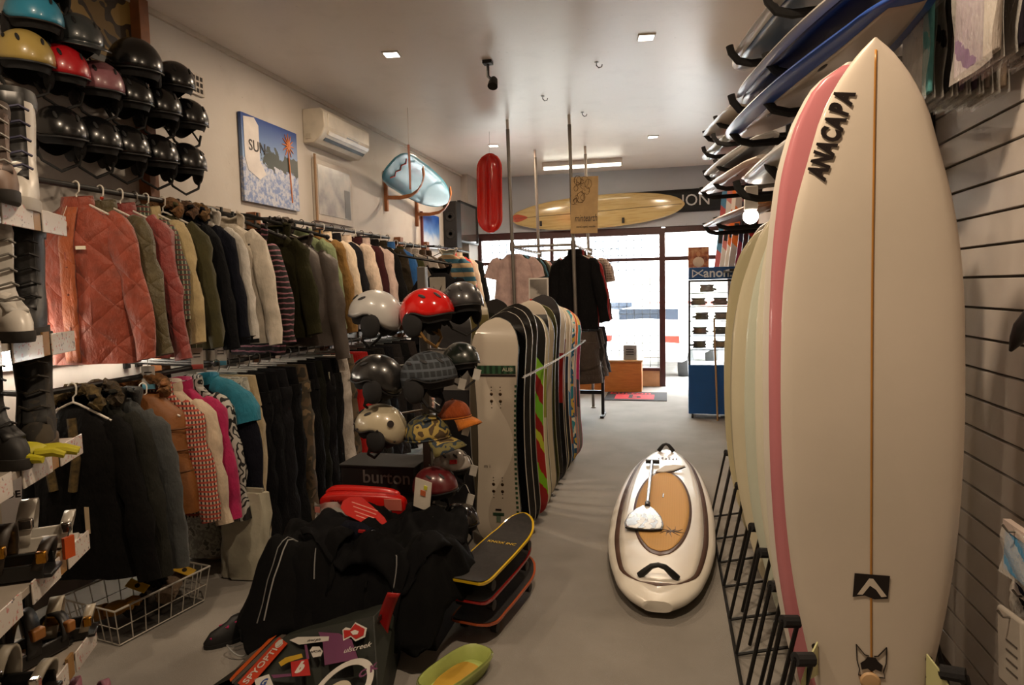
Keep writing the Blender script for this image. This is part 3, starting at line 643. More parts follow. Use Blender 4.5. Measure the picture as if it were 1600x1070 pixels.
ROWS = [
 ('glossy black snowboard directly behind the beige one', -1.075, 4.33, 1.585, 0.315, gloss('0b0a0b'), 'b9b2a6'),
 ('black snowboard third in the row with pale edge', -1.06, 4.46, 1.61, 0.315, gloss('100f10'), 'a9a397'),
 ('black snowboard fourth in the row with rounded tip', -1.06, 4.62, 1.63, 0.32, gloss('0d0c0c'), '8c867a'),
 ('red and lime green patterned snowboard', -1.04, 4.84, 1.56, 0.32, RED_LIME, 'd5cdb8'),
 ('yellow-green and cream snowboard behind the red and lime one', -1.04, 5.00, 1.54, 0.31, ramp_z([(0, 'bdb79a'), (0.5, '8a8f3a'), (0.75, 'c7bfa5')], 1.5), '3a3a2a'),
 ('beige-tipped snowboard with black band', -1.07, 5.15, 1.64, 0.32, ramp_z([(0, '151414'), (0.62, '1d1c1c'), (0.93, 'b3a899')], 1.64), 'c4bba9'),
 ('cream snowboard in the middle of the row', -1.05, 5.30, 1.56, 0.31, gloss('b8ad97'), '2a2622'),
 ('olive green snowboard in the middle of the row', -1.05, 5.44, 1.60, 0.31, gloss('3a3b22'), '8c8860'),
 ('charcoal snowboard with tall round tip', -1.05, 5.60, 1.68, 0.32, gloss('2c2a2c'), '141314'),
 ('white snowboard with a red dot on its tip', -1.03, 5.76, 1.62, 0.31, ramp_z([(0, '161515'), (0.45, '8a1c1a'), (0.72, 'c9c0b4')], 1.62), 'a59f94'),
 ('dark red snowboard with cream edge', -1.04, 5.92, 1.60, 0.31, ramp_z([(0, '13161f'), (0.4, '5e1a1a'), (0.8, 'bcb1a2')], 1.6), 'c3b48a'),
 ('cream and navy snowboard beside the dark red one', -1.03, 6.06, 1.58, 0.31, ramp_z([(0, '0f1420'), (0.55, '24344e'), (0.7, 'bdb19e')], 1.58), 'c8bda8'),
 ('beige snowboard with blue flame print', -1.03, 6.20, 1.56, 0.31, ramp_z([(0, '2b5f8c'), (0.25, '8c4a2a'), (0.4, '2c6ea0'), (0.55, 'c7bba6')], 1.56, jit=0.3, skew=0.6), '4a3a2a'),
 ('teal and yellow patterned snowboard', -1.02, 6.36, 1.55, 0.31, camo(['2f7f8f', 'c7a84a', '2a5d7a', 'd6d0b8', '3b8f9a'], 6, 0.3, 0), 'b5542a'),
 ('orange-edged grey snowboard near the end of the row', -1.02, 6.52, 1.53, 0.31, ramp_z([(0, '8d8f90'), (0.3, '4e5a66'), (0.5, '9a9c9a'), (0.8, 'c76a2c')], 1.5, jit=0.2), 'c4622a'),
 ('magenta and turquoise snowboard, last in the row', -1.01, 6.68, 1.50, 0.31, ramp_z([(0, '77797a'), (0.35, '2e3c46'), (0.55, 'a4285e'), (0.78, '3d9aa0'), (0.9, 'c5b04a')], 1.5, jit=0.12), '9c2a5a')]
for i, (lab, x, y, L, wd, m, e) in enumerate(ROWS):
    t = snowboard(lab, x, y, L, wd, m, e)
    if 'red dot' in lab: MB().lathe([(0.045, 0), (0.04, 0.003)], 18, Matrix.Translation((0.03, 0.0, 1.50)) @ Matrix.Rotation(PI/2, 4, 'X')).obj('red_dot', plain('a01c1c', 0.4), t)
for lab, x, y, L, m, e in (('cream and olive snowboard leaning behind the dark helmets', -1.44, 4.75, 1.72, ramp_z([(0, '8d826c'), (0.80, '6c6238'), (0.9, 'c0b49c')], 1.72), '8c8468'),
                           ('grey snowboard with white stripe behind the dark helmets', -1.50, 4.5, 1.66, ramp_z([(0, '262527'), (0.62, '77736e'), (0.8, '2c2b2d')], 1.66), '9a9690'),
                           ('black snowboard behind the cream and olive one', -1.32, 5.0, 1.66, gloss('141313'), '2b2a2a')):
    snowboard(lab, x, y, L, 0.31, m, e)
# chain in front of the row
ch = thing('chain', 'thin steel chain stretched along the snowboard row', 'chain')
P0, P1 = Vector((-0.91, 4.17, 1.175)), Vector((-0.85, 6.95, 1.19)); link_mb = MB().tube([(0.013*math.cos(a), 0.007*math.sin(a), 0) for a in np.linspace(0, 2*PI, 11)[:-1]], 0.0028, 5, closed=True)
lm = link_mb.mesh('chain_link', metal('b4b2ae', 0.25))
pts = [Vector((-1.26, 4.17, 1.19)), Vector((-1.1, 4.17, 1.175)), P0]
N = 130
for i in range(N):
    u = i/(N-1); p = P0.lerp(P1, u); p.z -= 0.02*math.sin(PI*u)
    o = bpy.data.objects.new('chain_link', lm); COL.objects.link(o); o.parent = ch; o.location = p; o.rotation_euler = (R(90*(i % 2)), 0, R(88.8)); o.rotation_mode = 'XYZ'
MB().tube([P1, P1+Vector((0, 0.02, 0)), Vector((-1.04, 7.0, 1.19))], 0.004, 6).obj('end_hook', STEEL, ch)

# ================================================================== skateboards
SKATE = [(0, 0.86), (0.02, 0.93), (0.10, 0.97), (0.3, 1.0), (0.6, 1.0), (0.8, 0.92), (0.9, 0.78), (0.96, 0.55), (0.99, 0.28), (1.0, 0.1)]
SKATE2 = [(0, 0.45), (0.03, 0.72), (0.10, 0.92), (0.3, 1.0), (0.6, 1.0), (0.8, 0.94), (0.9, 0.80), (0.96, 0.58), (0.99, 0.30), (1.0, 0.1)]
def skateboard(label, loc, rz, L, Wd, rail, tab, z, tilt=4):
    t = thing('skateboard', label, 'skateboard', loc, (R(tilt), 0, R(rz)), 'skateboards stacked on the floor')
    def rings(ins, z0, z1):
        out = []
        for i in range(31):
            u = 0.5-0.5*math.cos(PI*i/30); w = max(0.02, float(np.interp(u, *outline(tab))))*Wd/2-ins
            up = 0.05*max(0, (u-0.8)/0.2)**1.6+0.03*max(0, (0.15-u)/0.15)**1.6
            yy = ins+(L-2*ins)*u
            out.append([(-w, yy, z+z0+up), (w, yy, z+z0+up), (w, yy, z+z1+up), (-w, yy, z+z1+up)])
        return out
    MB().loft(rings(0, 0, 0.012)).obj('deck', gloss(rail), t, smooth=50)
    MB().loft(rings(0.010, 0.0115, 0.0145)).obj('grip_tape', plain('242120', 0.95, var=0.15, scale=40), t, smooth=50)
    for y in (L*0.2, L*0.78):
        tr = MB().box((0, y, z-0.022), (0.05, 0.06, 0.03)).tube([(-0.09, y, z-0.05), (0.09, y, z-0.05)], 0.012, 8).obj('truck', metal('77746e', 0.4), t)
        for s in (-1, 1): MB().lathe([(0.012, -0.018), (0.027, -0.016), (0.028, 0), (0.027, 0.016), (0.012, 0.018)], 14, Matrix.Translation((s*0.085, y, z-0.05)) @ Matrix.Rotation(PI/2, 4, 'Y')).obj('wheel', plain('1a1919', 0.5), tr)
    return t
skateboard('black skateboard with orange edge, lowest of the stack', (-0.97, 3.02, 0), -9, 0.80, 0.25, 'a8502e', SKATE2, 0.085, 1)
skateboard('black skateboard with red edge in the middle of the stack', (-0.98, 3.0, 0), -9, 0.80, 0.24, '8f1d1a', SKATE, 0.21, 2)
tk = skateboard('black skateboard with yellow edge and yellow lettering on top of the stack', (-0.975, 2.99, 0), -11, 0.80, 0.24, 'c9a51e', SKATE, 0.32, 4)
text('lettering', 'KNOX INC', 0.034, plain('c9a51e', 0.5), tk, Matrix.Translation((0.0, 0.48, 0.337)), depth=0.0005, sx=1.0)
# lime moulded tub in front
gt = thing('moulded_tub', 'lime green moulded tub with yellow inside on the carpet', 'tub', (-0.925, 2.72, 0), (0, 0, R(-22)))
def tubring(a, b, z, n=24): return [(a*math.copysign(abs(math.cos(2*PI*k/n))**0.6, math.cos(2*PI*k/n)), b*math.copysign(abs(math.sin(2*PI*k/n))**0.7, math.sin(2*PI*k/n)), z) for k in range(n)]
MB().loft([tubring(0.07, 0.17, 0.0), tubring(0.085, 0.19, 0.03), tubring(0.095, 0.20, 0.075), tubring(0.092, 0.197, 0.082), tubring(0.082, 0.185, 0.07), tubring(0.068, 0.165, 0.022)]).obj('shell', plain('9aa65a', 0.45), gt, smooth=60)
MB().loft([tubring(0.066, 0.125, 0.024), tubring(0.060, 0.115, 0.036)]).obj('inner_pad', plain('b08a2e', 0.6), gt, smooth=60)
MB().loft([tubring(0.099, 0.204, 0.064), tubring(0.101, 0.206, 0.071), tubring(0.099, 0.204, 0.078)], False).obj('rim', plain('a8b268', 0.45), gt, smooth=60)
# ================================================================== garments on hangers
def wob(p, seed, amp, freq):
    return noise.noise(Vector((p[0]*freq+seed*7.3, p[1]*freq+seed*3.1, p[2]*freq*0.55+seed*1.7)))*amp
def limb(mb, pts, rad, seed, flat=0.7, n=14, amp=0.012, seg=12, flatdir=None):
    """tapering wrinkled sleeve or leg along pts"""
    P = [Vector(p) for p in pts]; m = len(P); rings = []
    for i in range(seg+1):
        u = i/seg*(m-1); k = min(int(u), m-2); f = u-k; c = P[k].lerp(P[k+1], f); r = rad[k]+(rad[k+1]-rad[k])*f
        t = (P[k+1]-P[k]).normalized(); y = Vector((0, 1, 0)); x = y.cross(t).normalized(); y = t.cross(x)
        ring = []
        fold = 1+0.025*math.sin(i*1.7+seed)+0.05*noise.noise(Vector((i*0.45, seed*3.3, 0)))
        for j in range(n):
            a = 2*PI*j/n; d = x*math.cos(a)*r*fold+y*math.sin(a)*r*flat*fold; p = c+d
            q = wob(p, seed, amp*1.6, 11)+wob(p, seed+4, amp*0.8, 26); ring.append(p+d.normalized()*q)
        rings.append(ring)
    mb.loft(rings, True)
    return mb
def torso(seed, w=0.23, d=0.075, L=0.72, neck=0.075, drop=0.10, amp=0.026, flare=1.05, n=32, seg=18):
    rings = []
    prof = [(0.0, neck, 0.045), (0.02, neck*1.25, 0.055), (0.05, w*0.55, d*0.62), (drop, w*0.80, d*0.8), (drop+0.07, w*0.88, d), (0.45*L, w*0.95, d*1.05), (0.75*L, w*1.03, d*1.1), (L, w*flare*1.06, d*1.0)]
    for i in range(seg+1):
        z = L*(i/seg)**1.25; a = float(np.interp(z, [p[0] for p in prof], [p[1] for p in prof])); b = float(np.interp(z, [p[0] for p in prof], [p[2] for p in prof]))
        ring = []
        for j in range(n):
            an_ = 2*PI*j/n; c, s = math.cos(an_), math.sin(an_)
            x = a*math.copysign(abs(c)**0.8, c); y = b*math.copysign(abs(s)**0.8, s)
            k = min(1, z/0.15)
            fold = 0.012*math.sin(x*42+seed*1.9+z*3)*k*min(1, z/L+0.2)
            q = wob((x, y, -z), seed, amp, 9)*k; l = math.hypot(x, y)+1e-6
            ring.append((x*(1+q/l), y*(1+q/l)+fold*(1 if s > 0 else -1)*abs(s), -z))
        rings.append(ring)
    return MB().loft(rings)
def furry(c): return plain(c, 0.95, var=0.35, scale=40, bump=0.9)
TXS = None
GARMENT_CACHE = {}
def jacket(label, loc, rz, mat, seed, kind='jacket', L=0.72, w=0.23, sl=0.58, collar='collar', zipc=None, fur=None, group=None, name='jacket', cuff=None, hoodmat=None, sleeves=True, cat='jacket', splay=0.20, d=0.056, tagc=None, badge=None, pocket=False, flap=None):
    """loc is the point on the rail; garment hangs 0.11 m below it; front towards local -y"""
    t = thing(name, label, cat, loc, (0, 0, R(rz)), group)
    zt = -0.115
    O = Matrix.Translation((0, 0, zt))
    b = torso(seed, w, d, L); b.v = [tuple(O @ Vector(p)) for p in b.v]; b.obj('body', mat, t, smooth=70)
    if sleeves:
        for s in (-1, 1):
            splay_ = splay; splay = splay if s > 0 else splay*0.25
            mb = limb(MB(), [(s*(w*0.62), 0, zt-0.085), (s*(w*0.90), -0.005, zt-0.15), (s*(w*0.95+splay*0.28), -0.02, zt-0.15-sl*0.45), (s*(w*0.95+splay*0.62), -0.045, zt-0.15-sl)], [0.055, 0.078, 0.070, 0.052], seed+s*0.3+5, 0.68, amp=0.018)
            so = mb.obj('sleeve', mat, t, smooth=70)
            px_ = s*(w*0.95+splay*0.62); splay = splay_
            if cuff:
                p = Vector((px_, -0.045, zt-0.15-sl)); limb(MB(), [p+Vector((0, 0, 0.03)), p+Vector((0, -0.002, -0.02))], [0.055, 0.05], seed, 0.85, amp=0.004, seg=3).obj('cuff', cuff, so, smooth=70)
    hm = hoodmat or mat
    if collar == 'hood':
        def hood(u, v):
            a = PI*(-0.12+1.24*u); r = 0.115+0.02*math.sin(v*PI); e = v*PI*0.62
            x = r*math.cos(a)*(0.75+0.35*v); y = 0.02+0.11*math.sin(a)*math.sin(e+0.5)-0.05*v; z = zt-0.03+0.10*math.sin(e)-0.06*math.sin(a)*(1-v)
            q = wob((x, y, z), seed, 0.02, 14); return (x, y+q, z+q)
        MB().grid(hood, 18, 9).obj('hood', hm, t, smooth=70, solid=0.012)
    else:
        MB().loft([[(0.085*math.cos(a)*k, 0.058*math.sin(a)*k+0.005, zt+z-0.012*math.sin(a)*-1) for a in np.linspace(0, 2*PI, 19)[:-1]] for k, z in ((1.0, -0.035), (1.05, 0.005), (0.98, 0.045), (0.86, 0.043), (0.88, 0.0))], False).obj('collar', hm, t, smooth=70)
    if fur:
        pts = [(0.125*math.cos(a), -0.02+0.05*math.sin(a), zt+0.015+0.075*abs(math.sin(a))) for a in np.linspace(-0.35, PI+0.35, 22)]
        mb = MB().tube(pts, 0.03, 10)
        rr = random.Random(seed)
        mb.v = [(v[0]+rr.uniform(-1, 1)*0.011, v[1]+rr.uniform(-1, 1)*0.011, v[2]+rr.uniform(-1, 1)*0.011) for v in mb.v]
        mb.obj('fur_trim', furry(fur), t, smooth=0)
    if zipc:
        MB().grid(lambda u, v: (-0.006+0.012*u, -(float(np.interp(v*L, [0, 0.05, 0.1, 0.17, L], [0.05, d*0.62, d*0.82, d*1.02, d*1.1]))+0.013), zt-0.03-v*(L-0.05)), 1, 14).obj('zip', plain(zipc, 0.4), t, solid=0.004)
    if flap:
        MB().grid(lambda u, v: (-0.035+0.08*u, -(float(np.interp(v*L, [0, 0.05, 0.1, 0.17, L], [0.05, d*0.62, d*0.82, d*1.02, d*1.1]))+0.016+0.004*math.sin(v*30)), zt-0.02-v*(L-0.03)), 4, 18).obj('front_flap', flap, t, solid=0.008, smooth=70)
    if badge: MB().box((0.09, -d-0.022, zt-0.24), (0.055, 0.004, 0.018)).obj('badge', plain(badge, 0.5), t)
    if pocket:
        for s in (-1, 1): MB().box((s*0.12, -d*1.1-0.012, zt-L*0.66), (0.012, 0.006, 0.13), Matrix.Rotation(0, 4, 'X')).obj('pocket_welt', mat, t, bevel=0.002)
    return t
def hanger(loc, rz, mat, label, group, w=0.20):
    t = thing('coat_hanger', label, 'hanger', loc, (0, 0, R(rz)), group)
    hk = [(0.0+0.022*math.cos(a)*1.0, 0.0, -0.012+0.024*math.sin(a)) for a in np.linspace(-0.3, PI+0.2, 9)]
    MB().tube([(p[0], p[1], p[2]) for p in hk][::-1]+[(0.018, 0, -0.045), (0.0, 0, -0.06), (0, 0, -0.085)], 0.0042, 6).obj('hook', mat, t)
    MB().tube([(-w, 0, -0.175), (-0.03, 0, -0.095), (0, 0, -0.085), (0.03, 0, -0.095), (w, 0, -0.175)], 0.006, 6).obj('arms', mat, t)
    return t
HMESH = {}
def hanger_small(loc, rz, kind, group, label):
    """simple hook and bar, shared mesh"""
    if kind not in HMESH:
        mt = {'black': BLACK, 'white': WHITEP, 'steel': STEEL}[kind]
        hk = [(0.022*math.cos(a), 0.0, -0.012+0.024*math.sin(a)) for a in np.linspace(-0.3, PI+0.2, 9)][::-1]
        HMESH[kind] = MB().tube(hk+[(0.018, 0, -0.045), (0, 0, -0.06), (0, 0, -0.10)], 0.004, 5).tube([(-0.19, 0, -0.18), (0, 0, -0.10), (0.19, 0, -0.18)], 0.006, 5).mesh('coat_hanger', mt)
    o = bpy.data.objects.new('coat_hanger', HMESH[kind]); COL.objects.link(o); o.location = loc; o.rotation_euler = (0, 0, R(rz)); return tag(o, label, 'hanger', group)
def pants(label, loc, rz, mat, seed, L=0.95, w=0.17, group=None, name='trousers', band=None, cat='trousers', flare=1.0, d=0.07):
    t = thing(name, label, cat, loc, (0, 0, R(rz)), group)
    zt = -0.10
    rings = []
    for i in range(5):
        z = zt-0.05*i; rings.append([(w*(1+0.04*i)*math.copysign(abs(math.cos(a))**0.7, math.cos(a)), d*(0.55+0.12*i)*math.sin(a), z) for a in np.linspace(0, 2*PI, 21)[:-1]])
    MB().loft(rings).obj('waistband', band or mat, t, smooth=70)
    for s in (-1, 1):
        limb(MB(), [(s*w*0.52, 0, zt-0.13), (s*w*0.56, -0.01, zt-0.4), (s*w*0.62, 0.0, zt-L*0.75), (s*w*0.66, -0.01, zt-L)], [w*0.56, w*0.58, w*0.55*flare, w*0.62*flare], seed+s, 0.8, amp=0.018, seg=16).obj('leg', mat, t, smooth=70)
    hk = [(0.022*math.cos(a), 0.0, -0.012+0.024*math.sin(a)) for a in np.linspace(-0.3, PI+0.2, 9)][::-1]
    MB().tube(hk+[(0.018, 0, -0.045), (0, 0, -0.07)], 0.004, 5).box((0, 0, -0.075), (0.30, 0.012, 0.012)).obj('clip_hanger', STEEL, t)
    return t
def tee(label, loc, rz, mat, seed, L=0.68, w=0.22, group=None, d=0.045, sl=0.16, name='t_shirt', cat='t-shirt'):
    t = thing(name, label, cat, loc, (0, 0, R(rz)), group); zt = -0.10
    b = torso(seed, w, d, L, 0.085, 0.06, 0.012, 1.03); b.v = [(p[0], p[1], p[2]+zt) for p in b.v]; b.obj('body', mat, t, smooth=70)
    for s in (-1, 1): limb(MB(), [(s*w*0.72, 0, zt-0.075), (s*(w+0.01), 0, zt-0.13), (s*(w+0.05), -0.005, zt-0.13-sl)], [0.05, 0.075, 0.085], seed+s, 0.55, amp=0.01, seg=7).obj('sleeve', mat, t, smooth=70)
    MB().tube([(0.085*math.cos(a), 0.047*math.sin(a), zt-0.004) for a in np.linspace(0, 2*PI, 19)[:-1]], 0.007, 6, closed=True).obj('neckband', mat, t)
    return t

# ================================================================== steel pole rack in the middle
pr = thing('pole_rack', 'floor-to-ceiling grey pole rack carrying t-shirts and jackets', 'clothes rack')
M_POLE = plain('77716a', 0.45, 0.5)
RX0, RX1, RY0, RY1 = -1.77, -1.04, 7.86, 9.64
for x, y in ((RX0, RY0), (RX1, RY0), (RX0-0.02, RY1), (RX1-0.03, RY1)):
    p = MB().tube([(x+(0.0), y, 0), (x-0.07, y, ZC-0.11)], 0.021, 12).obj('pole', M_POLE, pr)
    MB().tube([(x-0.07, y, ZC-0.12), (x-0.073, y, ZC)], 0.018, 12).obj('ceiling_sleeve', plain('cfc6bc', 0.4), p)
    MB().lathe([(0.035, 0), (0.035, 0.012), (0.024, 0.02)], 14, Matrix.Translation((x, y, 0))).obj('foot', M_POLE, p)
ZB = 2.24
for a, b in (((RX0, RY0, ZB), (RX1, RY0, ZB)), ((RX0, RY1, ZB+0.04), (RX1, RY1, ZB+0.04)), ((RX0, RY0, ZB), (RX0, RY1, ZB)), ((RX1, RY0, ZB), (RX1, RY1, ZB)), ((RX1, RY0, 1.30), (RX1, RY1, 1.30)), ((RX1-0.16, RY0, 1.34), (RX1+0.05, RY0, 1.34))):
    k = -0.045; MB().tube([Vector(a)+Vector((k, 0, 0)), Vector(b)+Vector((k, 0, 0))], 0.016, 10).obj('cross_bar', M_POLE, pr)
for x, y in ((RX0, RY0), (RX1, RY0), (RX0, RY1), (RX1, RY1)): MB().tube([(x-0.045, y, ZB-0.05), (x-0.045, y, ZB+0.05)], 0.029, 10).obj('clamp', M_POLE, pr)
tees = [('dusty pink t-shirt facing the camera on the pole rack', 'b49a93', 7.95), ('dark green t-shirt behind the pink one', '2c332a', 8.1), ('teal blue t-shirt on the pole rack', '3a6a7d', 8.25), ('black t-shirt between teal and olive ones on the pole rack', '151414', 8.4),
        ('olive t-shirt on the pole rack', '4d4c36', 8.55), ('sand coloured t-shirt on the pole rack', 'a58f75', 8.72), ('rose t-shirt on the pole rack', 'a5787a', 8.9), ('charcoal t-shirt at the back of the pole rack', '232224', 9.1), ('white t-shirt at the back of the pole rack', 'bcb4ac', 9.3)]
for i, (lab, c, y) in enumerate(tees):
    tee(lab, (RX0-0.045+0.0*i, y, ZB+0.016), 0 if i else 4, cloth(c), 30+i, group='t-shirts on the left bar of the pole rack', w=0.24)
    hanger_small((RX0-0.045, y, ZB+0.016), 0, 'steel', 'wire hangers on the left bar of the pole rack', 'wire hanger on the left bar of the pole rack, inside a t-shirt')
jk = [('long black jacket facing the camera on the pole rack', '0d0c0d', 7.98, 0.90), ('bright red jacket behind the long black one', '8f1a1c', 8.2, 0.88), ('dark brown jacket on the right bar of the pole rack', '3b2e28', 8.42, 0.85)]
for i, (lab, c, y, L) in enumerate(jk):
    jacket(lab, (RX1-0.045, y, ZB+0.016), -3, cloth(c), 50+i, L=L, w=0.25, sl=0.66, group='garments on the right bar of the pole rack', zipc='1a1a1a' if i else None)
for i, (lab, m, y) in enumerate((('brown checked short-sleeved shirt on the right bar of the pole rack', plaid('8a766a', '5b463c', 'a8978c', 30), 8.75), ('pale striped short-sleeved shirt at the back of the pole rack', bands('a99a92', '6b5c5a', 34, 0), 9.1))):
    tee(lab, (RX1-0.045, y, ZB+0.016), 0, m, 60+i, group='garments on the right bar of the pole rack', w=0.26, sl=0.22, name='short_sleeved_shirt', cat='shirt')
for y in (7.98, 8.2, 8.42, 8.75, 9.1): hanger_small((RX1-0.045, y, ZB+0.016), 0, 'white', 'white hangers on the right bar of the pole rack', 'white hanger on the right bar of the pole rack, inside a garment')
for i, (lab, c, y) in enumerate((('brown baggy shorts hanging at the front of the lower bar', '3c332c', 7.98), ('dark brown shorts hanging second on the lower bar', '2d2621', 8.25), ('grey-brown shorts hanging third on the lower bar', '4a4038', 8.6), ('dark grey shorts hanging last on the lower bar', '26252a', 9.0))):
    pants(lab, (RX1-0.045, y, 1.316), 0, cloth(c), 70+i, L=0.62, w=0.25, group='shorts on the lower bar', name='shorts', cat='shorts', flare=1.05, d=0.10)
# low black stand under the shorts
fs = thing('low_stand', 'low black metal stand under the hanging shorts', 'stand', (RX1, 9.0, 0))
MB().box((-0.4, 0.0, 0.33), (1.1, 0.05, 0.05)).obj('beam', BLACK, fs, bevel=0.004)
for x in (-0.9, 0.17): MB().box((x, 0, 0.35), (0.04, 0.05, 0.70)).obj('leg', BLACK, fs, bevel=0.004); MB().box((x, 0, 0.02), (0.05, 0.35, 0.03)).obj('foot', BLACK, fs, bevel=0.004)
# hanging card sign
sg = thing('hanging_card', 'tan cardboard sign with flower drawing and handwritten lettering on a pole', 'sign', (-0.94, 7.79, 2.68), (0, R(1.5), R(-6)))
MB().box((0, 0, 0), (0.315, 0.012, 0.64)).obj('card', plain('a88a5e', 0.7, var=0.08), sg)
g = MB(); rr = random.Random(4)
for k in range(26):
    cx, cz = rr.uniform(-0.14, 0.06), rr.uniform(0.02, 0.29); r_ = rr.uniform(0.015, 0.05)
    if cx > 0.0 and cz < 0.15: continue
    g.tube([(cx+r_*math.cos(a), -0.008, cz+r_*1.3*math.sin(a)) for a in np.linspace(rr.random()*6, rr.random()*6+4.5, 9)], rr.uniform(0.0018, 0.004), 4)
g.obj('flower_drawing', plain('5e4526', 0.7), sg)
text('lettering', 'mintearth', 0.115, INK, sg, basis((0.02, -0.008, -0.15), (1, 0.0, 0), (0, -1, 0)), bold=0.0, shear=0.25, sx=0.58)
text('lettering', 'natural, organic, wearable', 0.035, INK, sg, basis((0.02, -0.008, -0.245), (1, 0, 0), (0, -1, 0)), shear=0.3, sx=0.62)
# small upright poster card above the snowboards
pc = thing('poster_card', 'small upright poster card with grey slope photo and red strip', 'sign', (-1.33, 6.95, 1.70), (0, 0, R(-6)))
MB().box((0, 0, 0), (0.215, 0.012, 0.30)).obj('card', plain('b9b4ad', 0.5), pc)
def slope_pic():
    t = NT('grey_slope_photo'); v = t.coord(); x, y, z = t.sep(v); f = t.math('ADD', z, t.math('MULTIPLY', x, 0.9)); n = t.noise(v, 20, 4)
    t.set(t.ramp(t.math('ADD', t.math('MULTIPLY', f, 2.2), t.math('MULTIPLY', n, 0.35)), [(0.10, '9a958e'), (0.2, '5a5550'), (0.6, '7b7670')]), 0.4); return t.m
MB().box((0, -0.007, 0.035), (0.185, 0.004, 0.20)).obj('photo', slope_pic(), pc)
MB().box((0, -0.007, -0.105), (0.195, 0.004, 0.07)).obj('red_strip', plain('b3211f', 0.4), pc)
text('lettering', 'red action', 0.035, plain('e4ded6', 0.5), pc, basis((0, -0.010, -0.105), (1, 0, 0), (0, -1, 0)))
MB().tube([(0, 0.01, -0.15), (0, 0.01, -1.69)], 0.008, 6).box((0, 0.01, -1.69), (0.2, 0.16, 0.02)).obj('support_rod', STEEL, pc)
# red sled hanging from the ceiling
rs = thing('hanging_sled', 'glossy red plastic sled hanging upright from the ceiling', 'sled', (-2.215, 8.4, 2.96), (R(3), R(2), R(-8)))
def sled(u, v):
    z = -0.475+0.95*v; e = abs(2*v-1); w = 0.165*math.sqrt(max(0.03, 1-max(0, (e-0.62)/0.40)**2.2)); s = 2*u-1
    y = 0.045*(1-abs(s)**4)*(1-max(0, (e-0.8)/0.2)**2)-0.02*math.cos(s*PI*2)*(1-e**4)
    return (w*s, y, z+0.015*math.copysign(1, v-0.5)*(1-s*s)*max(0, (e-0.9)/0.1))
MB().grid(sled, 20, 36).obj('shell', gloss('d01c0c', 0.1, 0.9), rs, smooth=70, solid=0.008)
rim = [sled(u, 0) for u in np.linspace(0, 1, 15)]+[sled(1, v) for v in np.linspace(0.03, 0.97, 20)]+[sled(u, 1) for u in np.linspace(1, 0, 15)]+[sled(0, v) for v in np.linspace(0.97, 0.03, 20)]
MB().tube(rim, 0.010, 6, closed=True).obj('rim', gloss('c9281a', 0.1, 0.9), rs)
MB().tube([(0, 0.0, 0.47), (0, 0.0, ZC-2.96)], 0.002, 4).obj('cord', plain('b9b0a6', 0.6), rs)
for z in (0.1, 0.2): MB().box((0.0, 0.02, z), (0.01, 0.02, 0.10)).obj('moulded_rib', gloss('b0140a', 0.1, 0.9), rs, bevel=0.003)

# ================================================================== on the front wall
lbm = basis((-2.70, YF-0.09, 2.97), (0, 0, -1), (2.96, 0, 0.12))
def cedar():
    t = NT('varnished_balsa'); v = t.coord((1, 1, 0.08)); n = t.noise(v, 28, 3); t.set(t.ramp(n, [(0.3, 'b79a62'), (0.55, 'cdb47c'), (0.75, 'c4a466')]), 0.15, 0, 0.6); return t.m
LONG = [(0, 0.10), (0.02, 0.30), (0.08, 0.55), (0.2, 0.82), (0.35, 0.96), (0.5, 1.0), (0.65, 0.97), (0.8, 0.84), (0.9, 0.64), (0.96, 0.42), (0.99, 0.2), (1.0, 0.06)]
lo = make_board('longboard', 'varnished pale wood longboard with dark stringer mounted on the front wall', 'surfboard', 2.96, 0.56, 0.07, LONG, cedar(), M=lbm, nose=0.03, tail=0.03, stringer='3a2418', sw=0.008)
deck_patch((0.0, 0.10*2.96, lambda z: -0.28*float(np.interp(z/2.96, *outline(LONG)))*0.9*(1-z/0.31), lambda z: 0.28*float(np.interp(z/2.96, *outline(LONG)))*0.9*(1-z/0.31), 6), 14, 2.96, 0.56, 0.07, LONG, 0.001, nose=0.03, tail=0.03, sign=1 if (lbm.to_3x3() @ Vector((0, 1, 0))).y < 0 else -1).obj('red_tail_patch', gloss('b8543c'), lo, solid=0.001)
wb = thing('board_brackets', 'small black brackets holding the pale wood longboard', 'bracket')
for px, py in ((846, 352), (974, 347)):
    p = atY(px, py, YF-0.08); MB().box((p.x, YF-0.07, p.z+0.0), (0.04, 0.13, 0.035)).box((p.x, YF-0.14, p.z+0.03), (0.04, 0.02, 0.08)).obj('bracket_arm', BLACK, wb, bevel=0.004)
bn = thing('banner', 'black cloth banner with white capital letters behind the longboard nose', 'banner', (0.12, YF-0.02, 3.16), (0, R(-0.6), 0))
def creased_black():
    t = NT('speckled_black_cloth'); v = t.coord(); s = t.ramp(t.noise(v, 45, 2), [(0.70, '000000'), (0.74, 'ffffff')]); t.set(t.mix(t.math('MULTIPLY', s, 0.3), '131212', '5c5850'), 0.7); return t.m
MB().grid(lambda u, v: (-0.85+1.9*u, 0.012*math.sin(u*9)*(1-v), -0.2+0.38*v), 16, 4).obj('cloth', creased_black(), bn, solid=0.004)
text('lettering', 'ION', 0.27, plain('c6c4c2', 0.6), bn, basis((0.32, -0.018, -0.015), (1, 0, 0), (0, -1, 0)), bold=0.0, align='CENTER', sx=0.95)
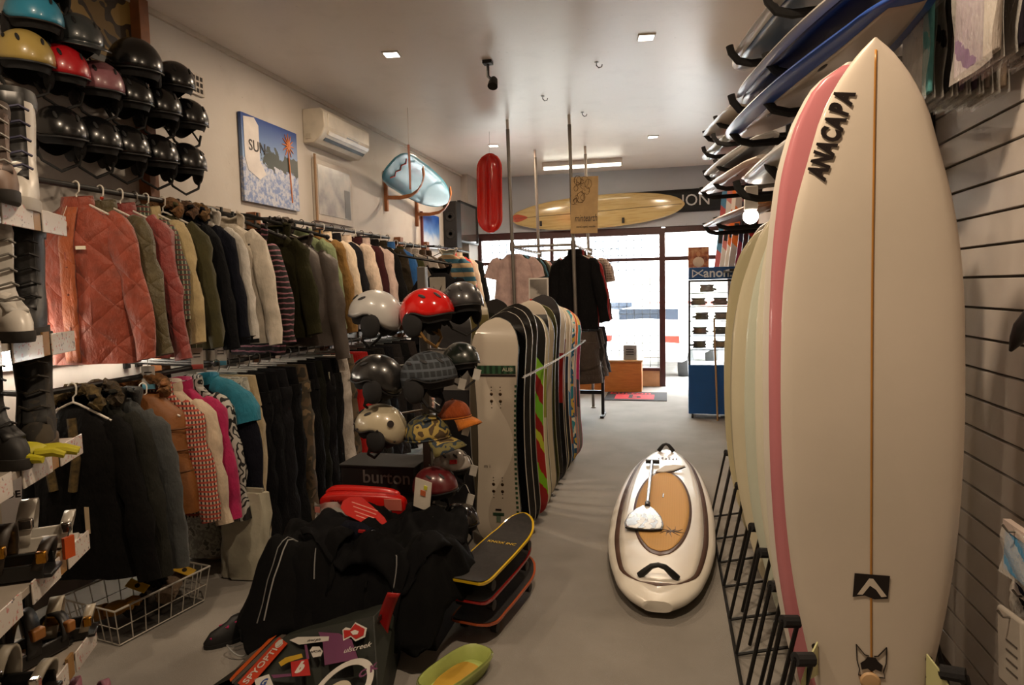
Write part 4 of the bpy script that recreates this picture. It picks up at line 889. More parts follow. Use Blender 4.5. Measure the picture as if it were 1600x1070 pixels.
# ================================================================== desk, mat, display cabinet near the door
dk = thing('counter', 'orange wood-veneer counter below the shop window', 'counter', (-1.03, 11.12, 0), (0, 0, R(0)))
def veneer():
    t = NT('orange_veneer'); v = t.coord((1, 1, 8)); n = t.noise(v, 6, 3); t.set(t.ramp(n, [(0.3, '9a5c24'), (0.7, 'b06d30')]), 0.4); return t.m
VEN = veneer()
MB().box((0.0, 0.24, 0.25), (1.18, 0.42, 0.50)).obj('body', VEN, dk, bevel=0.004); MB().box((0.0, 0.24, 0.515), (1.22, 0.46, 0.03)).obj('top', plain('b08a5c', 0.4), dk, bevel=0.004)
MB().box((-0.66, 0.24, 0.24), (0.08, 0.40, 0.48)).obj('side_panel', VEN, dk, bevel=0.004)
gb = thing('card_box', 'grey box with dark print standing on the counter', 'box', (-0.62, 11.3, 0.53), (0, 0, R(-8)))
MB().box((0, 0, 0.12), (0.22, 0.16, 0.24)).obj('carton', plain('7a7774', 0.5), gb, bevel=0.004)
for i in range(3): MB().box((0, -0.083, 0.17-i*0.04), (0.13, 0.004, 0.015)).obj('print_line', INK, gb)
gs = thing('counter_gadget', 'small dark gadget on the left of the counter', 'gadget', (-1.28, 11.3, 0.53))
MB().ball((0, 0, 0.05), (0.07, 0.05, 0.05)).obj('shell', BLACKG, gs); MB().box((0.09, 0, 0.03), (0.12, 0.05, 0.05)).obj('grip', BLACK, gs, bevel=0.01); MB().ball((-0.02, -0.045, 0.06), (0.03, 0.01, 0.02)).obj('lens', CHROME, gs)
mt_ = thing('door_mat', 'black door mat with red lettering by the doorway', 'mat', (-0.51, 10.70, 0))
MB().box((0, 0, 0.006), (0.95, 0.82, 0.012)).obj('mat_base', plain('221f1f', 0.95, bump=0.5, scale=20), mt_, bevel=0.004)
MB().box((-0.02, -0.10, 0.013), (0.6, 0.42, 0.003)).obj('red_field', plain('b02026', 0.9), mt_)
text('lettering', 'burton', 0.24, plain('b02026', 0.9), mt_, Matrix.Translation((-0.1, 0.24, 0.014)), bold=0.004); text('lettering', 'b', 0.42, plain('1c1a1a', 0.9), mt_, Matrix.Translation((-0.02, -0.1, 0.0155)), bold=0.01)
cb = thing('display_cabinet', 'blue display cabinet with glass shelves and white lettering on castors', 'cabinet', (0.245, 8.95, 0), (0, 0, R(-1)))
M_BLUE = plain('0f4a86', 0.35, var=0.04); CW, CD = 0.62, 0.46
MB().box((CW/2, CD/2, 0.39), (CW, CD, 0.64)).obj('base_cupboard', M_BLUE, cb, bevel=0.006)
for x, y in ((0.05, 0.05), (CW-0.05, 0.05), (0.05, CD-0.05), (CW-0.05, CD-0.05)): MB().lathe([(0.01, -0.015), (0.034, -0.013), (0.034, 0.013), (0.01, 0.015)], 12, Matrix.Translation((x, y, 0.036)) @ Matrix.Rotation(PI/2, 4, 'Y')).obj('castor', BLACK, cb)
for x, y in ((0.012, 0.012), (CW-0.012, 0.012), (0.012, CD-0.012), (CW-0.012, CD-0.012)): MB().box((x, y, 1.255), (0.024, 0.024, 1.09)).obj('frame_post', BLACK, cb)
for y in (0.012, CD-0.012): MB().box((CW/2, y, 1.79), (CW, 0.024, 0.024)).obj('frame_rail', BLACK, cb)
MB().box((CW/2, CD-0.004, 1.25), (CW-0.04, 0.004, 1.06)).obj('glass_back', GLASS, cb)
SHELFZ = [0.90, 1.08, 1.27, 1.46, 1.63]
for z in SHELFZ: s_ = MB().box((CW/2, CD/2, z), (CW-0.05, CD-0.04, 0.008)).obj('glass_shelf', GLASS, cb); MB().box((CW/2, 0.03, z), (CW-0.05, 0.006, 0.012)).obj('shelf_edge', plain('a9b3ae', 0.3), s_)
MB().box((CW/2, 0.006, 1.25), (CW-0.05, 0.004, 1.06)).obj('glass_front', GLASS, cb); MB().box((0.006, CD/2, 1.25), (0.004, CD-0.05, 1.06)).obj('glass_side', GLASS, cb)
sgn = MB().box((CW/2, 0.06, 1.885), (CW, 0.16, 0.155)).obj('sign_box', M_BLUE, cb, bevel=0.004)
text('lettering', 'anon.', 0.16, plain('d5dbe2', 0.4), sgn, basis((0.36, -0.022, 1.885), (1, 0, 0), (0, -1, 0)), bold=0.003)
MB().tube([(0.05, -0.022, 1.93), (0.18, -0.022, 1.85)], 0.009, 4).tube([(0.05, -0.022, 1.84), (0.18, -0.022, 1.93)], 0.009, 4).tube([(0.05, -0.022, 1.935), (0.05, -0.022, 1.835)], 0.008, 4).obj('cross_emblem', plain('d5dbe2', 0.4), sgn)
ph = thing('photo_print', 'small warm portrait photo standing on the blue cabinet', 'photo', (0.245, 9.0, 1.963))
def portrait():
    t = NT('warm_photo'); v = t.coord(); n = t.noise(v, 12, 3); t.set(t.ramp(n, [(0.3, '5e2416'), (0.5, 'b0623a'), (0.7, 'd8a878')]), 0.3); return t.m
MB().box((0.125, 0, 0.13), (0.26, 0.012, 0.26)).obj('print', portrait(), ph); MB().box((0.125, 0.02, 0.10), (0.05, 0.03, 0.2)).obj('stand', BLACK, ph)
MB().ball((0.125, -0.008, 0.17), (0.025, 0.006, 0.035), 12, 8).obj('portrait_head', plain('c98f66', 0.5), ph); MB().ball((0.125, -0.007, 0.07), (0.07, 0.005, 0.065), 14, 8).obj('portrait_shoulders', plain('dcc6ae', 0.5), ph)
def goggles(loc, rz, c, lab):
    t = thing('goggles', lab, 'goggles', loc, (0, 0, R(rz)), 'goggles in the display cabinet')
    MB().grid(lambda u, v: (0.085*math.sin((u-0.5)*2.4), -0.05*math.cos((u-0.5)*2.4), 0.02+0.075*v-0.015*math.sin(v*PI)*(abs(u-0.5) < 0.1)), 14, 4).obj('lens', plain(c, 0.15, 0.3, 0.5), t, solid=0.01)
    MB().tube([(0.085*math.sin(a), -0.05*math.cos(a)+0.004, 0.02) for a in np.linspace(-1.3, 1.3, 12)], 0.012, 6).tube([(0.085*math.sin(a), -0.05*math.cos(a)+0.004, 0.095) for a in np.linspace(-1.3, 1.3, 12)], 0.012, 6).obj('frame', plain('1d1b1a', 0.5), t)
    MB().tube([(0.08, -0.02, 0.055), (0.10, 0.06, 0.04), (0.0, 0.11, 0.03), (-0.10, 0.06, 0.04), (-0.08, -0.02, 0.055)], 0.012, 6).obj('strap', plain('2a2622', 0.8), t)
GL = [(0.24, 1.637, '6b4a2e', 'brown goggles on the top shelf of the blue cabinet'), (0.13, 1.467, '8a7a70', 'grey goggles on the left of the second shelf'), (0.40, 1.467, '6b3a3a', 'dark red goggles on the right of the second shelf'), (0.17, 1.277, '2c2a28', 'black goggles on the left of the third shelf'), (0.42, 1.277, '7a5a3a', 'tan goggles on the right of the third shelf'),
      (0.15, 1.087, '7a4a3a', 'rust goggles on the left of the fourth shelf'), (0.42, 1.087, '3a3a38', 'charcoal goggles on the right of the fourth shelf'), (0.14, 0.907, '55504a', 'silver-grey goggles on the left of the lowest glass shelf'), (0.40, 0.907, '8a6a3a', 'amber goggles on the right of the lowest glass shelf')]
for i, (x, z, c, lab) in enumerate(GL): goggles((0.245+x, 9.12, z), -15+10*(i % 4), c, lab)
ws = thing('wooden_stick', 'thin pale wooden stick leaning against the blue cabinet', 'stick'); MB().tube([(0.60, 8.86, 0.0), (0.56, 8.93, 1.3)], 0.012, 8).obj('shaft', plain('9a7a52', 0.6), ws); MB().ball((0.56, 8.93, 1.3), 0.014, 8, 6).obj('knob', plain('7d5f3c', 0.6), ws)
# ================================================================== skis and boards standing against the right wall
SKI = [('blue-grey ski by the front wall', 11.2, 0.56, '4d86a8', 'b0504e'), ('pink and white ski next to the blue-grey one', 10.6, 0.60, 'b3706a', 'b9b4ae'), ('orange and white ski in the middle of the wall row', 9.9, 0.62, 'c7642a', 'c9c3ba'), ('orange-red ski beside the navy one', 9.5, 0.64, 'd06a20', 'a8a39c'),
       ('navy and magenta ski on the right wall', 9.0, 0.68, '2a2448', 'a02a4c'), ('black ski on the right wall', 8.6, 0.70, '17161c', '3a3640'), ('bright red ski nearest along the right wall', 8.2, 0.72, 'b01c1c', '2a1a1a')]
for lab, y, x, c1, c2 in SKI:
    t = thing('ski', lab, 'ski', (x+0.18, y, 1.92), (0, R(6), 0), 'skis on the right wall')
    MB().loft([[(-w_, 0, z), (w_, 0, z), (w_, 0.012, z), (-w_, 0.012, z)] for z, w_ in ((0, 0.05), (0.3, 0.043), (0.8, 0.045), (1.2, 0.055), (1.32, 0.045), (1.37, 0.02))]).obj('ski_body', ramp_z([(0, c2), (0.25, c1), (0.6, c2), (0.75, c1)], 1.37, skew=0.6), t, smooth=50)
    MB().box((0, -0.012, 0.55), (0.06, 0.025, 0.16)).obj('binding', BLACK, t, bevel=0.006)
sh = thing('ski_ledge', 'dark ledge carrying the skis on the right wall', 'shelf', (0, 0, 0)); MB().box((0.92, 9.7, 1.90), (0.5, 3.3, 0.03)).obj('board', plain('2b2420', 0.6), sh, bevel=0.004)
for y in (8.3, 9.7, 11.1): MB().box((1.08, y, 1.80), (0.2, 0.03, 0.18)).obj('bracket', BLACK, sh, bevel=0.004)
for i, y in enumerate((6.9, 7.5)):
    t = thing('wooden_upright', 'brown wooden upright on the right wall %s' % ('nearer to the bulb' if i == 0 else 'nearer to the skis'), 'post', (XR-0.06, y, 0)); MB().box((0, 0, 1.45), (0.10, 0.10, 2.9)).obj('timber', plain('7d5a36', 0.6), t, bevel=0.004)
    for z in (1.9, 2.2, 2.5): MB().box((-0.08, 0, z), (0.16, 0.05, 0.04)).obj('peg', plain('8d6a44', 0.6), t, bevel=0.004)
# ================================================================== left wall: pictures, air conditioner, kneeboard
def snow_photo():
    t = NT('snow_park_photo'); v = t.coord(); x, y, z = t.sep(v); n = t.noise(v, 9, 5); n2 = t.noise(v, 30, 3)
    h = t.math('ADD', z, t.math('MULTIPLY', t.math('SUBTRACT', n, 0.5), 0.30))
    sky = t.ramp(z, [(0.0, '7f9cc4'), (0.36, '1f3f86')])
    snow = t.mix(t.ramp(n2, [(0.4, '000000'), (0.6, 'ffffff')]), 'b9bdc9', '6f84b4')
    c = t.mix(t.math('LESS_THAN', h, 0.0), sky, snow)
    tree = t.math('MULTIPLY', t.math('GREATER_THAN', t.math('ADD', y, t.math('MULTIPLY', n2, 0.5)), 0.12), t.math('LESS_THAN', t.math('ABSOLUTE', t.math('ADD', h, -0.04)), 0.07))
    c = t.mix(tree, c, '23302c'); t.set(c, 0.35); return t.m
p1 = thing('poster', 'large colour snow park poster with a white tower and lettering', 'poster', (XL+0.02, 5.47, 2.89), (0, 0, 0))
MB().box((0, 0, 0), (0.03, 0.86, 0.73)).obj('panel', snow_photo(), p1, bevel=0.002)
def slab(poly, x0, x1): return MB().add([(x0, p[0], p[1]) for p in poly]+[(x1, p[0], p[1]) for p in poly], [tuple(range(len(poly))), tuple(range(2*len(poly)-1, len(poly)-1, -1))]+[(i, (i+1) % len(poly), len(poly)+(i+1) % len(poly), len(poly)+i) for i in range(len(poly))])
slab([(-0.40, 0.335), (-0.25, 0.355), (-0.19, 0.30), (-0.19, 0.0), (-0.10, -0.10), (-0.20, -0.16), (-0.36, -0.10), (-0.40, 0.0)], 0.015, 0.018).obj('tower_print', plain('cfc9c6', 0.4), p1)
text('lettering', 'SUN', 0.13, INK, p1, basis((0.0195, -0.22, 0.11), (0, 1, 0), (1, 0, 0)), bold=0.001)
g = MB()
for a in range(0, 360, 30): g.tube([(0.018, 0.27, 0.22), (0.018, 0.27+0.10*math.cos(R(a)), 0.22+0.11*math.sin(R(a)))], [0.012, 0.003], 4)
g.tube([(0.018, 0.27, 0.15), (0.018, 0.30, -0.3)], 0.008, 4); g.obj('orange_star_print', plain('c06a2a', 0.4), p1)
def pale_photo():
    t = NT('faded_snow_photo'); v = t.coord(); n = t.noise(v, 5, 5); t.set(t.ramp(n, [(0.3, '8f9299'), (0.55, 'b5b5b6'), (0.7, 'c5c2be')]), 0.25); return t.m
p2 = thing('poster', 'faded grey snow picture in a pale frame beside the air conditioner', 'poster', (XL+0.02, 6.62, 2.78))
MB().box((0, 0, 0), (0.03, 0.82, 0.62)).obj('frame', plain('b5aca2', 0.5), p2, bevel=0.003); MB().box((0.017, 0.0, 0.01), (0.006, 0.70, 0.50)).obj('photo', pale_photo(), p2); MB().box((0.02, -0.40, 0.02), (0.012, 0.03, 0.66)).obj('wood_edge', plain('8d6f50', 0.6), p2); MB().box((0.021, 0.27, -0.08), (0.004, 0.12, 0.3)).obj('side_panel', plain('6a6c70', 0.4), p2)
p3 = thing('poster', 'bright blue sky poster with a white snow burst', 'poster', (XL+0.02, 9.6, 2.62))
def blue_photo():
    t = NT('blue_sky_photo'); v = t.coord(); x, y, z = t.sep(v); n = t.noise(v, 7, 4); f = t.math('ADD', z, t.math('MULTIPLY', n, 0.25)); t.set(t.ramp(f, [(0.0, 'b9c4d2'), (0.12, '5f8cc8'), (0.3, '174a9c')]), 0.3); return t.m
MB().box((0, 0, 0), (0.03, 0.70, 0.50)).obj('panel', blue_photo(), p3); MB().box((0.0, -0.365, 0), (0.035, 0.03, 0.52)).obj('edge_strip', plain('6a2a22', 0.5), p3)
p4 = thing('framed_poster', 'dark glossy framed poster in the front left corner', 'poster', (XL+0.15, 11.1, 2.86))
def dark_photo():
    t = NT('dark_colour_photo'); v = t.coord(); n = t.noise(v, 9, 4); t.set(t.ramp(n, [(0.3, '23302c'), (0.45, '4d5a58'), (0.6, '6b4038'), (0.7, '707878')]), 0.08, 0, 0.8); return t.m
MB().box((0, 0, 0), (0.03, 1.0, 0.62)).obj('photo', dark_photo(), p4); 
for y, z, dy, dz in ((-0.51, 0, 0.03, 0.66), (0.51, 0, 0.03, 0.66), (0, 0.32, 1.04, 0.03), (0, -0.32, 1.04, 0.03)): MB().box((0.01, y, z), (0.05, dy, dz)).obj('frame_bar', BLACK, p4, bevel=0.003)
MB().box((-0.07, 0, 0), (0.11, 0.9, 0.5)).obj('wall_mount', BLACK, p4)
spk = thing('speaker', 'narrow black loudspeaker beside the dark framed poster', 'speaker', (XL+0.12, 10.35, 2.78))
MB().box((0, 0, 0), (0.22, 0.24, 0.72)).obj('cabinet', plain('141313', 0.7), spk, bevel=0.012)
for z in (-0.15, 0.12): MB().lathe([(0.075, 0), (0.07, 0.008), (0.03, 0.0)], 18, Matrix.Translation((0.0, -0.121, z)) @ Matrix.Rotation(PI/2, 4, 'X')).obj('driver', plain('1f1e1e', 0.6), spk)
ac = thing('air_conditioner', 'beige split air conditioner high on the left wall', 'air conditioner', (XL, 6.58, 3.37))
def acprof(z): return float(np.interp(z, [-0.16, -0.12, -0.02, 0.12, 0.16], [0.10, 0.17, 0.235, 0.235, 0.215]))
poly = [(0.0, 0.165), (0.20, 0.165), (0.232, 0.13), (0.238, -0.02), (0.20, -0.09), (0.12, -0.16), (0.0, -0.165)]
MB().add([(p[0], -0.50, p[1]) for p in poly]+[(p[0], 0.50, p[1]) for p in poly], [tuple(range(7)), tuple(range(13, 6, -1))]+[(i, (i+1) % 7, 7+(i+1) % 7, 7+i) for i in range(7)]).obj('casing', plain('c9c0b0', 0.35), ac, bevel=0.01)
MB().box((0.232, 0.03, 0.055), (0.02, 0.92, 0.14)).obj('front_panel', plain('cfc6b6', 0.3), ac, bevel=0.006)
MB().box((0.176, 0.04, -0.105), (0.012, 0.88, 0.05), Matrix.Translation((0.176, 0, -0.105)) @ Matrix.Rotation(R(42), 4, 'Y') @ Matrix.Translation((-0.176, 0, 0.105))).obj('air_slot', BLACK, ac)
MB().box((0.225, 0.04, -0.06), (0.012, 0.90, 0.045), Matrix.Translation((0.225, 0, -0.06)) @ Matrix.Rotation(R(30), 4, 'Y') @ Matrix.Translation((-0.225, 0, 0.06))).obj('louvre', plain('d3cbbd', 0.3), ac, bevel=0.004)
MB().box((0.225, 0.1, -0.035), (0.02, 0.26, 0.018)).obj('display', plain('6d7a90', 0.3), ac)
MB().box((0.06, -0.503, -0.10), (0.05, 0.006, 0.05)).obj('knockout', plain('b8ae9e', 0.4), ac)
vt = thing('air_vent', 'small white grille vent high on the left wall', 'vent', (XL, 4.5, 3.33))
MB().box((0.012, 0, 0), (0.024, 0.24, 0.16)).obj('frame', plain('b9afa3', 0.5), vt, bevel=0.004)
for i in range(5):
    for j in range(3): MB().box((0.022, -0.085+i*0.042, -0.045+j*0.045), (0.01, 0.026, 0.03)).obj('opening', plain('2c2622', 0.8), vt)
# teal kneeboard on curved wooden brackets
KN = [(0, 0.45), (0.02, 0.66), (0.06, 0.84), (0.13, 0.95), (0.3, 1.0), (0.55, 0.98), (0.75, 0.86), (0.88, 0.66), (0.95, 0.45), (0.99, 0.2), (1.0, 0.08)]
kd = Vector((0.0, 1.0, -0.10)).normalized()
km = basis((-3.17, 7.45, 3.24), (0.70, 0, 0.71), kd)
kb = make_board('kneeboard', 'glossy teal-blue kneeboard on curved wooden wall brackets', 'kneeboard', 2.05, 0.50, 0.06, KN, plain('4f8ea4', 0.22, 0, 0.25, 0.03, 2), M=km, nose=-0.02, tail=-0.02)
sgk = 1 if (km.to_3x3() @ Vector((0, 1, 0))).x > 0 else -1
g = MB(); pts = [(-0.06+0.05*((i % 2)*2-1)*0.6, deck_y(2.05, 0.50, 0.06, KN, -0.06, 0.20, nose=-0.02, tail=-0.02, sign=sgk)+sgk*0.004, 0.10+0.035*i) for i in range(8)]
pts = [(0.16-0.05*i, deck_y(2.05, 0.50, 0.06, KN, 0.16-0.05*i, 0.22+0.05*(i % 2), nose=-0.02, tail=-0.02, sign=sgk)+sgk*0.003, 0.20+0.06*(i % 2)) for i in range(7)]
g.tube(pts, 0.009, 5); g.obj('zigzag_mark', plain('a8423a', 0.4), kb)
for i, (y, lab) in enumerate(((8.0, 'curved orange-brown wooden bracket under the left of the teal kneeboard'), (9.05, 'curved orange-brown wooden bracket under the right of the teal kneeboard'))):
    t = thing('wooden_bracket', lab, 'bracket', (XL, y, 2.9-0.1*i)); M_TB = plain('9c6034', 0.5, var=0.15)
    MB().box((0.02, 0, 0.1), (0.04, 0.05, 0.5)).obj('back_plate', M_TB, t, bevel=0.004)
    arc = [(0.03, 0.02), (0.2, 0.01), (0.34, 0.03), (0.43, 0.08), (0.49, 0.16), (0.52, 0.26), (0.51, 0.36)]
    MB().loft([[(p[0], -0.022, p[1]-0.022), (p[0], 0.022, p[1]-0.022), (p[0]+0.02, 0.022, p[1]+0.022), (p[0]+0.02, -0.022, p[1]+0.022)] for p in arc]).obj('curved_arm', M_TB, t, bevel=0.004)
sc = thing('hanging_strap', 'faded pink strap and thin line hanging from the ceiling beside the kneeboard', 'strap', (0, 0, 0))
p = atX(640, 270, -2.75); MB().grid(lambda u, v: (p.x-0.012+0.024*u, p.y+0.01*math.sin(v*4), p.z-0.18+(ZC-p.z+0.18)*v*0.55), 1, 8).obj('strap', plain('b07a68', 0.7), sc, solid=0.002)
MB().tube([(p.x, p.y, p.z+0.2), (p.x, p.y, ZC)], 0.003, 4).obj('line', plain('c9b9a8', 0.4), sc)

# ------------------------------------------------------------------ clothes rails on the left wall
M_TIM = plain('7d4a24', 0.55, var=0.15)
for i, (y, z0, z1, w, lab) in enumerate(((3.96, 0, ZC, 0.085, 'tall orange-brown timber post on the left wall by the helmets'), (5.13, 0, 2.44, 0.075, 'timber post end above the rail behind the olive jacket'), (6.26, 0, 2.40, 0.075, 'timber post end above the rail below the grey picture'),
                                         (8.29, 0, 2.45, 0.10, 'timber post end on the left wall before the blue poster'), (9.28, 0, 2.45, 0.10, 'timber post end right beneath the blue poster'))):
    t = thing('timber_post', lab, 'post', (XL+0.045, y, 0)); MB().box((0, 0, (z0+z1)/2), (0.09, w, z1-z0-0.01)).obj('timber', M_TIM, t, bevel=0.004)
    for z in (2.25, 1.2): MB().box((0.05, 0, z), (0.02, 0.05, 0.07)).obj('bracket_plate', BLACK, t, bevel=0.003)
ZR, XRAIL = 2.345, -3.12
def rail(label, x, y0, y1, z, arms, r=0.016, mat=BLACK, stops=None):
    t = thing('clothes_rail', label, 'clothes rail')
    MB().tube([(x, y0, z), (x, y1, z)], r, 10).obj('tube', mat, t)
    for y in arms: MB().tube([(XL, y, z+0.02), (x, y, z)], r*0.9, 8).obj('wall_arm', mat, t); MB().box((XL+0.01, y, z+0.02), (0.02, 0.05, 0.09)).obj('wall_plate', mat, t, bevel=0.003)
    return t
rail('black upper rail carrying the rust and parka jackets', XRAIL, 2.55, 4.2, ZR, (2.62, 4.1))
rail('black upper rail carrying the green and cream jackets', XRAIL, 4.95, 7.25, ZR+0.01, (5.0, 6.2, 7.2))
rail('black upper rail below the blue poster', XRAIL, 7.5, 8.45, ZR-0.03, (7.55, 8.4))
rail('chrome-ended upper rail carrying the striped hoodie', XRAIL, 8.75, 10.4, ZR, (8.8, 10.3))
rail('black lower rail carrying the dark coats', -2.86, 2.45, 3.72, 1.30, (2.5, 3.7))
rail('black lower rail carrying the ski trousers', -2.84, 3.74, 7.0, 1.30, (3.8, 4.8, 5.8, 6.9))
def waterfall(label, y, x0, x1, z0, z1, yy=0):
    t = thing('waterfall_arm', label, 'clothes rail')
    MB().tube([(XL, y, z0+0.02), (x0, y, z0), (x1, y+yy, z1)], 0.014, 8).obj('arm', BLACK, t); MB().box((XL+0.01, y, z0+0.02), (0.02, 0.05, 0.12)).obj('wall_plate', BLACK, t, bevel=0.003)
    for i in range(6):
        f = (i+0.7)/6.3; p = Vector((x0, y, z0)).lerp(Vector((x1, y+yy, z1)), f); MB().box((p.x, p.y, p.z+0.024), (0.012, 0.016, 0.03)).obj('peg', BLACK, t)
    MB().ball((x1, y+yy, z1), 0.02, 10, 6).obj('end_knob', BLACK, t)
waterfall('black sloping arm with pegs above the pink-striped top', 4.3, -3.2, -2.78, 2.36, 2.16, 0.22)
waterfall('black sloping arm with pegs above the grey hooded jacket', 4.72, -3.2, -2.62, 2.36, 2.18, 0.16)
waterfall('black sloping arm with pegs above the skeleton hoodie', 6.75, -3.2, -2.25, 2.20, 2.02, 0.05)

# ------------------------------------------------------------------ upper coats
RUST, OLIVE, RUSTR = quilted('8a3a24', 0.11), quilted('4a4022', 0.11), quilted('7f2f28', 0.11)
G1 = 'coats on the upper rail by the helmets'
j = jacket('rust-orange quilted jacket with a round white tag, first on the upper rail', (XRAIL, 3.06, ZR+0.016), 10, RUST, 1, L=0.86, w=0.26, sl=0.69, zipc='6b2a18', group=G1, d=0.10, badge='d8cdb8', flap=quilted('9a4a1e', 0.2), pocket=True, name='quilted_jacket')
MB().lathe([(0.028, 0), (0.028, 0.004)], 18, Matrix.Translation((0.0, -0.125, -0.23)) @ Matrix.Rotation(PI/2, 4, 'X')).obj('round_tag', plain('c9c4ba', 0.4), j)
MB().tube([(0.0, -0.08, -0.13), (0.0, -0.12, -0.2)], 0.0015, 4).obj('tag_string', WHITEP, j)
jacket('olive brown quilted jacket behind the rust-orange one', (XRAIL, 3.22, ZR+0.016), 3, OLIVE, 2, L=0.84, w=0.26, sl=0.68, group=G1, name='quilted_jacket')
jacket('brick red quilted jacket with rounded sleeve, third on the upper rail', (XRAIL, 3.36, ZR+0.016), 2, RUSTR, 3, L=0.86, w=0.275, sl=0.72, group=G1, d=0.09, name='quilted_jacket')
jacket('green and red tartan shirt on the upper rail', (XRAIL, 3.47, ZR+0.016), 0, plaid('2e3a30', '8a8a72', '5e2a26', 34, 0.3), 4, L=0.70, w=0.23, sl=0.5, group=G1, d=0.05, name='tartan_shirt', cat='shirt')
jacket('cream jacket between tartan shirt and olive parka', (XRAIL, 3.56, ZR+0.016), 0, cloth('a89670'), 5, L=0.78, w=0.245, sl=0.64, group=G1, d=0.06)
jacket('olive parka with brown fur hood', (XRAIL, 3.70, ZR+0.016), 0, cloth('3d3a20'), 6, L=0.84, w=0.265, sl=0.68, collar='hood', fur='6a4c30', group=G1, name='parka')
jacket('black parka with brown fur hood', (XRAIL, 3.84, ZR+0.016), 0, cloth('0f1013'), 7, L=0.86, w=0.265, sl=0.70, collar='hood', fur='5a4434', group=G1, name='parka')
jacket('navy parka with fur collar beside the white jackets', (XRAIL, 3.95, ZR+0.016), 0, cloth('10121c'), 8, L=0.80, w=0.265, sl=0.66, collar='hood', fur='6b5236', group=G1, name='parka', cuff=cloth('0c0c10'))
jacket('white ski jacket with black cuff', (XRAIL, 4.07, ZR+0.016), -2, cloth('b9b4ad'), 9, L=0.80, w=0.265, sl=0.66, group=G1, cuff=cloth('151515'), collar='hood')
jacket('off-white ski jacket with creased sleeve at the end of the first rail', (-3.05, 4.24, ZR+0.01), -4, cloth('c2b9ab'), 10, L=0.84, w=0.28, sl=0.70, group=G1, collar='hood', d=0.09, badge='3a3a3a')
for y, lab in ((3.06, 'white plastic hanger holding the rust-orange jacket'), (3.22, 'white plastic hanger with red size ring'), (3.36, 'white plastic hanger of the brick red jacket'), (3.70, 'white plastic hanger of the olive parka'), (3.56, 'white plastic hanger of the cream jacket')):
    h = hanger((XRAIL, y, ZR+0.016), 0, WHITEP, lab, 'white plastic hangers on the upper rail')
    if 'red size' in lab: MB().tube([(0.012, 0, -0.055), (0.004, 0, -0.065)], 0.009, 8).obj('size_ring', plain('b03a22', 0.4), h)
for y in (3.47, 3.84, 3.95, 4.07): hanger_small((XRAIL, y, ZR+0.016), 0, 'steel', 'wire hangers between the parkas', 'thin wire hanger on the upper rail between tartan shirt and white jackets')
# second section
G2 = 'coats on the upper rail beyond the white jackets'
jacket('black top with pink and white stripes hanging low from a sloping arm', (-2.98, 4.42, 2.27), -8, bands('100d0f', '8a5a66', 26, 2, 0.72, jit=0.03), 11, L=0.86, w=0.22, sl=0.62, collar='hood', group=G2, name='striped_top', cat='top', d=0.06)
jacket('dark olive jacket with hood behind the striped top', (-2.95, 4.68, 2.32), -6, cloth('2b2a18'), 12, L=0.80, w=0.24, sl=0.62, collar='hood', group=G2)
jacket('grey-brown padded jacket with big hood facing the camera', (-2.84, 4.80, 2.245), 14, plain('4a413b', 0.55, bump=0.4, var=0.12, scale=8), 13, L=0.80, w=0.25, sl=0.76, collar='hood', group=G2, splay=0.16, d=0.10, zipc='2a2624')
up = [('black hooded jacket with fluffy grey collar behind the padded one', '1b1918', 5.02, 'hood', '4e4640', 0.70, 0.25, None), ('pale sage green padded jacket', '6f7a58', 5.36, 'collar', None, 0.74, 0.275, None), ('mustard brown corduroy jacket', '7a5a2c', 5.56, 'collar', None, 0.86, 0.27, None),
      ('cream ski jacket beside the mustard one', 'cbb9a2', 5.72, 'collar', None, 0.76, 0.27, 'c0ab92'), ('black thin jacket between two cream ones', '17161a', 5.90, 'collar', None, 0.70, 0.26, None), ('cream-pink ski jacket with seams', 'c9b4a2', 6.12, 'collar', None, 0.74, 0.29, 'b09a8a'),
      ('dark brown jacket with maroon collar', '3a1c1e', 6.36, 'collar', None, 0.72, 0.27, None), ('pale pink ski jacket', 'c4aca2', 6.54, 'collar', None, 0.74, 0.28, None), ('black jacket under the end of the second rail', '131212', 6.76, 'collar', None, 0.72, 0.28, None),
      ('dark olive-brown jacket at the end of the second rail', '2d261c', 6.98, 'collar', None, 0.70, 0.28, None), ('bright blue jacket peeping out at the rail gap', '2a5a94', 7.2, 'collar', None, 0.66, 0.28, None)]
for i, (lab, c, y, col, fur, L, w, z) in enumerate(up):
    jacket(lab, (XRAIL, y, ZR+0.026), -2, cloth(c), 20+i, L=L, w=w, sl=0.64+0.04*(i % 3), collar=col, fur=fur, group=G2, zipc=z)
    hanger_small((XRAIL, y, ZR+0.026), 0, 'black' if i % 3 else 'white', 'hangers on the second upper rail', 'hanger on the second upper rail between padded and blue jackets')
for i, (lab, c, y) in enumerate((('olive jacket on the third upper rail', '3a3a20', 7.45), ('stone grey jacket on the third upper rail', '7a7066', 7.7), ('light grey jacket on the third upper rail', '9d938a', 7.95), ('brown jacket on the third upper rail', '4a3a2a', 8.2), ('dark brown jacket at the end of the third upper rail', '37291d', 8.42))):
    jacket(lab, (XRAIL, y, ZR-0.014), -2, cloth(c), 35+i, L=0.74, w=0.28, sl=0.6, group='jackets on the third upper rail')
    hanger_small((XRAIL, y, ZR-0.014), 0, 'white', 'hangers on the third upper rail', 'hanger on the third upper rail under the blue poster')
k = jacket('black hooded sweater with a grey skull print facing the camera', (-2.36, 6.79, 2.04), 6, cloth('0e0d0f'), 44, L=0.7, w=0.25, sl=0.6, collar='hood', group='single garments on sloping arms', d=0.10, name='hooded_sweater', cat='sweater')
MB().box((0, -0.120, -0.26), (0.17, 0.01, 0.20)).obj('print_field', plain('7d766c', 0.7), k, bevel=0.02)
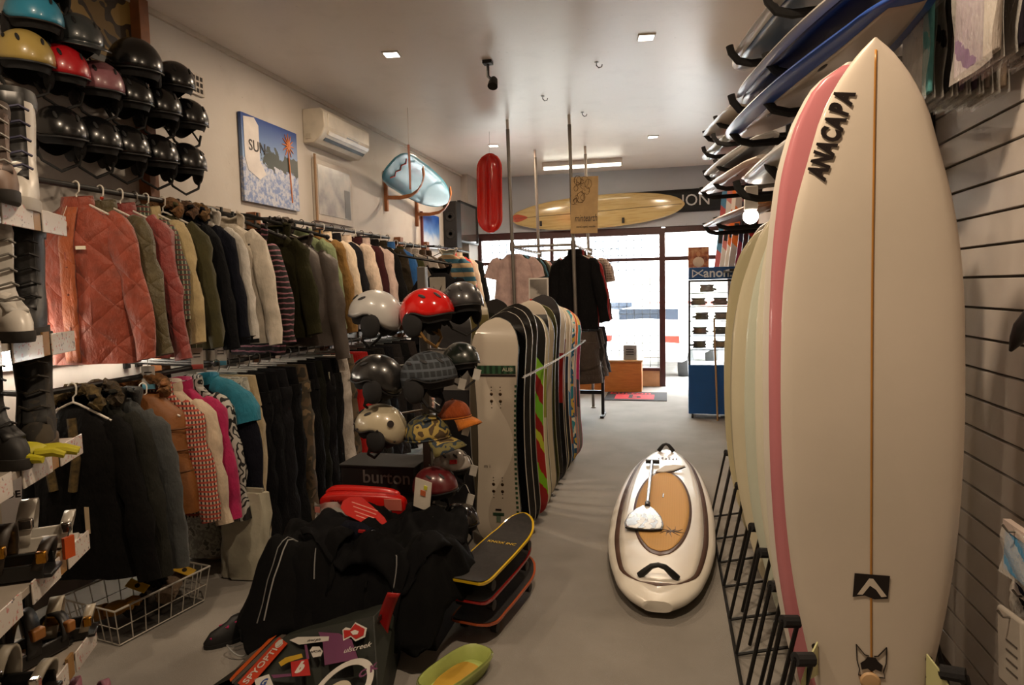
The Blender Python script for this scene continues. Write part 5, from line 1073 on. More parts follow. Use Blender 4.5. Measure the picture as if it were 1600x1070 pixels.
MB().ball((0, -0.126, -0.40), (0.085, 0.03, 0.10), 16, 10).obj('skull_print', plain('b5ada2', 0.6), k)
for s in (-1, 1): MB().ball((s*0.03, -0.152, -0.395), (0.018, 0.006, 0.022), 10, 6).obj('eye_print', INK, k); MB().tube([(s*0.02, -0.128, -0.31), (s*0.045, -0.128, -0.25)], [0.006, 0.002], 5).obj('horn_print', INK, k)
MB().ball((0, -0.153, -0.43), (0.035, 0.008, 0.012), 10, 6).obj('mouth_print', INK, k)
G4 = 'jackets on the upper rail by the front window'
st_ = jacket('blue and tan striped hooded sweater facing the camera', (-3.0, 9.0, ZR+0.016), 8, bands('2a5a6c', 'a08a68', 8, 2, 0.5), 46, L=0.72, w=0.27, sl=0.55, group=G4, collar='hood', hoodmat=cloth('b0a898'), name='hooded_sweater', cat='sweater')
for i, (lab, c, y) in enumerate((('bright red jacket beside the striped sweater', 'b0241c', 9.3), ('cream jacket beside the bright red one', 'bfae98', 9.58), ('black jacket last on the rail by the front window', '121212', 9.9))):
    jacket(lab, (XRAIL+0.06, y, ZR+0.016), -2, cloth(c), 47+i, L=0.78, w=0.28, sl=0.64, group=G4)
for y in (9.0, 9.3, 9.58, 9.9): hanger_small((XRAIL, y, ZR+0.016), 0, 'black', 'hangers on the rail by the front window', 'black hanger on the rail by the front window')
# ------------------------------------------------------------------ lower coats and trousers
XLO, ZLO = -2.86, 1.316
GL_ = 'coats on the lower rail'
k = jacket('black coat with fur-lined hood and white hanger, first on the lower rail', (XLO, 2.72, ZLO), 6, cloth('0c0b0a'), 81, L=0.84, w=0.25, sl=0.7, collar='hood', fur='4a3c20', group=GL_, d=0.10, name='coat', cat='coat')
for s in (-1, 1): MB().tube([(s*0.05, -0.10, -0.15), (s*0.075, -0.12, -0.35), (s*0.05, -0.125, -0.5)], 0.02, 8).obj('fur_edge', furry('4a3c20'), k, smooth=0)
MB().box((0.12, -0.13, -0.64), (0.022, 0.004, 0.13)).obj('price_tag', plain('b5a285', 0.5), k)
hanger((XLO, 2.70, ZLO), 6, WHITEP, 'white plastic hanger inside the fur-hooded black coat', 'white hangers on the lower rail')
lo = [('dark grey long coat with hood beside the fur-hooded one', '23231f', 2.86, 0.86, 'hood', '3a3020'), ('charcoal coat with lighter grey sleeve', '3a3c3c', 2.98, 0.84, 'hood', None)]
for i, (lab, c, y, L, col, fur) in enumerate(lo): jacket(lab, (XLO, y, ZLO), -2, cloth(c), 83+i, L=L, w=0.255, sl=0.72, collar=col, fur=fur, group=GL_, name='coat', cat='coat')
v = jacket('caramel brown padded vest with fur collar and white hanger', (XLO+0.03, 3.14, ZLO), 10, plain('7a4a1e', 0.6, bump=0.5, var=0.1, scale=7), 86, L=0.66, w=0.24, collar='hood', fur='6b4a2a', group=GL_, sleeves=False, zipc='3a2410', name='padded_vest', cat='vest', d=0.10, pocket=True)
for z in (-0.30, -0.42, -0.54, -0.66): MB().tube([(0.245*math.cos(a), 0.108*math.sin(a), z) for a in np.linspace(0, 2*PI, 25)[:-1]], 0.006, 5, closed=True).obj('quilt_seam', plain('5c3614', 0.8), v)
hanger((XLO+0.03, 3.12, ZLO-0.06), 10, WHITEP, 'white plastic hanger standing out of the caramel vest', 'white hangers on the lower rail')
jacket('red and black gingham shirt on the lower rail', (XLO, 3.26, ZLO), 0, plaid('b59a86', '2a2220', '9a3a2c', 40, 0.45), 87, L=0.72, w=0.235, sl=0.58, group=GL_, d=0.05, name='gingham_shirt', cat='shirt')
lo2 = [('cream fleece top on the lower rail', 'b8a690', 3.34, 0.70), ('magenta fleece top on the lower rail', '9c1e4e', 3.43, 0.72)]
for i, (lab, c, y, L) in enumerate(lo2): jacket(lab, (XLO, y, ZLO), 0, cloth(c), 88+i, L=L, w=0.255, sl=0.62, group=GL_, name='fleece_top', cat='top', d=0.06)
def scribble():
    t = NT('black_white_scribble'); v = t.coord(); w = t.new('ShaderNodeTexWave'); w.inputs['Scale'].default_value = 9; w.inputs['Distortion'].default_value = 18; w.inputs['Detail'].default_value = 2
    t.link(v, w.inputs[0]); t.set(t.ramp(w.outputs[1], [(0.25, '141414'), (0.3, 'a5a39c')], 'CONSTANT'), 0.85); return t.m
jacket('black and white scribble-patterned jacket', (XLO, 3.52, ZLO), 0, scribble(), 90, L=0.74, w=0.25, sl=0.66, group=GL_)
jacket('black jacket with teal shoulders', (XLO+0.03, 3.64, ZLO), -3, cloth('10111a'), 91, L=0.74, w=0.27, sl=0.66, group=GL_, hoodmat=cloth('1f6a80'), d=0.09)
# teal yoke for that jacket
yk = [o for o in bpy.data.objects if o.get('label') == 'black jacket with teal shoulders'][0]
for s in (-1, 1): limb(MB(), [(s*0.07, -0.004, -0.135), (s*0.17, -0.004, -0.175), (s*0.275, -0.006, -0.25), (s*0.305, -0.015, -0.36)], [0.062, 0.075, 0.085, 0.083], 3.3, 0.95, amp=0.006, seg=8).obj('shoulder_panel', cloth('1f6a80'), yk, smooth=70)
GT = 'ski trousers on the lower rail'
tr = [('white patterned ski trousers', camo(['a9a79c', '8d8c84', 'b5b2a6', '6d6c68'], 20), 3.76, 1.17, 0.19), ('long beige ski trousers', cloth('a29273'), 3.86, 1.22, 0.18), ('black ski trousers beside the beige ones', cloth('0b0b0d'), 3.97, 1.19, 0.18), ('black ski trousers with a hanging white tag', cloth('0d0d0f'), 4.08, 1.21, 0.19),
      ('charcoal ski trousers with grey tag', cloth('17171a'), 4.2, 1.19, 0.19), ('black ski trousers with small grey print at the hem', cloth('0a0a0c'), 4.33, 1.21, 0.19), ('brown camouflage ski trousers', camo(['2c261c', '544430', '3d3526', '6d5a40'], 7), 4.47, 1.17, 0.19),
      ('black ski trousers behind the camouflage ones', cloth('0c0c0d'), 4.6, 1.19, 0.19), ('dark green-black ski trousers', cloth('14150f'), 4.72, 1.17, 0.18), ('black ski trousers with pale side stripe', cloth('0f0e10'), 4.85, 1.17, 0.18), ('black ski trousers before the white ones', cloth('0b0b0b'), 4.97, 1.15, 0.18),
      ('white and beige ski trousers with round print', cloth('a79f96'), 5.12, 1.09, 0.19), ('camouflage ski trousers beside the red ones', camo(['2c261c', '544430', '3d3526'], 9), 5.25, 1.09, 0.18), ('bright red ski trousers behind the helmet stand', cloth('a3130f'), 5.45, 1.09, 0.22)]
for k, (c, d) in enumerate((('0c0b0c', 'black ski trousers right behind the red ones'), ('1a1816', 'dark brown ski trousers far back behind the helmet stand'), ('0d0d10', 'black ski trousers third behind the red ones'), ('221f1e', 'charcoal ski trousers behind the checked helmet'), ('0b0b0b', 'black ski trousers behind the camouflage cap'), ('2a2422', 'dark taupe ski trousers far behind the helmet stand'), ('101013', 'black ski trousers at the far end of the lower rail'))): tr.append((d, cloth(c), 5.62+0.2*k, 1.09, 0.21))
for i, (lab, m, y, L, w) in enumerate(tr):
    t = pants(lab, (-2.84, y, ZLO), 0, m, 95+i, L=L, w=w+0.03, group=GT, d=0.055)
    if 'white tag' in lab: MB().box((0.12, -0.09, -0.30), (0.05, 0.004, 0.20)).obj('paper_tag', plain('a9a596', 0.6), t, rot=(0, R(10), 0))
    if 'grey tag' in lab: MB().box((0.14, -0.09, -0.62), (0.05, 0.004, 0.08)).obj('paper_tag', plain('8a8a84', 0.6), t)
    if 'pale side' in lab: MB().tube([(0.215, -0.03, -0.2), (0.22, -0.03, -0.6)], 0.006, 5).obj('side_stripe', plain('9a9888', 0.6), t)
    if 'beige ski trousers with round' in lab: MB().lathe([(0.04, 0), (0.032, 0.004), (0.03, 0.001)], 20, Matrix.Translation((0.13, -0.10, -0.98)) @ Matrix.Rotation(PI/2, 4, 'X')).obj('round_print', plain('3a3a3a', 0.6), t)
# carton of white things on the floor below the beige trousers
pk_ = thing('plastic_bag', 'white plastic wrapped trousers bag hanging low by the beige trousers', 'bag', (-2.52, 3.52, 0.0))
MB().loft([[(0.17*k*math.copysign(abs(math.cos(a))**0.5, math.cos(a))+0.012*math.sin(5*a+z*14), 0.04*k*math.sin(a)+0.012*math.sin(9*math.cos(a)+z*11), z) for a in np.linspace(0, 2*PI, 25)[:-1]] for z, k in ((0.01, 0.93), (0.03, 1.0), (0.12, 0.97), (0.2, 1.02), (0.3, 0.99), (0.42, 1.0), (0.55, 0.92))]).obj('bag', plain('a8a391', 0.35, bump=0.4, var=0.1), pk_, smooth=60)
MB().box((0, -0.0, 0.56), (0.26, 0.02, 0.03)).obj('top_seam', plain('8d8878', 0.4), pk_)
# price cards dangling below the upper coats
for i, (px, py, lab, c2) in enumerate(((232, 590, 'grey price card with blue foot below the brick red sleeve', '5a93a8'), (308, 560, 'white price card below the black parka', 'a34a44'), (345, 555, 'grey price card with blue foot below the white jackets', '4a86a0'))):
    p = atX(px, py, -2.82); t = thing('price_card', lab, 'price tag', p, (0, 0, R(20)), 'price cards dangling from coats')
    MB().box((0, 0, 0), (0.07, 0.004, 0.13)).obj('card', plain('a39d94', 0.6), t); MB().box((0, -0.003, -0.05), (0.068, 0.003, 0.028)).obj('colour_foot', plain(c2, 0.5), t); MB().tube([(0, 0, 0.065), (0, 0.01, 0.20), (-0.02, 0.02, 0.30)], 0.0015, 4).obj('string', WHITEP, t)
    for z in (0.03, 0.01): MB().box((0, -0.003, z), (0.04, 0.002, 0.006)).obj('print_line', INK, t)
# ================================================================== helmets
def shell_pts(a, b, c, th, v, drop=0.0, rear=0.065, arch=0.045, front=-0.005):
    rim = front-rear*(0.5-0.5*math.cos(th))**1.3+arch*math.exp(-((abs(((th+PI) % (2*PI))-PI)-1.75)/0.42)**2)-drop
    pm = math.acos(max(-0.95, min(0.95, rim/c))); ph = pm*v
    return (a*math.sin(ph)*math.cos(th), b*math.sin(ph)*math.sin(th), c*math.cos(ph))
def helmet(label, loc, rz, mat, size=1.0, group=None, ry=0, rx=0, vents=3, ventc='0e0e0f', liner='131213', strap='141313', earpad=True, visor=False, name='helmet', cat='helmet', detail=None):
    t = thing(name, label, cat, loc, (R(rx), R(ry), R(rz)), group, scale=size)
    def dome(a, b, c, drop, nu=28, nv=10):
        rings = [[shell_pts(a, b, c, 2*PI*k/nu, max(v, 0.02)/1.0, drop) for k in range(nu)] for v in np.linspace(0.0, 1, nv+1)]
        m = MB().loft(rings, False); m.f.append(tuple(range(nu))); return m
    dome(0.142, 0.112, 0.125, 0.0).obj('shell', mat, t, smooth=70, solid=0.007)
    MB().tube([shell_pts(0.141, 0.111, 0.124, 2*PI*k/40, 1) for k in range(40)], 0.0045, 5, closed=True).obj('rim_edge', mat if visor else plain(liner, 0.6), t)
    dome(0.128, 0.099, 0.113, 0.035).obj('liner', plain(liner, 0.9), t, smooth=70)
    if earpad:
        for s in (-1, 1):
            e = MB().ball((-0.03, s*0.095, -0.045), (0.055, 0.022, 0.065), 14, 9).obj('ear_pad', plain(liner, 0.85), t)
    MB().tube([(0.0, 0.095, -0.07), (0.025, 0.075, -0.125), (0.035, 0.0, -0.165), (0.025, -0.075, -0.125), (0.0, -0.095, -0.07)], 0.0075, 6).tube([(-0.07, -0.085, -0.06), (0.01, -0.085, -0.11)], 0.006, 5).tube([(-0.07, 0.085, -0.06), (0.01, 0.085, -0.11)], 0.006, 5).obj('chin_strap', plain(strap, 0.8), t)
    for k in range(vents):
        for s in (-1, 1):
            th = s*(0.55+0.75*k); p = Vector(shell_pts(0.144, 0.114, 0.127, th, 0.52)); nrm = Vector((p.x/0.02, p.y/0.013, p.z/0.016)).normalized()
            M = basis(p, Vector((1, 0, -0.5)), nrm); MB().ball((0, 0, 0), (0.024, 0.008, 0.004), 8, 5).obj('vent', plain(ventc, 0.7), t).matrix_local = M
    if visor: MB().grid(lambda u, v: ((0.135+0.06*v)*math.cos((u-0.5)*1.9), (0.11+0.03*v)*math.sin((u-0.5)*1.9), -0.002-0.02*v), 10, 3).obj('peak', mat, t, solid=0.006, smooth=70)
    return t
GW = 'helmets on the left wall hooks'
HB = [('sky blue helmet', 'top left corner of the wall', 2.93, 3.17, '2f86a6', 3), ('dark grey helmet right of the sky blue one', '', 3.18, 3.15, '33383a', 2), ('black helmet in the top row left of the timber post', '', 3.60, 3.14, '0d0d0d', 0), ('black helmet in the top row on the timber post', '', 3.92, 3.13, '101010', 2),
      ('sand yellow helmet at the left edge of the wall display', '', 2.86, 2.95, 'a08a4a', 2), ('bright red helmet on the left wall', '', 3.07, 2.95, 'a3141c', 2), ('dusty pink helmet on the left wall', '', 3.31, 2.94, '8a5a62', 2), ('glossy black helmet next to the dusty pink one', '', 3.53, 2.93, '0c0c0c', 1), ('glossy black helmet second right of the dusty pink one', '', 3.78, 2.93, '0b0b0b', 1), ('glossy black helmet at the right end of the middle row', '', 4.03, 2.92, '0e0e0f', 2),
      ('black helmet first in the lowest row', '', 3.03, 2.62, '0d0d0e', 1), ('black ridged helmet second in the lowest row', '', 3.26, 2.62, '0c0c0d', 3), ('black ridged helmet third in the lowest row', '', 3.48, 2.62, '0b0b0b', 3), ('black helmet fourth in the lowest row', '', 3.73, 2.62, '0c0b0c', 2), ('black helmet at the right end of the lowest row', '', 3.99, 2.62, '101011', 2)]
for i, (lab, ex, y, z, c, nv) in enumerate(HB):
    big = 1.36 if 'left of the timber' in lab else 1.16
    lb_ = lab+(' in the '+ex if ex else '')
    helmet(lb_, (-3.17, y, z), -32+(i*7 % 13), gloss(c, 0.26 if c < '20' else 0.34, 0.25), big, GW, ry=14, vents=nv, visor='dark grey' in lab, earpad=(i % 2 == 0 or z < 2.7))
helmet('beige helmet cut off by the top of the picture', (-3.17, 3.02, 3.38), -25, gloss('a5927a', 0.3), 1.0, GW, ry=10, vents=1)
hp = thing('helmet_pegboard', 'long grey hooks on the left wall holding the helmets', 'rack')
for (lab, ex, y, z, c, nv) in HB: MB().tube([(XL, y, z+0.045), (-3.16, y, z+0.05), (-3.14, y, z+0.065)], 0.006, 6).obj('peg', DARKMET, hp)
for z in (3.30, 3.02, 2.70): MB().box((XL+0.01, 3.5, z-0.06), (0.02, 1.5, 0.05)).obj('strip', DARKMET, hp, bevel=0.003)
ps = thing('poster', 'dark brown and yellow poster behind the top helmets', 'poster', (XL+0.01, 3.62, 3.45)); MB().box((0, 0, 0), (0.015, 0.75, 0.5)).obj('print', camo(['1d150e', '6b5426', '2c2013', '8a7038'], 4, 0.6, 0), ps); MB().box((0.006, 0, -0.255), (0.02, 0.76, 0.012)).obj('edge_strip', plain('6b5a34', 0.5), ps)

# ------------------------------------------------------------------ helmet stand
HS = thing('helmet_stand', 'grey steel post stand with wire arms carrying helmets and caps', 'stand', (-1.40, 3.72, 0))
M_GS = plain('5a5753', 0.4, 0.4)
MB().box((0, 0, 0.95), (0.05, 0.05, 1.86)).obj('post', M_GS, HS, bevel=0.004); MB().box((0, 0, 0.015), (0.5, 0.4, 0.03)).obj('base', M_GS, HS, bevel=0.004)
GS = 'helmets and caps on the steel stand'
def plaid_h():
    return plaid('22262a', '3a4046', '4a5058', 26, 0.3)
HSL = [('white-grey helmet with oval vents at the top left of the steel stand', 587, 492, 'b3b2b0', 172, 1.05), ('bright red glossy helmet at the top of the steel stand', 667, 490, 'c21612', -10, 1.06), ('charcoal helmet with grey lettering at the top right of the steel stand', 722, 476, '343335', -50, 0.98),
       ('matt black helmet below the white-grey one', 590, 592, '1d1c1c', 172, 1.05), ('dark checked helmet below the red one', 670, 590, None, -10, 1.1), ('dark green helmet next to the checked one', 720, 565, '1e2420', -45, 0.85), ('cream helmet with black rivets on the steel stand', 595, 668, 'b5aa90', 172, 1.02),
       ('pale grey helmet with red badge on the steel stand', 706, 728, '9d9791', -30, 0.82), ('maroon helmet with a large white card on it', 680, 762, '54171b', -20, 0.92), ('glossy black helmet at the right of the clothes pile', 718, 815, '161416', -30, 0.85)]
for i, (lab, px, py, c, rz, sc_) in enumerate(HSL):
    yy = 3.45 if px < 690 else 3.60
    p = atY(px, py, yy); m = plaid_h() if c is None else gloss(c, 0.12 if 'gloss' in lab or 'red' in lab else 0.3, 0.6)
    h = helmet(lab, p, rz, m, sc_*1.06, GS, rx=0, ry=-4, vents=2 if c else 3, strap='7a5a2a' if 'red glossy' in lab else '141313', ventc='2a2a2c')
    if 'lettering' in lab: text('lettering', 'RED', 0.05, plain('6c6a6a', 0.4), h, basis((0.06, -0.118, 0.0), (1, 0, 0.25), (0.3, -1, 0.25)), depth=0.001, shear=0.2)
    if 'rivets' in lab:
        for th in (0.3, 1.0, 1.9, 2.6): q = shell_pts(0.146, 0.116, 0.128, th, 0.93); MB().ball(q, 0.006, 8, 6).obj('rivet', INK, h)
        for th in (2.4,): q = Vector(shell_pts(0.147, 0.117, 0.129, th, 0.6)); MB().lathe([(0.018, 0), (0.018, 0.003), (0.012, 0.003)], 16, basis(q, (1, 0, 0), q)).obj('round_emblem', INK, h)
    if 'card' in lab: MB().box((0.03, -0.145, 0.01), (0.115, 0.004, 0.165), Matrix.Rotation(R(12), 4, 'Y')).obj('paper_card', plain('cfc8bc', 0.5), h); MB().box((0.035, -0.149, 0.02), (0.035, 0.003, 0.03), Matrix.Rotation(R(12), 4, 'Y')).obj('orange_print', plain('b5603a', 0.5), h); MB().box((0.05, -0.149, 0.055), (0.022, 0.003, 0.022), Matrix.Rotation(R(12), 4, 'Y')).obj('yellow_print', plain('c2c23a', 0.5), h)
    if 'badge' in lab: MB().box((0.115, -0.085, 0.055), (0.05, 0.012, 0.03), Matrix.Translation((0.115, -0.085, 0.055)) @ Matrix.Rotation(R(40), 4, 'Z') @ Matrix.Rotation(R(-35), 4, 'X') @ Matrix.Translation((-0.115, 0.085, -0.055))).obj('red_badge', plain('a82a2a', 0.4), h, bevel=0.004)
    # wire arm of the stand to this helmet with a small label
    a = Vector((-1.40, 3.72, p.z+0.06)); b = p+Vector((0, 0, 0.06))
    MB().tube([a-Vector((-1.40, 3.72, 0)), b-Vector((-1.40, 3.72, 0))], 0.006, 6).obj('wire_arm', STEEL, HS)
def cap(label, px, py, m, m2, rz, sc_=1.0, Y=3.5):
    p = atY(px, py, Y); t = thing('cap', label, 'cap', p, (0, R(-6), R(rz)), GS, scale=sc_)
    nu = 24; rings = [[(0.10*math.sin(ph)*math.cos(2*PI*k/nu), 0.09*math.sin(ph)*math.sin(2*PI*k/nu), 0.10*math.cos(ph)**0.8 if ph < PI/2 else 0) for k in range(nu)] for ph in np.linspace(0.03, PI/2, 9)]
    mb = MB().loft(rings, False); mb.f.append(tuple(range(nu))); mb.obj('crown', m, t, smooth=70, solid=0.004)
    MB().grid(lambda u, v: ((0.095+0.085*v*math.cos((u-0.5)*1.6))*math.cos((u-0.5)*1.9), (0.09+0.02*v)*math.sin((u-0.5)*1.9), -0.002-0.03*v*v-0.03*(2*u-1)**2*v), 12, 5).obj('peak', m2, t, solid=0.005, smooth=70)
    MB().ball((0, 0, 0.1), 0.008, 8, 6).obj('button', m, t)
    MB().tube([(0.1*math.cos(a), 0.09*math.sin(a), 0.004) for a in np.linspace(0, 2*PI, 25)[:-1]], 0.004, 5, closed=True).obj('sweatband', m2, t)
    a = Vector((-1.40, 3.72, p.z)); MB().tube([a-Vector((-1.40, 3.72, 0)), p-Vector((-1.40, 3.72, -0.03))], 0.006, 6).obj('wire_arm', STEEL, HS)
CAMO = camo(['1f2a34', '6a6238', '26323c', 'a08a48', '4a3a24'], 13)
cap('blue and tan camouflage cap on the steel stand', 668, 685, CAMO, CAMO, -15, 1.35)
cap('orange and brown cap hanging right of the camouflage one', 710, 652, cloth('8a3f16'), cloth('a85f1a'), -20, 1.0, 3.58)
for i, (px, py, lab) in enumerate(((745, 585, 'small white price tag dangling beside the charcoal helmet'), (722, 600, 'small white price tag below the checked helmet'), (728, 672, 'small white price tag below the orange cap'), (740, 735, 'small white price tag beside the pale grey helmet'), (735, 780, 'small white price tag beside the maroon helmet'))):
    p = atY(px, py, 3.52); t = thing('price_tag', lab, 'price tag', p, (0, R(15), 0), 'price tags on the steel stand'); MB().box((0, 0, 0), (0.04, 0.004, 0.06)).obj('tag', plain('b5b1a9', 0.5), t)
    MB().tube([(-0.01, 0, 0.03), (-0.05, 0.03, 0.06), (-0.12, 0.06, 0.05), (p.x*0-1.40-p.x, 3.72-3.52, 0.06)], 0.003, 5).obj('wire', STEEL, t)
# ================================================================== angled shelf unit with boots and bindings
EX, EY = -2.16, 2.06
SU = thing('shelf_unit', 'pale shelf unit with price strips at the left edge', 'shelf unit', (EX, EY, 0), (0, 0, R(117)))
SUM = Matrix.Translation((EX, EY, 0)) @ Matrix.Rotation(R(117), 4, 'Z')
M_SH = plain('9a9186', 0.5, var=0.05); SHZ = [2.03, 1.61, 1.22, 0.85, 0.47, 0.16]
def strip_mat(seed):
    t = NT('price_strip_print'); v = t.coord((1, 1, 1)); n = t.noise(v, 70+seed, 2); r_ = t.ramp(n, [(0.62, '000000'), (0.66, 'ffffff')]); n2 = t.noise(v, 45+seed, 2); k = t.ramp(n2, [(0.66, '000000'), (0.70, 'ffffff')])
    c = t.mix(t.math('MULTIPLY', r_, 0.7), 'c9c2ba', 'b8605c'); c = t.mix(t.math('MULTIPLY', k, 0.8), c, '4a4550'); t.set(c, 0.2, 0, 0.6); return t.m
MB().box((-0.55, 0.335, 1.15), (1.15, 0.02, 2.3)).obj('back_panel', M_SH, SU)
for x in (-0.235,): MB().box((x, 0.32, 1.1), (0.03, 0.02, 2.2)).obj('divider', plain('8d6a3c', 0.5), SU, bevel=0.003)
for i, z in enumerate(SHZ):
    s_ = MB().box((-0.55, 0.17, z-0.012), (1.10, 0.33, 0.024)).obj('shelf', M_SH, SU, bevel=0.002)
    MB().box((-0.235, 0.004, z-0.02), (0.05, 0.01, 0.08)).obj('label_clip', plain('8d6a3c', 0.5), s_)
    for x0, x1 in ((-0.20, 0.0), (-0.48, -0.27), (-0.80, -0.55)): MB().box(((x0+x1)/2, -0.002, z-0.025), (x1-x0, 0.006, 0.075)).obj('price_strip', strip_mat(i*3+int(x0*10)), s_, bevel=0.002)
def on_shelf(x, y, z): return SUM @ Vector((x, y, z))
def boot(label, x, y, z, mat, sole, rz=0, h=0.36, trim=None, laces=None, sc_=1.0, buckle=False, emblem=False, panels=None):
    t = thing('snowboard_boot', label, 'boot', on_shelf(x, y, z), (0, 0, R(27+rz)), 'boots on the shelf unit', scale=sc_)
    # toe towards local +x
    prof = [(0.025, -0.10, 0.205, 0.052), (0.06, -0.11, 0.20, 0.056), (0.10, -0.115, 0.165, 0.056), (0.135, -0.12, 0.09, 0.054), (0.17, -0.125, 0.055, 0.052), (0.22, -0.13, 0.045, 0.055), (0.29, -0.14, 0.055, 0.060), (h, -0.14, 0.06, 0.060)]
    rings = []
    for z_, x0, x1, w in prof:
        cx, a = (x0+x1)/2, (x1-x0)/2; rings.append([(cx+a*math.copysign(abs(math.cos(b))**0.85, math.cos(b)), w*math.sin(b)*(0.92+0.12*math.cos(b)), z_) for b in np.linspace(0, 2*PI, 25)[:-1]])
    MB().loft(rings).obj('upper', mat, t, smooth=70)
    MB().loft([[(0.05+0.165*k*math.copysign(abs(math.cos(b))**0.8, math.cos(b)), 0.056*k*math.sin(b), z_) for b in np.linspace(0, 2*PI, 25)[:-1]] for z_, k in ((0.0, 0.96), (0.012, 1.0), (0.035, 1.0))]).obj('sole', sole, t, smooth=50)
    MB().loft([[(-0.04+0.10*k*math.cos(b), 0.062*k*math.sin(b), z_) for b in np.linspace(0, 2*PI, 21)[:-1]] for z_, k in ((h-0.01, 0.98), (h+0.015, 1.02), (h+0.04, 0.96), (h+0.035, 0.8))]).obj('padded_collar', trim or BLACK, t, smooth=70)
    MB().grid(lambda u, v: (float(np.interp(v, [0, 0.35, 0.5, 1], [0.165, 0.075, 0.055, 0.065])), -0.03+0.06*u, float(np.interp(v, [0, 0.35, 0.5, 1], [0.10, 0.14, 0.20, h+0.02]))), 3, 8).obj('tongue', trim or mat, t, solid=0.012, smooth=70)
    for k in range(5):
        zz = 0.13+k*0.045; xx = float(np.interp(zz, [0.10, 0.14, 0.20, h], [0.165, 0.085, 0.062, 0.07]))+0.008; MB().tube([(xx-0.02, -0.04, zz+0.01), (xx, -0.015, zz), (xx, 0.015, zz+0.01), (xx-0.02, 0.04, zz)], 0.004, 5).obj('lace', laces or plain('8d8a84', 0.6), t)
    if buckle:
        for zz in (0.12, 0.24): MB().box((0.06, -0.058, zz), (0.05, 0.012, 0.025)).obj('buckle', CHROME, t, bevel=0.003)
    if emblem:
        g = MB(); rr = random.Random(3)
        for k in range(14): a = k*0.9; g.ball((-0.035+0.020*math.cos(a)*(0.4+k/14), -0.063, 0.26+0.028*math.sin(a)*(0.4+k/14)), (0.007, 0.003, 0.008), 8, 5)
        g.obj('gold_emblem', plain('9a7424', 0.4), t)
    for (cx, cz, a, b) in (panels or []): MB().ball((cx, -0.054, cz), (a, 0.010, b), 14, 8).obj('dark_panel', BLACK, t)
    return t
WB = plain('c0bbb3', 0.35); SO = plain('2a2826', 0.8)
boot('white snowboard boot with black panels on the top shelf', -0.12, 0.09, SHZ[0], WB, plain('a8a39b', 0.6), -70, 0.34, BLACK, plain('3a3a52', 0.6), 1.12, panels=[(0.0, 0.27, 0.035, 0.05), (-0.01, 0.12, 0.03, 0.045), (0.10, 0.07, 0.05, 0.02)], buckle=False)
boot('brown snowboard boot at the left edge of the top shelf', -0.36, 0.06, SHZ[0], plain('5e4a3e', 0.6), SO, -60, 0.30, plain('3a2c24', 0.7), None, 0.95)
boot('white snowboard boot at the left edge of the second shelf', -0.33, 0.09, SHZ[1], WB, SO, -50, 0.33, plain('a9a59e', 0.5), plain('5a564f', 0.6), 1.0, panels=[(0.08, 0.055, 0.09, 0.012)])
boot('black snowboard boot with gold emblem on the second shelf', -0.09, 0.10, SHZ[1], plain('161513', 0.5), SO, -72, 0.34, BLACK, BLACK, 1.05, emblem=True)
boot('dark brown camouflage boot on the third shelf', -0.10, 0.10, SHZ[2], camo(['15120e', '2a241a', '1d1913', '3a3224'], 12), plain('4a3a24', 0.7), -70, 0.32, plain('12110f', 0.8), plain('2b2720', 0.6), 1.12)
boot('black boot in shadow on the left of the third shelf', -0.36, 0.14, SHZ[2], plain('0f0e0d', 0.6), SO, -40, 0.30, BLACK, BLACK, 1.0)
yg = thing('yellow_glove', 'yellow and black glove lying on the third shelf', 'glove', on_shelf(-0.40, 0.03, SHZ[2]), (0, 0, R(40)))
M_Y = plain('a8a014', 0.6, bump=0.4); MB().ball((0, 0, 0.035), (0.075, 0.05, 0.035), 16, 10).obj('palm', M_Y, yg)
for k, (dx, dy, l) in enumerate(((0.06, 0.035, 0.07), (0.075, 0.012, 0.08), (0.075, -0.012, 0.078), (0.06, -0.035, 0.06))): MB().tube([(dx*0.7, dy, 0.035), (dx+l*0.5, dy*1.1, 0.035), (dx+l, dy*1.2, 0.022)], [0.016, 0.015, 0.011], 8).obj('finger', M_Y, yg)
MB().tube([(0.0, -0.045, 0.035), (0.035, -0.085, 0.03), (0.07, -0.095, 0.025)], [0.017, 0.016, 0.011], 8).obj('thumb', M_Y, yg); MB().loft([[(-0.06-0.03*k, 0.05*math.cos(b), 0.035+0.032*math.sin(b)) for b in np.linspace(0, 2*PI, 17)[:-1]] for k in range(4)]).obj('cuff', BLACK, yg)
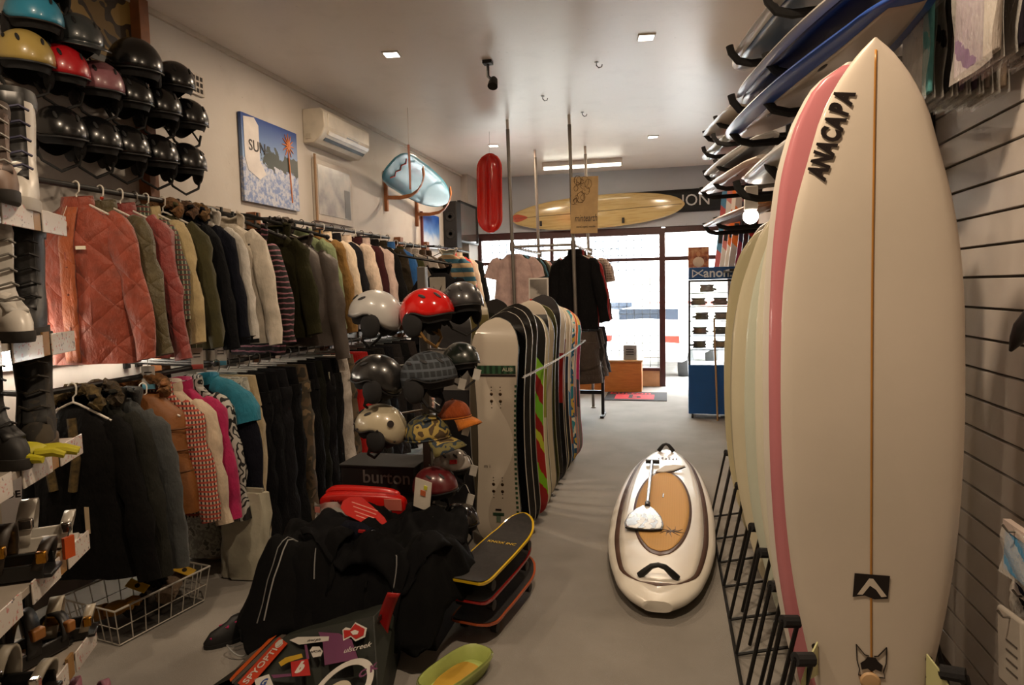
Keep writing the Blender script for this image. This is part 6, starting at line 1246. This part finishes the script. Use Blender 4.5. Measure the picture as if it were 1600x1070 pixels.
def binding(label, x, y, z, base, high, strap, buckle, rz=0, sc_=1.0, tilt=0, padc=None):
    t = thing('snowboard_binding', label, 'binding', on_shelf(x, y, z), (0, R(tilt), R(27+rz)), 'bindings on the shelf unit', scale=sc_)
    bp = MB().box((0.0, 0, 0.012), (0.24, 0.10, 0.014)); bp.box((0.0, -0.052, 0.03), (0.20, 0.010, 0.045)).box((0.0, 0.052, 0.03), (0.20, 0.010, 0.045)); bp.obj('base_plate', base, t, bevel=0.004)
    MB().lathe([(0.045, 0.019), (0.045, 0.024), (0.03, 0.026)], 18).obj('disc', buckle, t)
    MB().grid(lambda u, v: (-0.115-0.025*v+0.055*(1-math.cos((u-0.5)*2.4))*(1-0.3*v), (0.062-0.012*v)*math.sin((u-0.5)*2.6)/math.sin(1.3), 0.03+0.24*v-0.06*v*(2*u-1)**2), 12, 8).obj('high_back', high, t, solid=0.009, smooth=70)
    MB().grid(lambda u, v: (-0.108+0.03*(1-math.cos((u-0.5)*2.2)), 0.05*math.sin((u-0.5)*2.2), 0.06+0.16*v), 8, 5).obj('high_back_pad', padc or high, t, solid=0.012, smooth=70)
    for x0, z0, wd in ((-0.02, 0.13, 0.045), (0.085, 0.075, 0.03)):
        a = MB().grid(lambda u, v: (x0-wd/2+wd*v+0.02*math.sin(PI*u), -0.062*math.cos(PI*u), 0.035+z0*math.sin(PI*u)), 12, 2).obj('strap', strap, t, solid=0.009, smooth=70)
        MB().box((x0+0.015, -0.058, 0.035+z0*0.5), (wd*0.9, 0.025, 0.035)).obj('buckle', buckle, a, bevel=0.005)
    for s in (-1, 1): MB().lathe([(0.014, 0), (0.014, 0.008), (0.008, 0.010)], 12, Matrix.Translation((-0.09, s*0.06, 0.05)) @ Matrix.Rotation(-s*PI/2, 4, 'X')).obj('pivot', buckle, t)
    return t
WBd = plain('b5b0a6', 0.3, 0, 0.3); BKd = plain('131211', 0.4)
b_ = binding('white snowboard binding with lettering on the fourth shelf', -0.13, 0.13, SHZ[3], WBd, WBd, WBd, CHROME, 12, 1.12, padc=plain('a09684', 0.6))
text('lettering', 'RIDE', 0.03, INK, b_, basis((-0.04, -0.068, 0.20), (1, 0, 0), (0, -1, 0)), bold=0.001)
binding('black and gold snowboard binding on the left of the fourth shelf', -0.40, 0.09, SHZ[3]+0.0, BKd, BKd, plain('2a2118', 0.5), GOLD, 5, 1.1)
binding('black binding with an orange patch on the fifth shelf', -0.20, 0.15, SHZ[4], BKd, BKd, BKd, plain('8a5a2a', 0.4), 60, 1.15)
binding('black and gold binding at the end of the fifth shelf', -0.05, 0.10, SHZ[4], BKd, plain('1d1a16', 0.4), plain('a39a88', 0.4), GOLD, 10, 1.0)
binding('dark binding with pale straps on the left of the fifth shelf', -0.44, 0.10, SHZ[4], BKd, BKd, plain('8d8678', 0.5), CHROME, -5, 1.1)
binding('black binding with silver straps on the lowest shelf', -0.30, 0.08, SHZ[5], BKd, BKd, plain('6d6a66', 0.3, 0.4), CHROME, 15, 1.15)
binding('pink binding at the end of the lowest shelf', -0.06, 0.06, SHZ[5], plain('7d4a58', 0.4), plain('8a5564', 0.4), plain('8a5564', 0.5), STEEL, 30, 0.95)
ot = thing('orange_tag', 'small orange tag hanging at the fourth shelf edge', 'price tag', on_shelf(-0.235, -0.02, SHZ[3]+0.03)); MB().box((0, 0, 0), (0.012, 0.04, 0.075)).obj('tag', plain('b04818', 0.5), ot); MB().tube([(0, 0, 0.035), (-0.02, 0.03, 0.06), (-0.06, 0.05, 0.05)], 0.002, 4).obj('string', BLACK, ot)
gp = thing('green_card', 'green display card at the left edge above the shelf unit', 'sign', on_shelf(-0.50, 0.2, 2.30), (0, 0, R(27))); MB().box((0, 0, 0.42), (0.30, 0.02, 0.80)).obj('card', plain('2c5a2c', 0.5, var=0.2), gp); MB().box((0.10, -0.012, 0.3), (0.05, 0.01, 0.12)).obj('silver_strip', CHROME, gp)
# wire basket with gloves on the floor
wbk = thing('wire_basket', 'white wire basket on the carpet under the dark coats', 'basket', (-2.82, 2.98, 0), (0, 0, R(-10)))
def bq(f, z): return [(-0.19*f, -0.26*f, z), (0.19*f, -0.26*f, z), (0.19*f, 0.26*f, z), (-0.19*f, 0.26*f, z)]
M_WW = plain('a9a49a', 0.4)
MB().tube(bq(1.12, 0.20), 0.006, 6, closed=True).obj('top_rim', M_WW, wbk); MB().tube(bq(1.0, 0.01), 0.004, 6, closed=True).tube(bq(1.05, 0.10), 0.003, 5, closed=True).obj('hoops', M_WW, wbk)
for i in range(28):
    u = i/28*4; k = int(u); f = u-k; lo_, hi_ = bq(1.0, 0.01), bq(1.12, 0.20); a = Vector(lo_[k]).lerp(Vector(lo_[(k+1) % 4]), f); b = Vector(hi_[k]).lerp(Vector(hi_[(k+1) % 4]), f); MB().tube([a, b], 0.0028, 5).obj('wire', M_WW, wbk)
MB().box((0, 0, 0.006), (0.37, 0.51, 0.006)).obj('floor_mesh', plain('3a3733', 0.6), wbk)
for i, (x, y, z, c, lab, r_) in enumerate(((-0.02, -0.12, 0.10, '8a5f14', 'mustard yellow glove in the wire basket', 20), (0.05, 0.02, 0.11, '2a2622', 'dark brown glove in the wire basket', 70), (-0.05, 0.14, 0.12, '1a1816', 'black glove in the wire basket', -30), (0.07, 0.16, 0.13, '6b5a4a', 'grey-brown knitted glove in the wire basket', 110))):
    w = Matrix.Translation((-2.82, 2.98, 0)) @ Matrix.Rotation(R(-10), 4, 'Z') @ Vector((x, y, z)); t = thing('glove', lab, 'glove', w, (R(10), R(-12), R(r_)), 'gloves in the wire basket'); m = cloth(c)
    MB().ball((0, 0, 0), (0.075, 0.05, 0.035), 14, 9).obj('palm', m, t)
    for dx, dy, l in ((0.05, 0.033, 0.06), (0.06, 0.011, 0.07), (0.06, -0.011, 0.068), (0.05, -0.033, 0.055)): MB().tube([(dx*0.7, dy, 0), (dx+l*0.5, dy*1.1, 0.012), (dx+l, dy*1.2, 0.0)], [0.017, 0.016, 0.012], 8).obj('finger', m, t)
    MB().loft([[(-0.055-0.025*k, 0.052*math.cos(b), 0.036*math.sin(b)) for b in np.linspace(0, 2*PI, 15)[:-1]] for k in range(4)]).obj('cuff', m, t)
for i, (x, y, lab) in enumerate(((0.05, -0.04, 'yellow price card lying on the gloves'), (0.12, 0.20, 'small yellow card at the far end of the basket'))):
    w = Matrix.Translation((-2.82, 2.98, 0)) @ Matrix.Rotation(R(-10), 4, 'Z') @ Vector((x, y, 0.20)); t = thing('price_card', lab, 'price tag', w, (R(30), R(20), R(10)), 'cards in the basket'); MB().box((0, 0, 0), (0.11, 0.05, 0.003)).obj('card', plain('b08a10', 0.5), t); MB().lathe([(0.013, 0), (0.013, 0.002)], 14, Matrix.Translation((0, 0, 0.002))).obj('dot', INK, t)
# ================================================================== clothes pile, boxes and cases in the foreground
bb = thing('black_carton', 'black carton with grey lettering behind the red cases', 'box', (-1.68, 3.62, 0))
MB().box((0, 0.12, 0.355), (0.46, 0.28, 0.71)).obj('carton', plain('0d0c0c', 0.7), bb, bevel=0.004); MB().box((0, 0.12, 0.716), (0.48, 0.30, 0.012)).obj('lid', plain('0a0a0a', 0.7), bb, bevel=0.003)
text('lettering', 'burton', 0.11, plain('6d6b68', 0.6), bb, basis((0.06, -0.022, 0.65), (1, 0, 0), (0, -1, 0)), bold=0.001)
CX0, CX1, CY0, CY1, CZ = -1.95, -1.10, 2.95, 3.42, 0.44
ct = thing('dark_crate', 'dark crate hidden under the black clothes pile', 'crate', ((CX0+CX1)/2, (CY0+CY1)/2, 0))
MB().box((0, 0, CZ/2), (CX1-CX0, CY1-CY0, CZ)).obj('crate_body', plain('121111', 0.8), ct, bevel=0.005); MB().box((0.28, -0.237, 0.25), (0.2, 0.01, 0.03)).obj('handle_slot', plain('050505', 0.8), ct)
def sstep(x): x = max(0.0, min(1.0, x)); return x*x*(3-2*x)
def pile_z(x, y, seed, base=0.0):
    dx = max(CX0-x, x-CX1, 0); dy = max(CY0-y, y-CY1, 0); d_ = math.hypot(dx, dy)
    e = sstep(1-d_/0.30)
    top = CZ+0.03+0.03*math.exp(-((x+1.5)/0.33)**2-((y-3.25)/0.22)**2)
    n = 0.07*noise.noise(Vector((x*5+seed, y*5, seed)))+0.045*abs(noise.noise(Vector((x*9, y*9+seed, 3))))+0.02*noise.noise(Vector((x*22, y*22+seed, 9)))
    fold = 0.022*math.sin(x*19+y*11+seed*2+3*noise.noise(Vector((x*4, y*4, seed))))
    return max(0.012, e*top+n*(0.35+e)+fold*(0.3+0.7*e)+base)
def drape(label, cx, cy, w, h, rot, mat, seed, base=0.0, name='jacket', pip=None, shape=None, group='black garments piled on the crate'):
    t = thing(name, label, 'jacket', (0, 0, 0), group=group); c, s = math.cos(R(rot)), math.sin(R(rot))
    def pt(u, v):
        k = 1+0.22*noise.noise(Vector((u*3+seed, v*3, seed*2.1)))
        a, b = (2*u-1), (2*v-1); q = (1-0.20*(abs(a)*abs(b))**1.5)
        x = a*w/2*k*q; y = b*h/2*k*q; X, Y = cx+c*x-s*y, cy+s*x+c*y; return (X, Y, pile_z(X, Y, seed, base))
    MB().grid(pt, 44, 34).obj('cloth_body', mat, t, smooth=75, solid=0.012)
    for i, (pp, col, r_) in enumerate(pip or []):
        pts = []
        for k in range(len(pp)-1):
            for f in np.linspace(0, 1, 8, endpoint=(k == len(pp)-2)): u = pp[k][0]+(pp[k+1][0]-pp[k][0])*f; v = pp[k][1]+(pp[k+1][1]-pp[k][1])*f; q = pt(u, v); pts.append((q[0], q[1], q[2]+0.006))
        MB().tube(pts, r_, 5).obj('piping', plain(col, 0.5), t)
    return t
KB = noir('09090a')
drape('black jacket with long grey piping spread on top of the pile', -1.42, 3.16, 0.80, 0.62, -6, KB, 1.0, 0.035, pip=[([(0.62, 0.95), (0.80, 0.6), (0.86, 0.2), (0.95, 0.05)], '5e5e5e', 0.003), ([(0.05, 0.75), (0.25, 0.55), (0.5, 0.6)], '4a4a4c', 0.003)])
drape('black jacket with white side stripe sliding down the left of the pile', -1.88, 3.06, 0.62, 0.70, 14, noir('0a0a0b'), 2.3, 0.012, pip=[([(0.35, 0.1), (0.55, 0.35)], '8a8a88', 0.004), ([(0.30, 0.12), (0.5, 0.37)], '666664', 0.003), ([(0.1, 0.9), (0.5, 0.75)], '55565a', 0.003)])
drape('black jacket hanging over the front edge of the pile', -1.52, 2.86, 0.60, 0.40, 4, noir('070708'), 3.7, 0.006, pip=[([(0.85, 0.95), (0.9, 0.5), (0.97, 0.2)], '6a6a6a', 0.003), ([(0.2, 0.9), (0.25, 0.5)], '7a7a7a', 0.003)])
drape('black trousers at the right end of the pile', -1.16, 3.02, 0.42, 0.62, -20, noir('070707'), 5.1, 0.004, name='trousers')
sv = thing('jacket_sleeve', 'navy sleeve end with white lining and red label on the pile', 'sleeve', (0, 0, 0))
limb(MB(), [(-1.70, 3.08, 0.50), (-1.55, 3.04, 0.535), (-1.44, 3.0, 0.53)], [0.07, 0.055, 0.042], 3, 0.8, seg=8).obj('sleeve', cloth('10121c'), sv, smooth=70)
MB().ball((-1.432, 2.995, 0.53), (0.018, 0.036, 0.036), 14, 8).obj('white_lining', plain('9a9ca6', 0.7), sv); MB().box((-1.48, 2.975, 0.565), (0.035, 0.012, 0.012)).obj('red_label', plain('a01818', 0.5), sv)
# pink-laced shoe and ring at the left foot of the pile
psn = thing('black_shoe', 'black shoe with pink laces at the left foot of the pile', 'shoe', (-2.16, 2.86, 0.0), (0, 0, R(-125)))
MB().loft([[(x0+0.13*k*math.cos(b)*1.05, 0.045*k*math.sin(b), z_) for b in np.linspace(0, 2*PI, 21)[:-1]] for z_, k, x0 in ((0.0, 1, 0), (0.03, 1.02, 0), (0.07, 0.85, -0.01), (0.10, 0.55, -0.05), (0.12, 0.45, -0.06))]).obj('upper', plain('0d0c0d', 0.6), psn, smooth=70)
MB().loft([[(0.14*k*math.cos(b), 0.05*k*math.sin(b), z_) for b in np.linspace(0, 2*PI, 21)[:-1]] for z_, k in ((0.0, 0.98), (0.02, 1.0))]).obj('sole', plain('1a1919', 0.7), psn)
MB().tube([(-0.03, -0.035, 0.10), (0.03, 0.03, 0.085), (0.06, -0.02, 0.07), (0.11, 0.02, 0.05)], 0.005, 5).tube([(-0.03, 0.035, 0.10), (0.05, -0.03, 0.08)], 0.005, 5).obj('laces', plain('a82a5e', 0.5), psn)
rg = thing('wire_coil', 'thin pale wire coil lying left of the pile', 'wire', (-2.03, 2.74, 0.01)); MB().tube([(0.06*math.cos(a), 0.05*math.sin(a), 0.03+0.02*math.sin(2*a)) for a in np.linspace(0, 2*PI, 22)[:-1]], 0.004, 5, closed=True).obj('loop', plain('7d7d7a', 0.4), rg); MB().tube([(0.06, 0, 0.03), (0.09, -0.04, 0.004)], 0.004, 5).obj('tail', plain('7d7d7a', 0.4), rg)
# red moulded cases
def redcase(label, p, rz, w, h, tilt, mat, dark=True):
    t = thing('red_case', label, 'case', p, (R(tilt), 0, R(rz)), 'red cases on the pile')
    def rr_(a, b, y): return [(a*math.copysign(abs(math.cos(q))**0.55, math.cos(q)), y, b*math.copysign(abs(math.sin(q))**0.55, math.sin(q))) for q in np.linspace(0, 2*PI, 33)[:-1]]
    MB().loft([rr_(w*0.46, h*0.42, 0.03), rr_(w*0.5, h*0.5, 0.02), rr_(w*0.5, h*0.5, -0.02), rr_(w*0.46, h*0.42, -0.032)]).obj('shell', mat, t, smooth=50)
    for s in (-1, 1): MB().ball((s*w*0.30, -0.03, -h*0.18), (0.028, 0.012, 0.02), 12, 8).obj('hand_hole', BLACK, t)
    MB().box((w*0.18, -0.034, -0.01), (0.06, 0.004, 0.035)).obj('white_label', plain('b5aea8', 0.5), t); MB().box((w*0.37, -0.031, 0.02), (w*0.2, 0.006, h*0.5)).obj('pale_panel', plain('c0685a', 0.5), t, bevel=0.004)
    text('lettering', 'SNAKE RIVER', 0.03, plain('4a0808', 0.5), t, basis((-w*0.18, -0.036, h*0.2), (1, 0, 0), (0, -1, 0)), depth=0.0006)
    return t
REDM = plain('b0130c', 0.3, 0, 0.3)
redcase('long red moulded case standing at the back of the pile', atY(567, 775, 3.44), -2, 0.45, 0.11, 6, REDM); redcase('red moulded case in front of the other red case', atY(568, 788, 3.37), 3, 0.50, 0.14, 8, REDM)
rl = thing('red_card', 'red leaf-shaped glossy card in plastic on the pile', 'card', atY(573, 802, 3.12), (R(38), R(12), R(-8)))
MB().prism([(-0.16, 0.02), (-0.14, 0.055), (-0.08, 0.075), (0.0, 0.05), (0.1, 0.012), (0.16, -0.03), (0.10, -0.045), (0.0, -0.055), (-0.1, -0.045), (-0.15, -0.02)], -0.003, 0.003).obj('card', gloss('b0201a'), rl, bevel=0.002)
for k, yy in enumerate((0.03, 0.01, -0.012, -0.03)): MB().box((-0.03+0.012*k, yy, 0.004), (0.16-0.02*k, 0.004, 0.002)).obj('print_line', plain('cf8a78', 0.5), rl)
pb = thing('clear_bag', 'crumpled clear plastic bag between the red cases and the pile', 'plastic bag', atY(530, 812, 3.24)); FILM = film(0.35)
MB().grid(lambda u, v: (-0.13+0.30*u, -0.02+0.03*noise.noise(Vector((u*4, v*4, 1))), -0.05+0.15*v+0.03*noise.noise(Vector((u*5, v*5, 7)))), 14, 10).obj('film', FILM, pb, smooth=60); MB().box((-0.11, -0.03, 0.06), (0.03, 0.004, 0.03)).obj('sticker', plain('b06a60', 0.5), pb)
# red strap hanging at the right of the stickered box
rp = thing('red_strap', 'wide red rubber strap hanging beside the stickered box', 'strap', atY(600, 945, 2.66))
MB().grid(lambda u, v: (-0.03+0.06*u+0.05*(1-v)**2-0.03*math.sin(v*2), 0.02*math.sin(v*3), 0.06-0.30*v), 3, 14).obj('strap', plain('8a0f0c', 0.4), rp, solid=0.008, smooth=70)
for z in (-0.06, -0.11, -0.15): MB().box((-0.02, 0.0, z), (0.006, 0.03, 0.02)).obj('slot', INK, rp)
# stickered box: sloping front panel on a wedge
T1, T2, B2, B1 = atY(448, 992, 2.72), atY(584, 962, 2.66), atY(592, 1100, 2.34), atY(318, 1110, 2.42)
sx = thing('stickered_box', 'dark sloping box covered in stickers at the bottom of the picture', 'box', (0, 0, 0))
nr = (T2-T1).cross(B1-T1).normalized(); nr = nr if nr.y < 0 else -nr
back = Vector((0, 0.28, -0.02))
def low(p): return Vector((p.x, p.y+0.05, 0.0))
vs = [T1, T2, B2, B1, T1+back, T2+back, low(B2), low(B1), low(T1)+Vector((0, 0.25, 0)), low(T2)+Vector((0, 0.25, 0))]
MB().add(vs, [(0, 1, 2, 3), (0, 4, 5, 1), (3, 2, 6, 7), (1, 5, 9, 6, 2), (0, 3, 7, 8, 4), (4, 8, 9, 5), (6, 9, 8, 7)]).obj('box_body', plain('1c1f18', 0.6, var=0.2), sx, smooth=0, bevel=0.004)
L0, L1 = atY(330, 1085, 2.50), atY(420, 990, 2.80)
MB().add([T1+nr*0.003, B1+nr*0.003, L0, L1, T1-Vector((0, 0, 0.05)), B1-Vector((0, 0, 0.05)), L0-Vector((0, 0, 0.06)), L1-Vector((0, 0, 0.06))], [(0, 1, 2, 3), (7, 6, 5, 4), (0, 4, 5, 1), (1, 5, 6, 2), (2, 6, 7, 3), (3, 7, 4, 0)]).obj('grey_side_flap', plain('4a423b', 0.7), sx, smooth=0)
ux = (T2-T1).normalized()
def pan(px, py):
    d = _ray(px, py); o = Vector((0, 0, CAM_H)); k = (T1-o).dot(nr)/d.dot(nr); return o+d*k
def quad(name, pts, mat, off=0.003, th=0.0015, par=None):
    P = [pan(*p)+nr*off for p in pts]; n = len(P); MB().add(P+[p+nr*th for p in P], [tuple(range(n)), tuple(range(2*n-1, n-1, -1))]+[(i, (i+1) % n, n+(i+1) % n, n+i) for i in range(n)]).obj(name, mat, par or sx, smooth=0)
def ptext(s, p0, p1, size, mat, off=0.0055, **k):
    a, b = pan(*p0), pan(*p1); text('lettering', s, size, mat, sx, basis((a+b)/2+nr*off, b-a, nr), depth=0.0005, **k)
WH = plain('b5b0a8', 0.5); RDS = plain('9a1a14', 0.5); ORS = plain('a83212', 0.5)
quad('sticker', [(372, 1068), (437, 996), (450, 1006), (387, 1078)], ORS); ptext('SPYOPTIC', (382, 1070), (442, 1003), 0.062, WH, bold=0.001, sx=0.80)
MB().lathe([(0.022, 0), (0.022, 0.002)], 6, basis(pan(437, 1006)+nr*0.0055, ux, nr)).obj('cross_emblem', WH, sx)
quad('orange_edge', [(352, 1068), (430, 990), (433, 993), (357, 1070)], plain('b04a14', 0.5))
quad('sticker', [(455, 1035), (482, 1030), (486, 1056), (457, 1058)], RDS); ptext('b', (461, 1045), (481, 1043), 0.075, WH, bold=0.005)
quad('sticker', [(453, 1001), (466, 996), (515, 995), (514, 1002), (468, 1008)], WH); ptext('shred girls', (472, 1003), (512, 999), 0.02, INK)
quad('sticker', [(436, 1036), (447, 1028), (472, 1022), (474, 1028), (450, 1036), (440, 1042)], plain('a8861a', 0.5))
quad('pink_print', [(498, 988), (530, 990), (550, 1000), (560, 1030), (508, 1040), (505, 1005)], plain('5e2c4c', 0.6), 0.002)
quad('pink_line', [(424, 1055), (428, 1060), (456, 1057), (455, 1053)], plain('5e2c4c', 0.6), 0.002); quad('pink_line', [(476, 1008), (480, 1008), (484, 1030), (480, 1031)], plain('5e2c4c', 0.6), 0.002)
quad('sticker', [(536, 985), (541, 981), (549, 983), (556, 973), (574, 982), (571, 996), (556, 1003), (549, 996), (537, 1002)], WH); quad('house_logo', [(538, 986), (548, 986), (556, 976), (571, 984), (569, 994), (557, 1000), (549, 994), (539, 999)], RDS, 0.0055); quad('house_logo', [(549, 989), (556, 986), (562, 988), (560, 993), (553, 994)], WH, 0.0075)
ptext('ulscreek', (540, 1018), (580, 1008), 0.042, WH)
quad('sticker', [(485, 1017), (489, 1011), (500, 1011), (505, 1018), (502, 1026), (490, 1028)], WH); ptext('RIPCURL', (487, 1020), (503, 1018), 0.017, INK)
quad('sticker', [(398, 1062), (421, 1054), (429, 1074), (404, 1084)], WH); ptext('G', (406, 1070), (420, 1066), 0.05, plain('1c3a7a', 0.5), bold=0.002)
c0 = pan(533, 1080); rad = (pan(580, 1072)-c0).length
MB().lathe([(rad, 0), (rad, 0.002), (rad*0.80, 0.002), (rad*0.80, 0)], 40, basis(c0+nr*0.003, ux, nr), caps=False).obj('white_ring', WH, sx)
MB().lathe([(rad*0.5, 0), (rad*0.45, 0.002)], 30, basis(c0+nr*0.003-(T1-B1).normalized()*rad*0.2, ux, nr)).obj('white_disc', plain('a59a86', 0.5), sx)
ptext('C K', (566, 1055), (586, 1044), 0.05, plain('5e2c4c', 0.6), bold=0.002)
# ================================================================== packs hanging on the slat wall, right edge
def pack(label, X, y0, y1, z0, z1, mats, tilt=0, grp='plastic packs on the slat wall'):
    t = thing('plastic_pack', label, 'pack', (X, (y0+y1)/2, z1), (R(0), R(tilt), 0), grp); w = y0-y1; h = z1-z0
    MB().grid(lambda u, v: (-0.012-0.006*math.sin(v*9+u*5), -w/2+w*u, -h*v), 8, 10).grid(lambda u, v: (0.012+0.004*math.sin(v*7+u*5), -w/2+w*u, -h*v), 8, 10).obj('clear_sleeve', FILM, t, smooth=60)
    for i, (c, a, b) in enumerate(mats): MB().box((0, -w/2+w*(a+b)/2, -h*0.52), (0.016, w*(b-a)*0.96, h*0.86)).obj('folded_cloth', cloth(c), t, bevel=0.006)
    MB().box((0, 0, -0.012), (0.022, w*0.98, 0.03)).obj('header_card', plain('b9aaa2', 0.5), t)
    return t
def peg(t_y, z, x0, label):
    t = thing('slat_hook', label, 'hook', (0, 0, 0), group='hooks on the slat wall'); MB().tube([(XR, t_y, z), (x0, t_y, z), (x0-0.015, t_y, z+0.02)], 0.004, 6).obj('rod', STEEL, t); MB().box((XR-0.004, t_y, z), (0.012, 0.03, 0.05)).obj('back_plate', STEEL, t)
ZT = 2.76
a, b, c_, d_ = atX(1430, 165, 0.92), atX(1478, 136, 0.92), atX(1438, 30, 0.92), atX(1490, 0, 0.92)
P = [('teal and white pack at the front of the first hook', 0.90, [('4d8a8c', 0.0, 0.25), ('a8a09c', 0.25, 1.0)], 0), ('black and white patterned pack second on the first hook', 0.955, [('20201f', 0, 1)], 0), ('plum pack third on the first hook', 1.0, [('3a2c3c', 0, 1)], 0), ('dark plum pack fourth on the first hook', 1.04, [('2c222e', 0, 1)], 0), ('brown-grey pack fifth on the first hook', 1.08, [('4a4038', 0, 1)], 0), ('taupe pack at the back of the first hook', 1.13, [('6a5c4e', 0, 1)], 0)]
for lab, X, m, tl in P: pack(lab, X, 3.00, 2.70, 2.38, ZT, m, tl)
peg(2.85, ZT, 0.86, 'steel slat wall hook holding the teal and plum packs')
Q = [('mauve and clear pack at the front of the second hook', 0.86, [('6a5470', 0.3, 1.0), ('9a9088', 0.0, 0.3)]), ('black and mauve pack second on the second hook', 0.92, [('241f28', 0, 0.6), ('584a5c', 0.6, 1)]), ('dark pack third on the second hook', 1.0, [('1c1a1a', 0, 1)]), ('brown pack fourth on the second hook', 1.08, [('4a4036', 0, 1)])]
for i, (lab, X, m) in enumerate(Q): pack(lab, X, 2.38, 2.10, 2.33+0.01*i, 2.70, m)
peg(2.24, 2.72, 0.82, 'steel slat wall hook holding the mauve packs')
S = [('sky blue pack low at the right edge', 1.05, '3f7fa8', 2.40, 0.80, 0.97), ('navy pack beside the sky blue one', 1.10, '15182c', 2.44, 0.72, 0.90), ('white cardboard pack with small print at the lower right edge', 1.04, None, 2.39, 0.46, 0.70), ('black pack behind the white cardboard one', 1.11, '0f0e0f', 2.46, 0.55, 0.74)]
for lab, X, c, y, z0, z1 in S:
    if c: pack(lab, X, y, y-0.16, z0, z1, [(c, 0, 1)], grp='packs low on the slat wall')
    else:
        t = thing('card_pack', lab, 'pack', (X, y-0.08, (z0+z1)/2), (R(-6), 0, 0), 'packs low on the slat wall'); MB().box((0, 0, 0), (0.02, 0.16, z1-z0)).obj('carton', plain('a39c92', 0.5), t, bevel=0.01)
        for k in range(4): MB().box((-0.011, -0.02, -0.06+k*0.03), (0.002, 0.07, 0.005)).obj('print_line', plain('4a4540', 0.5), t)
    peg(y-0.08, z1-0.012, X-0.03, 'steel slat wall hook under the '+lab.split(' at')[0].split(' beside')[0].split(' behind')[0])
p = atX(1590, 520, 1.08); lz = thing('leash', 'black leash dangling from the slat wall at the right edge', 'leash', (0, 0, 0))
MB().tube([(1.2, p.y-0.05, p.z+0.10), (1.10, p.y-0.05, p.z+0.08), (1.08, p.y-0.03, p.z+0.02), (1.08, p.y+0.0, p.z-0.02), (1.08, p.y+0.04, p.z-0.06)], [0.012, 0.02, 0.026, 0.022, 0.006], 10).obj('strap', BLACK, lz); MB().box((1.195, p.y-0.05, p.z+0.10), (0.012, 0.03, 0.05)).obj('back_plate', STEEL, lz)
hc = thing('hanging_cable', 'black cable looping on the right wall above the packs', 'cable'); q = atX(1400, 10, 1.18); MB().tube([q+Vector((0, 0.3, 0.1)), q, q+Vector((0, -0.2, -0.04)), q+Vector((0, -0.5, 0.06))], 0.006, 6).obj('cable', BLACK, hc); MB().box(q+Vector((0.01, 0.3, 0.1)), (0.02, 0.04, 0.04)).obj('clip', BLACK, hc)
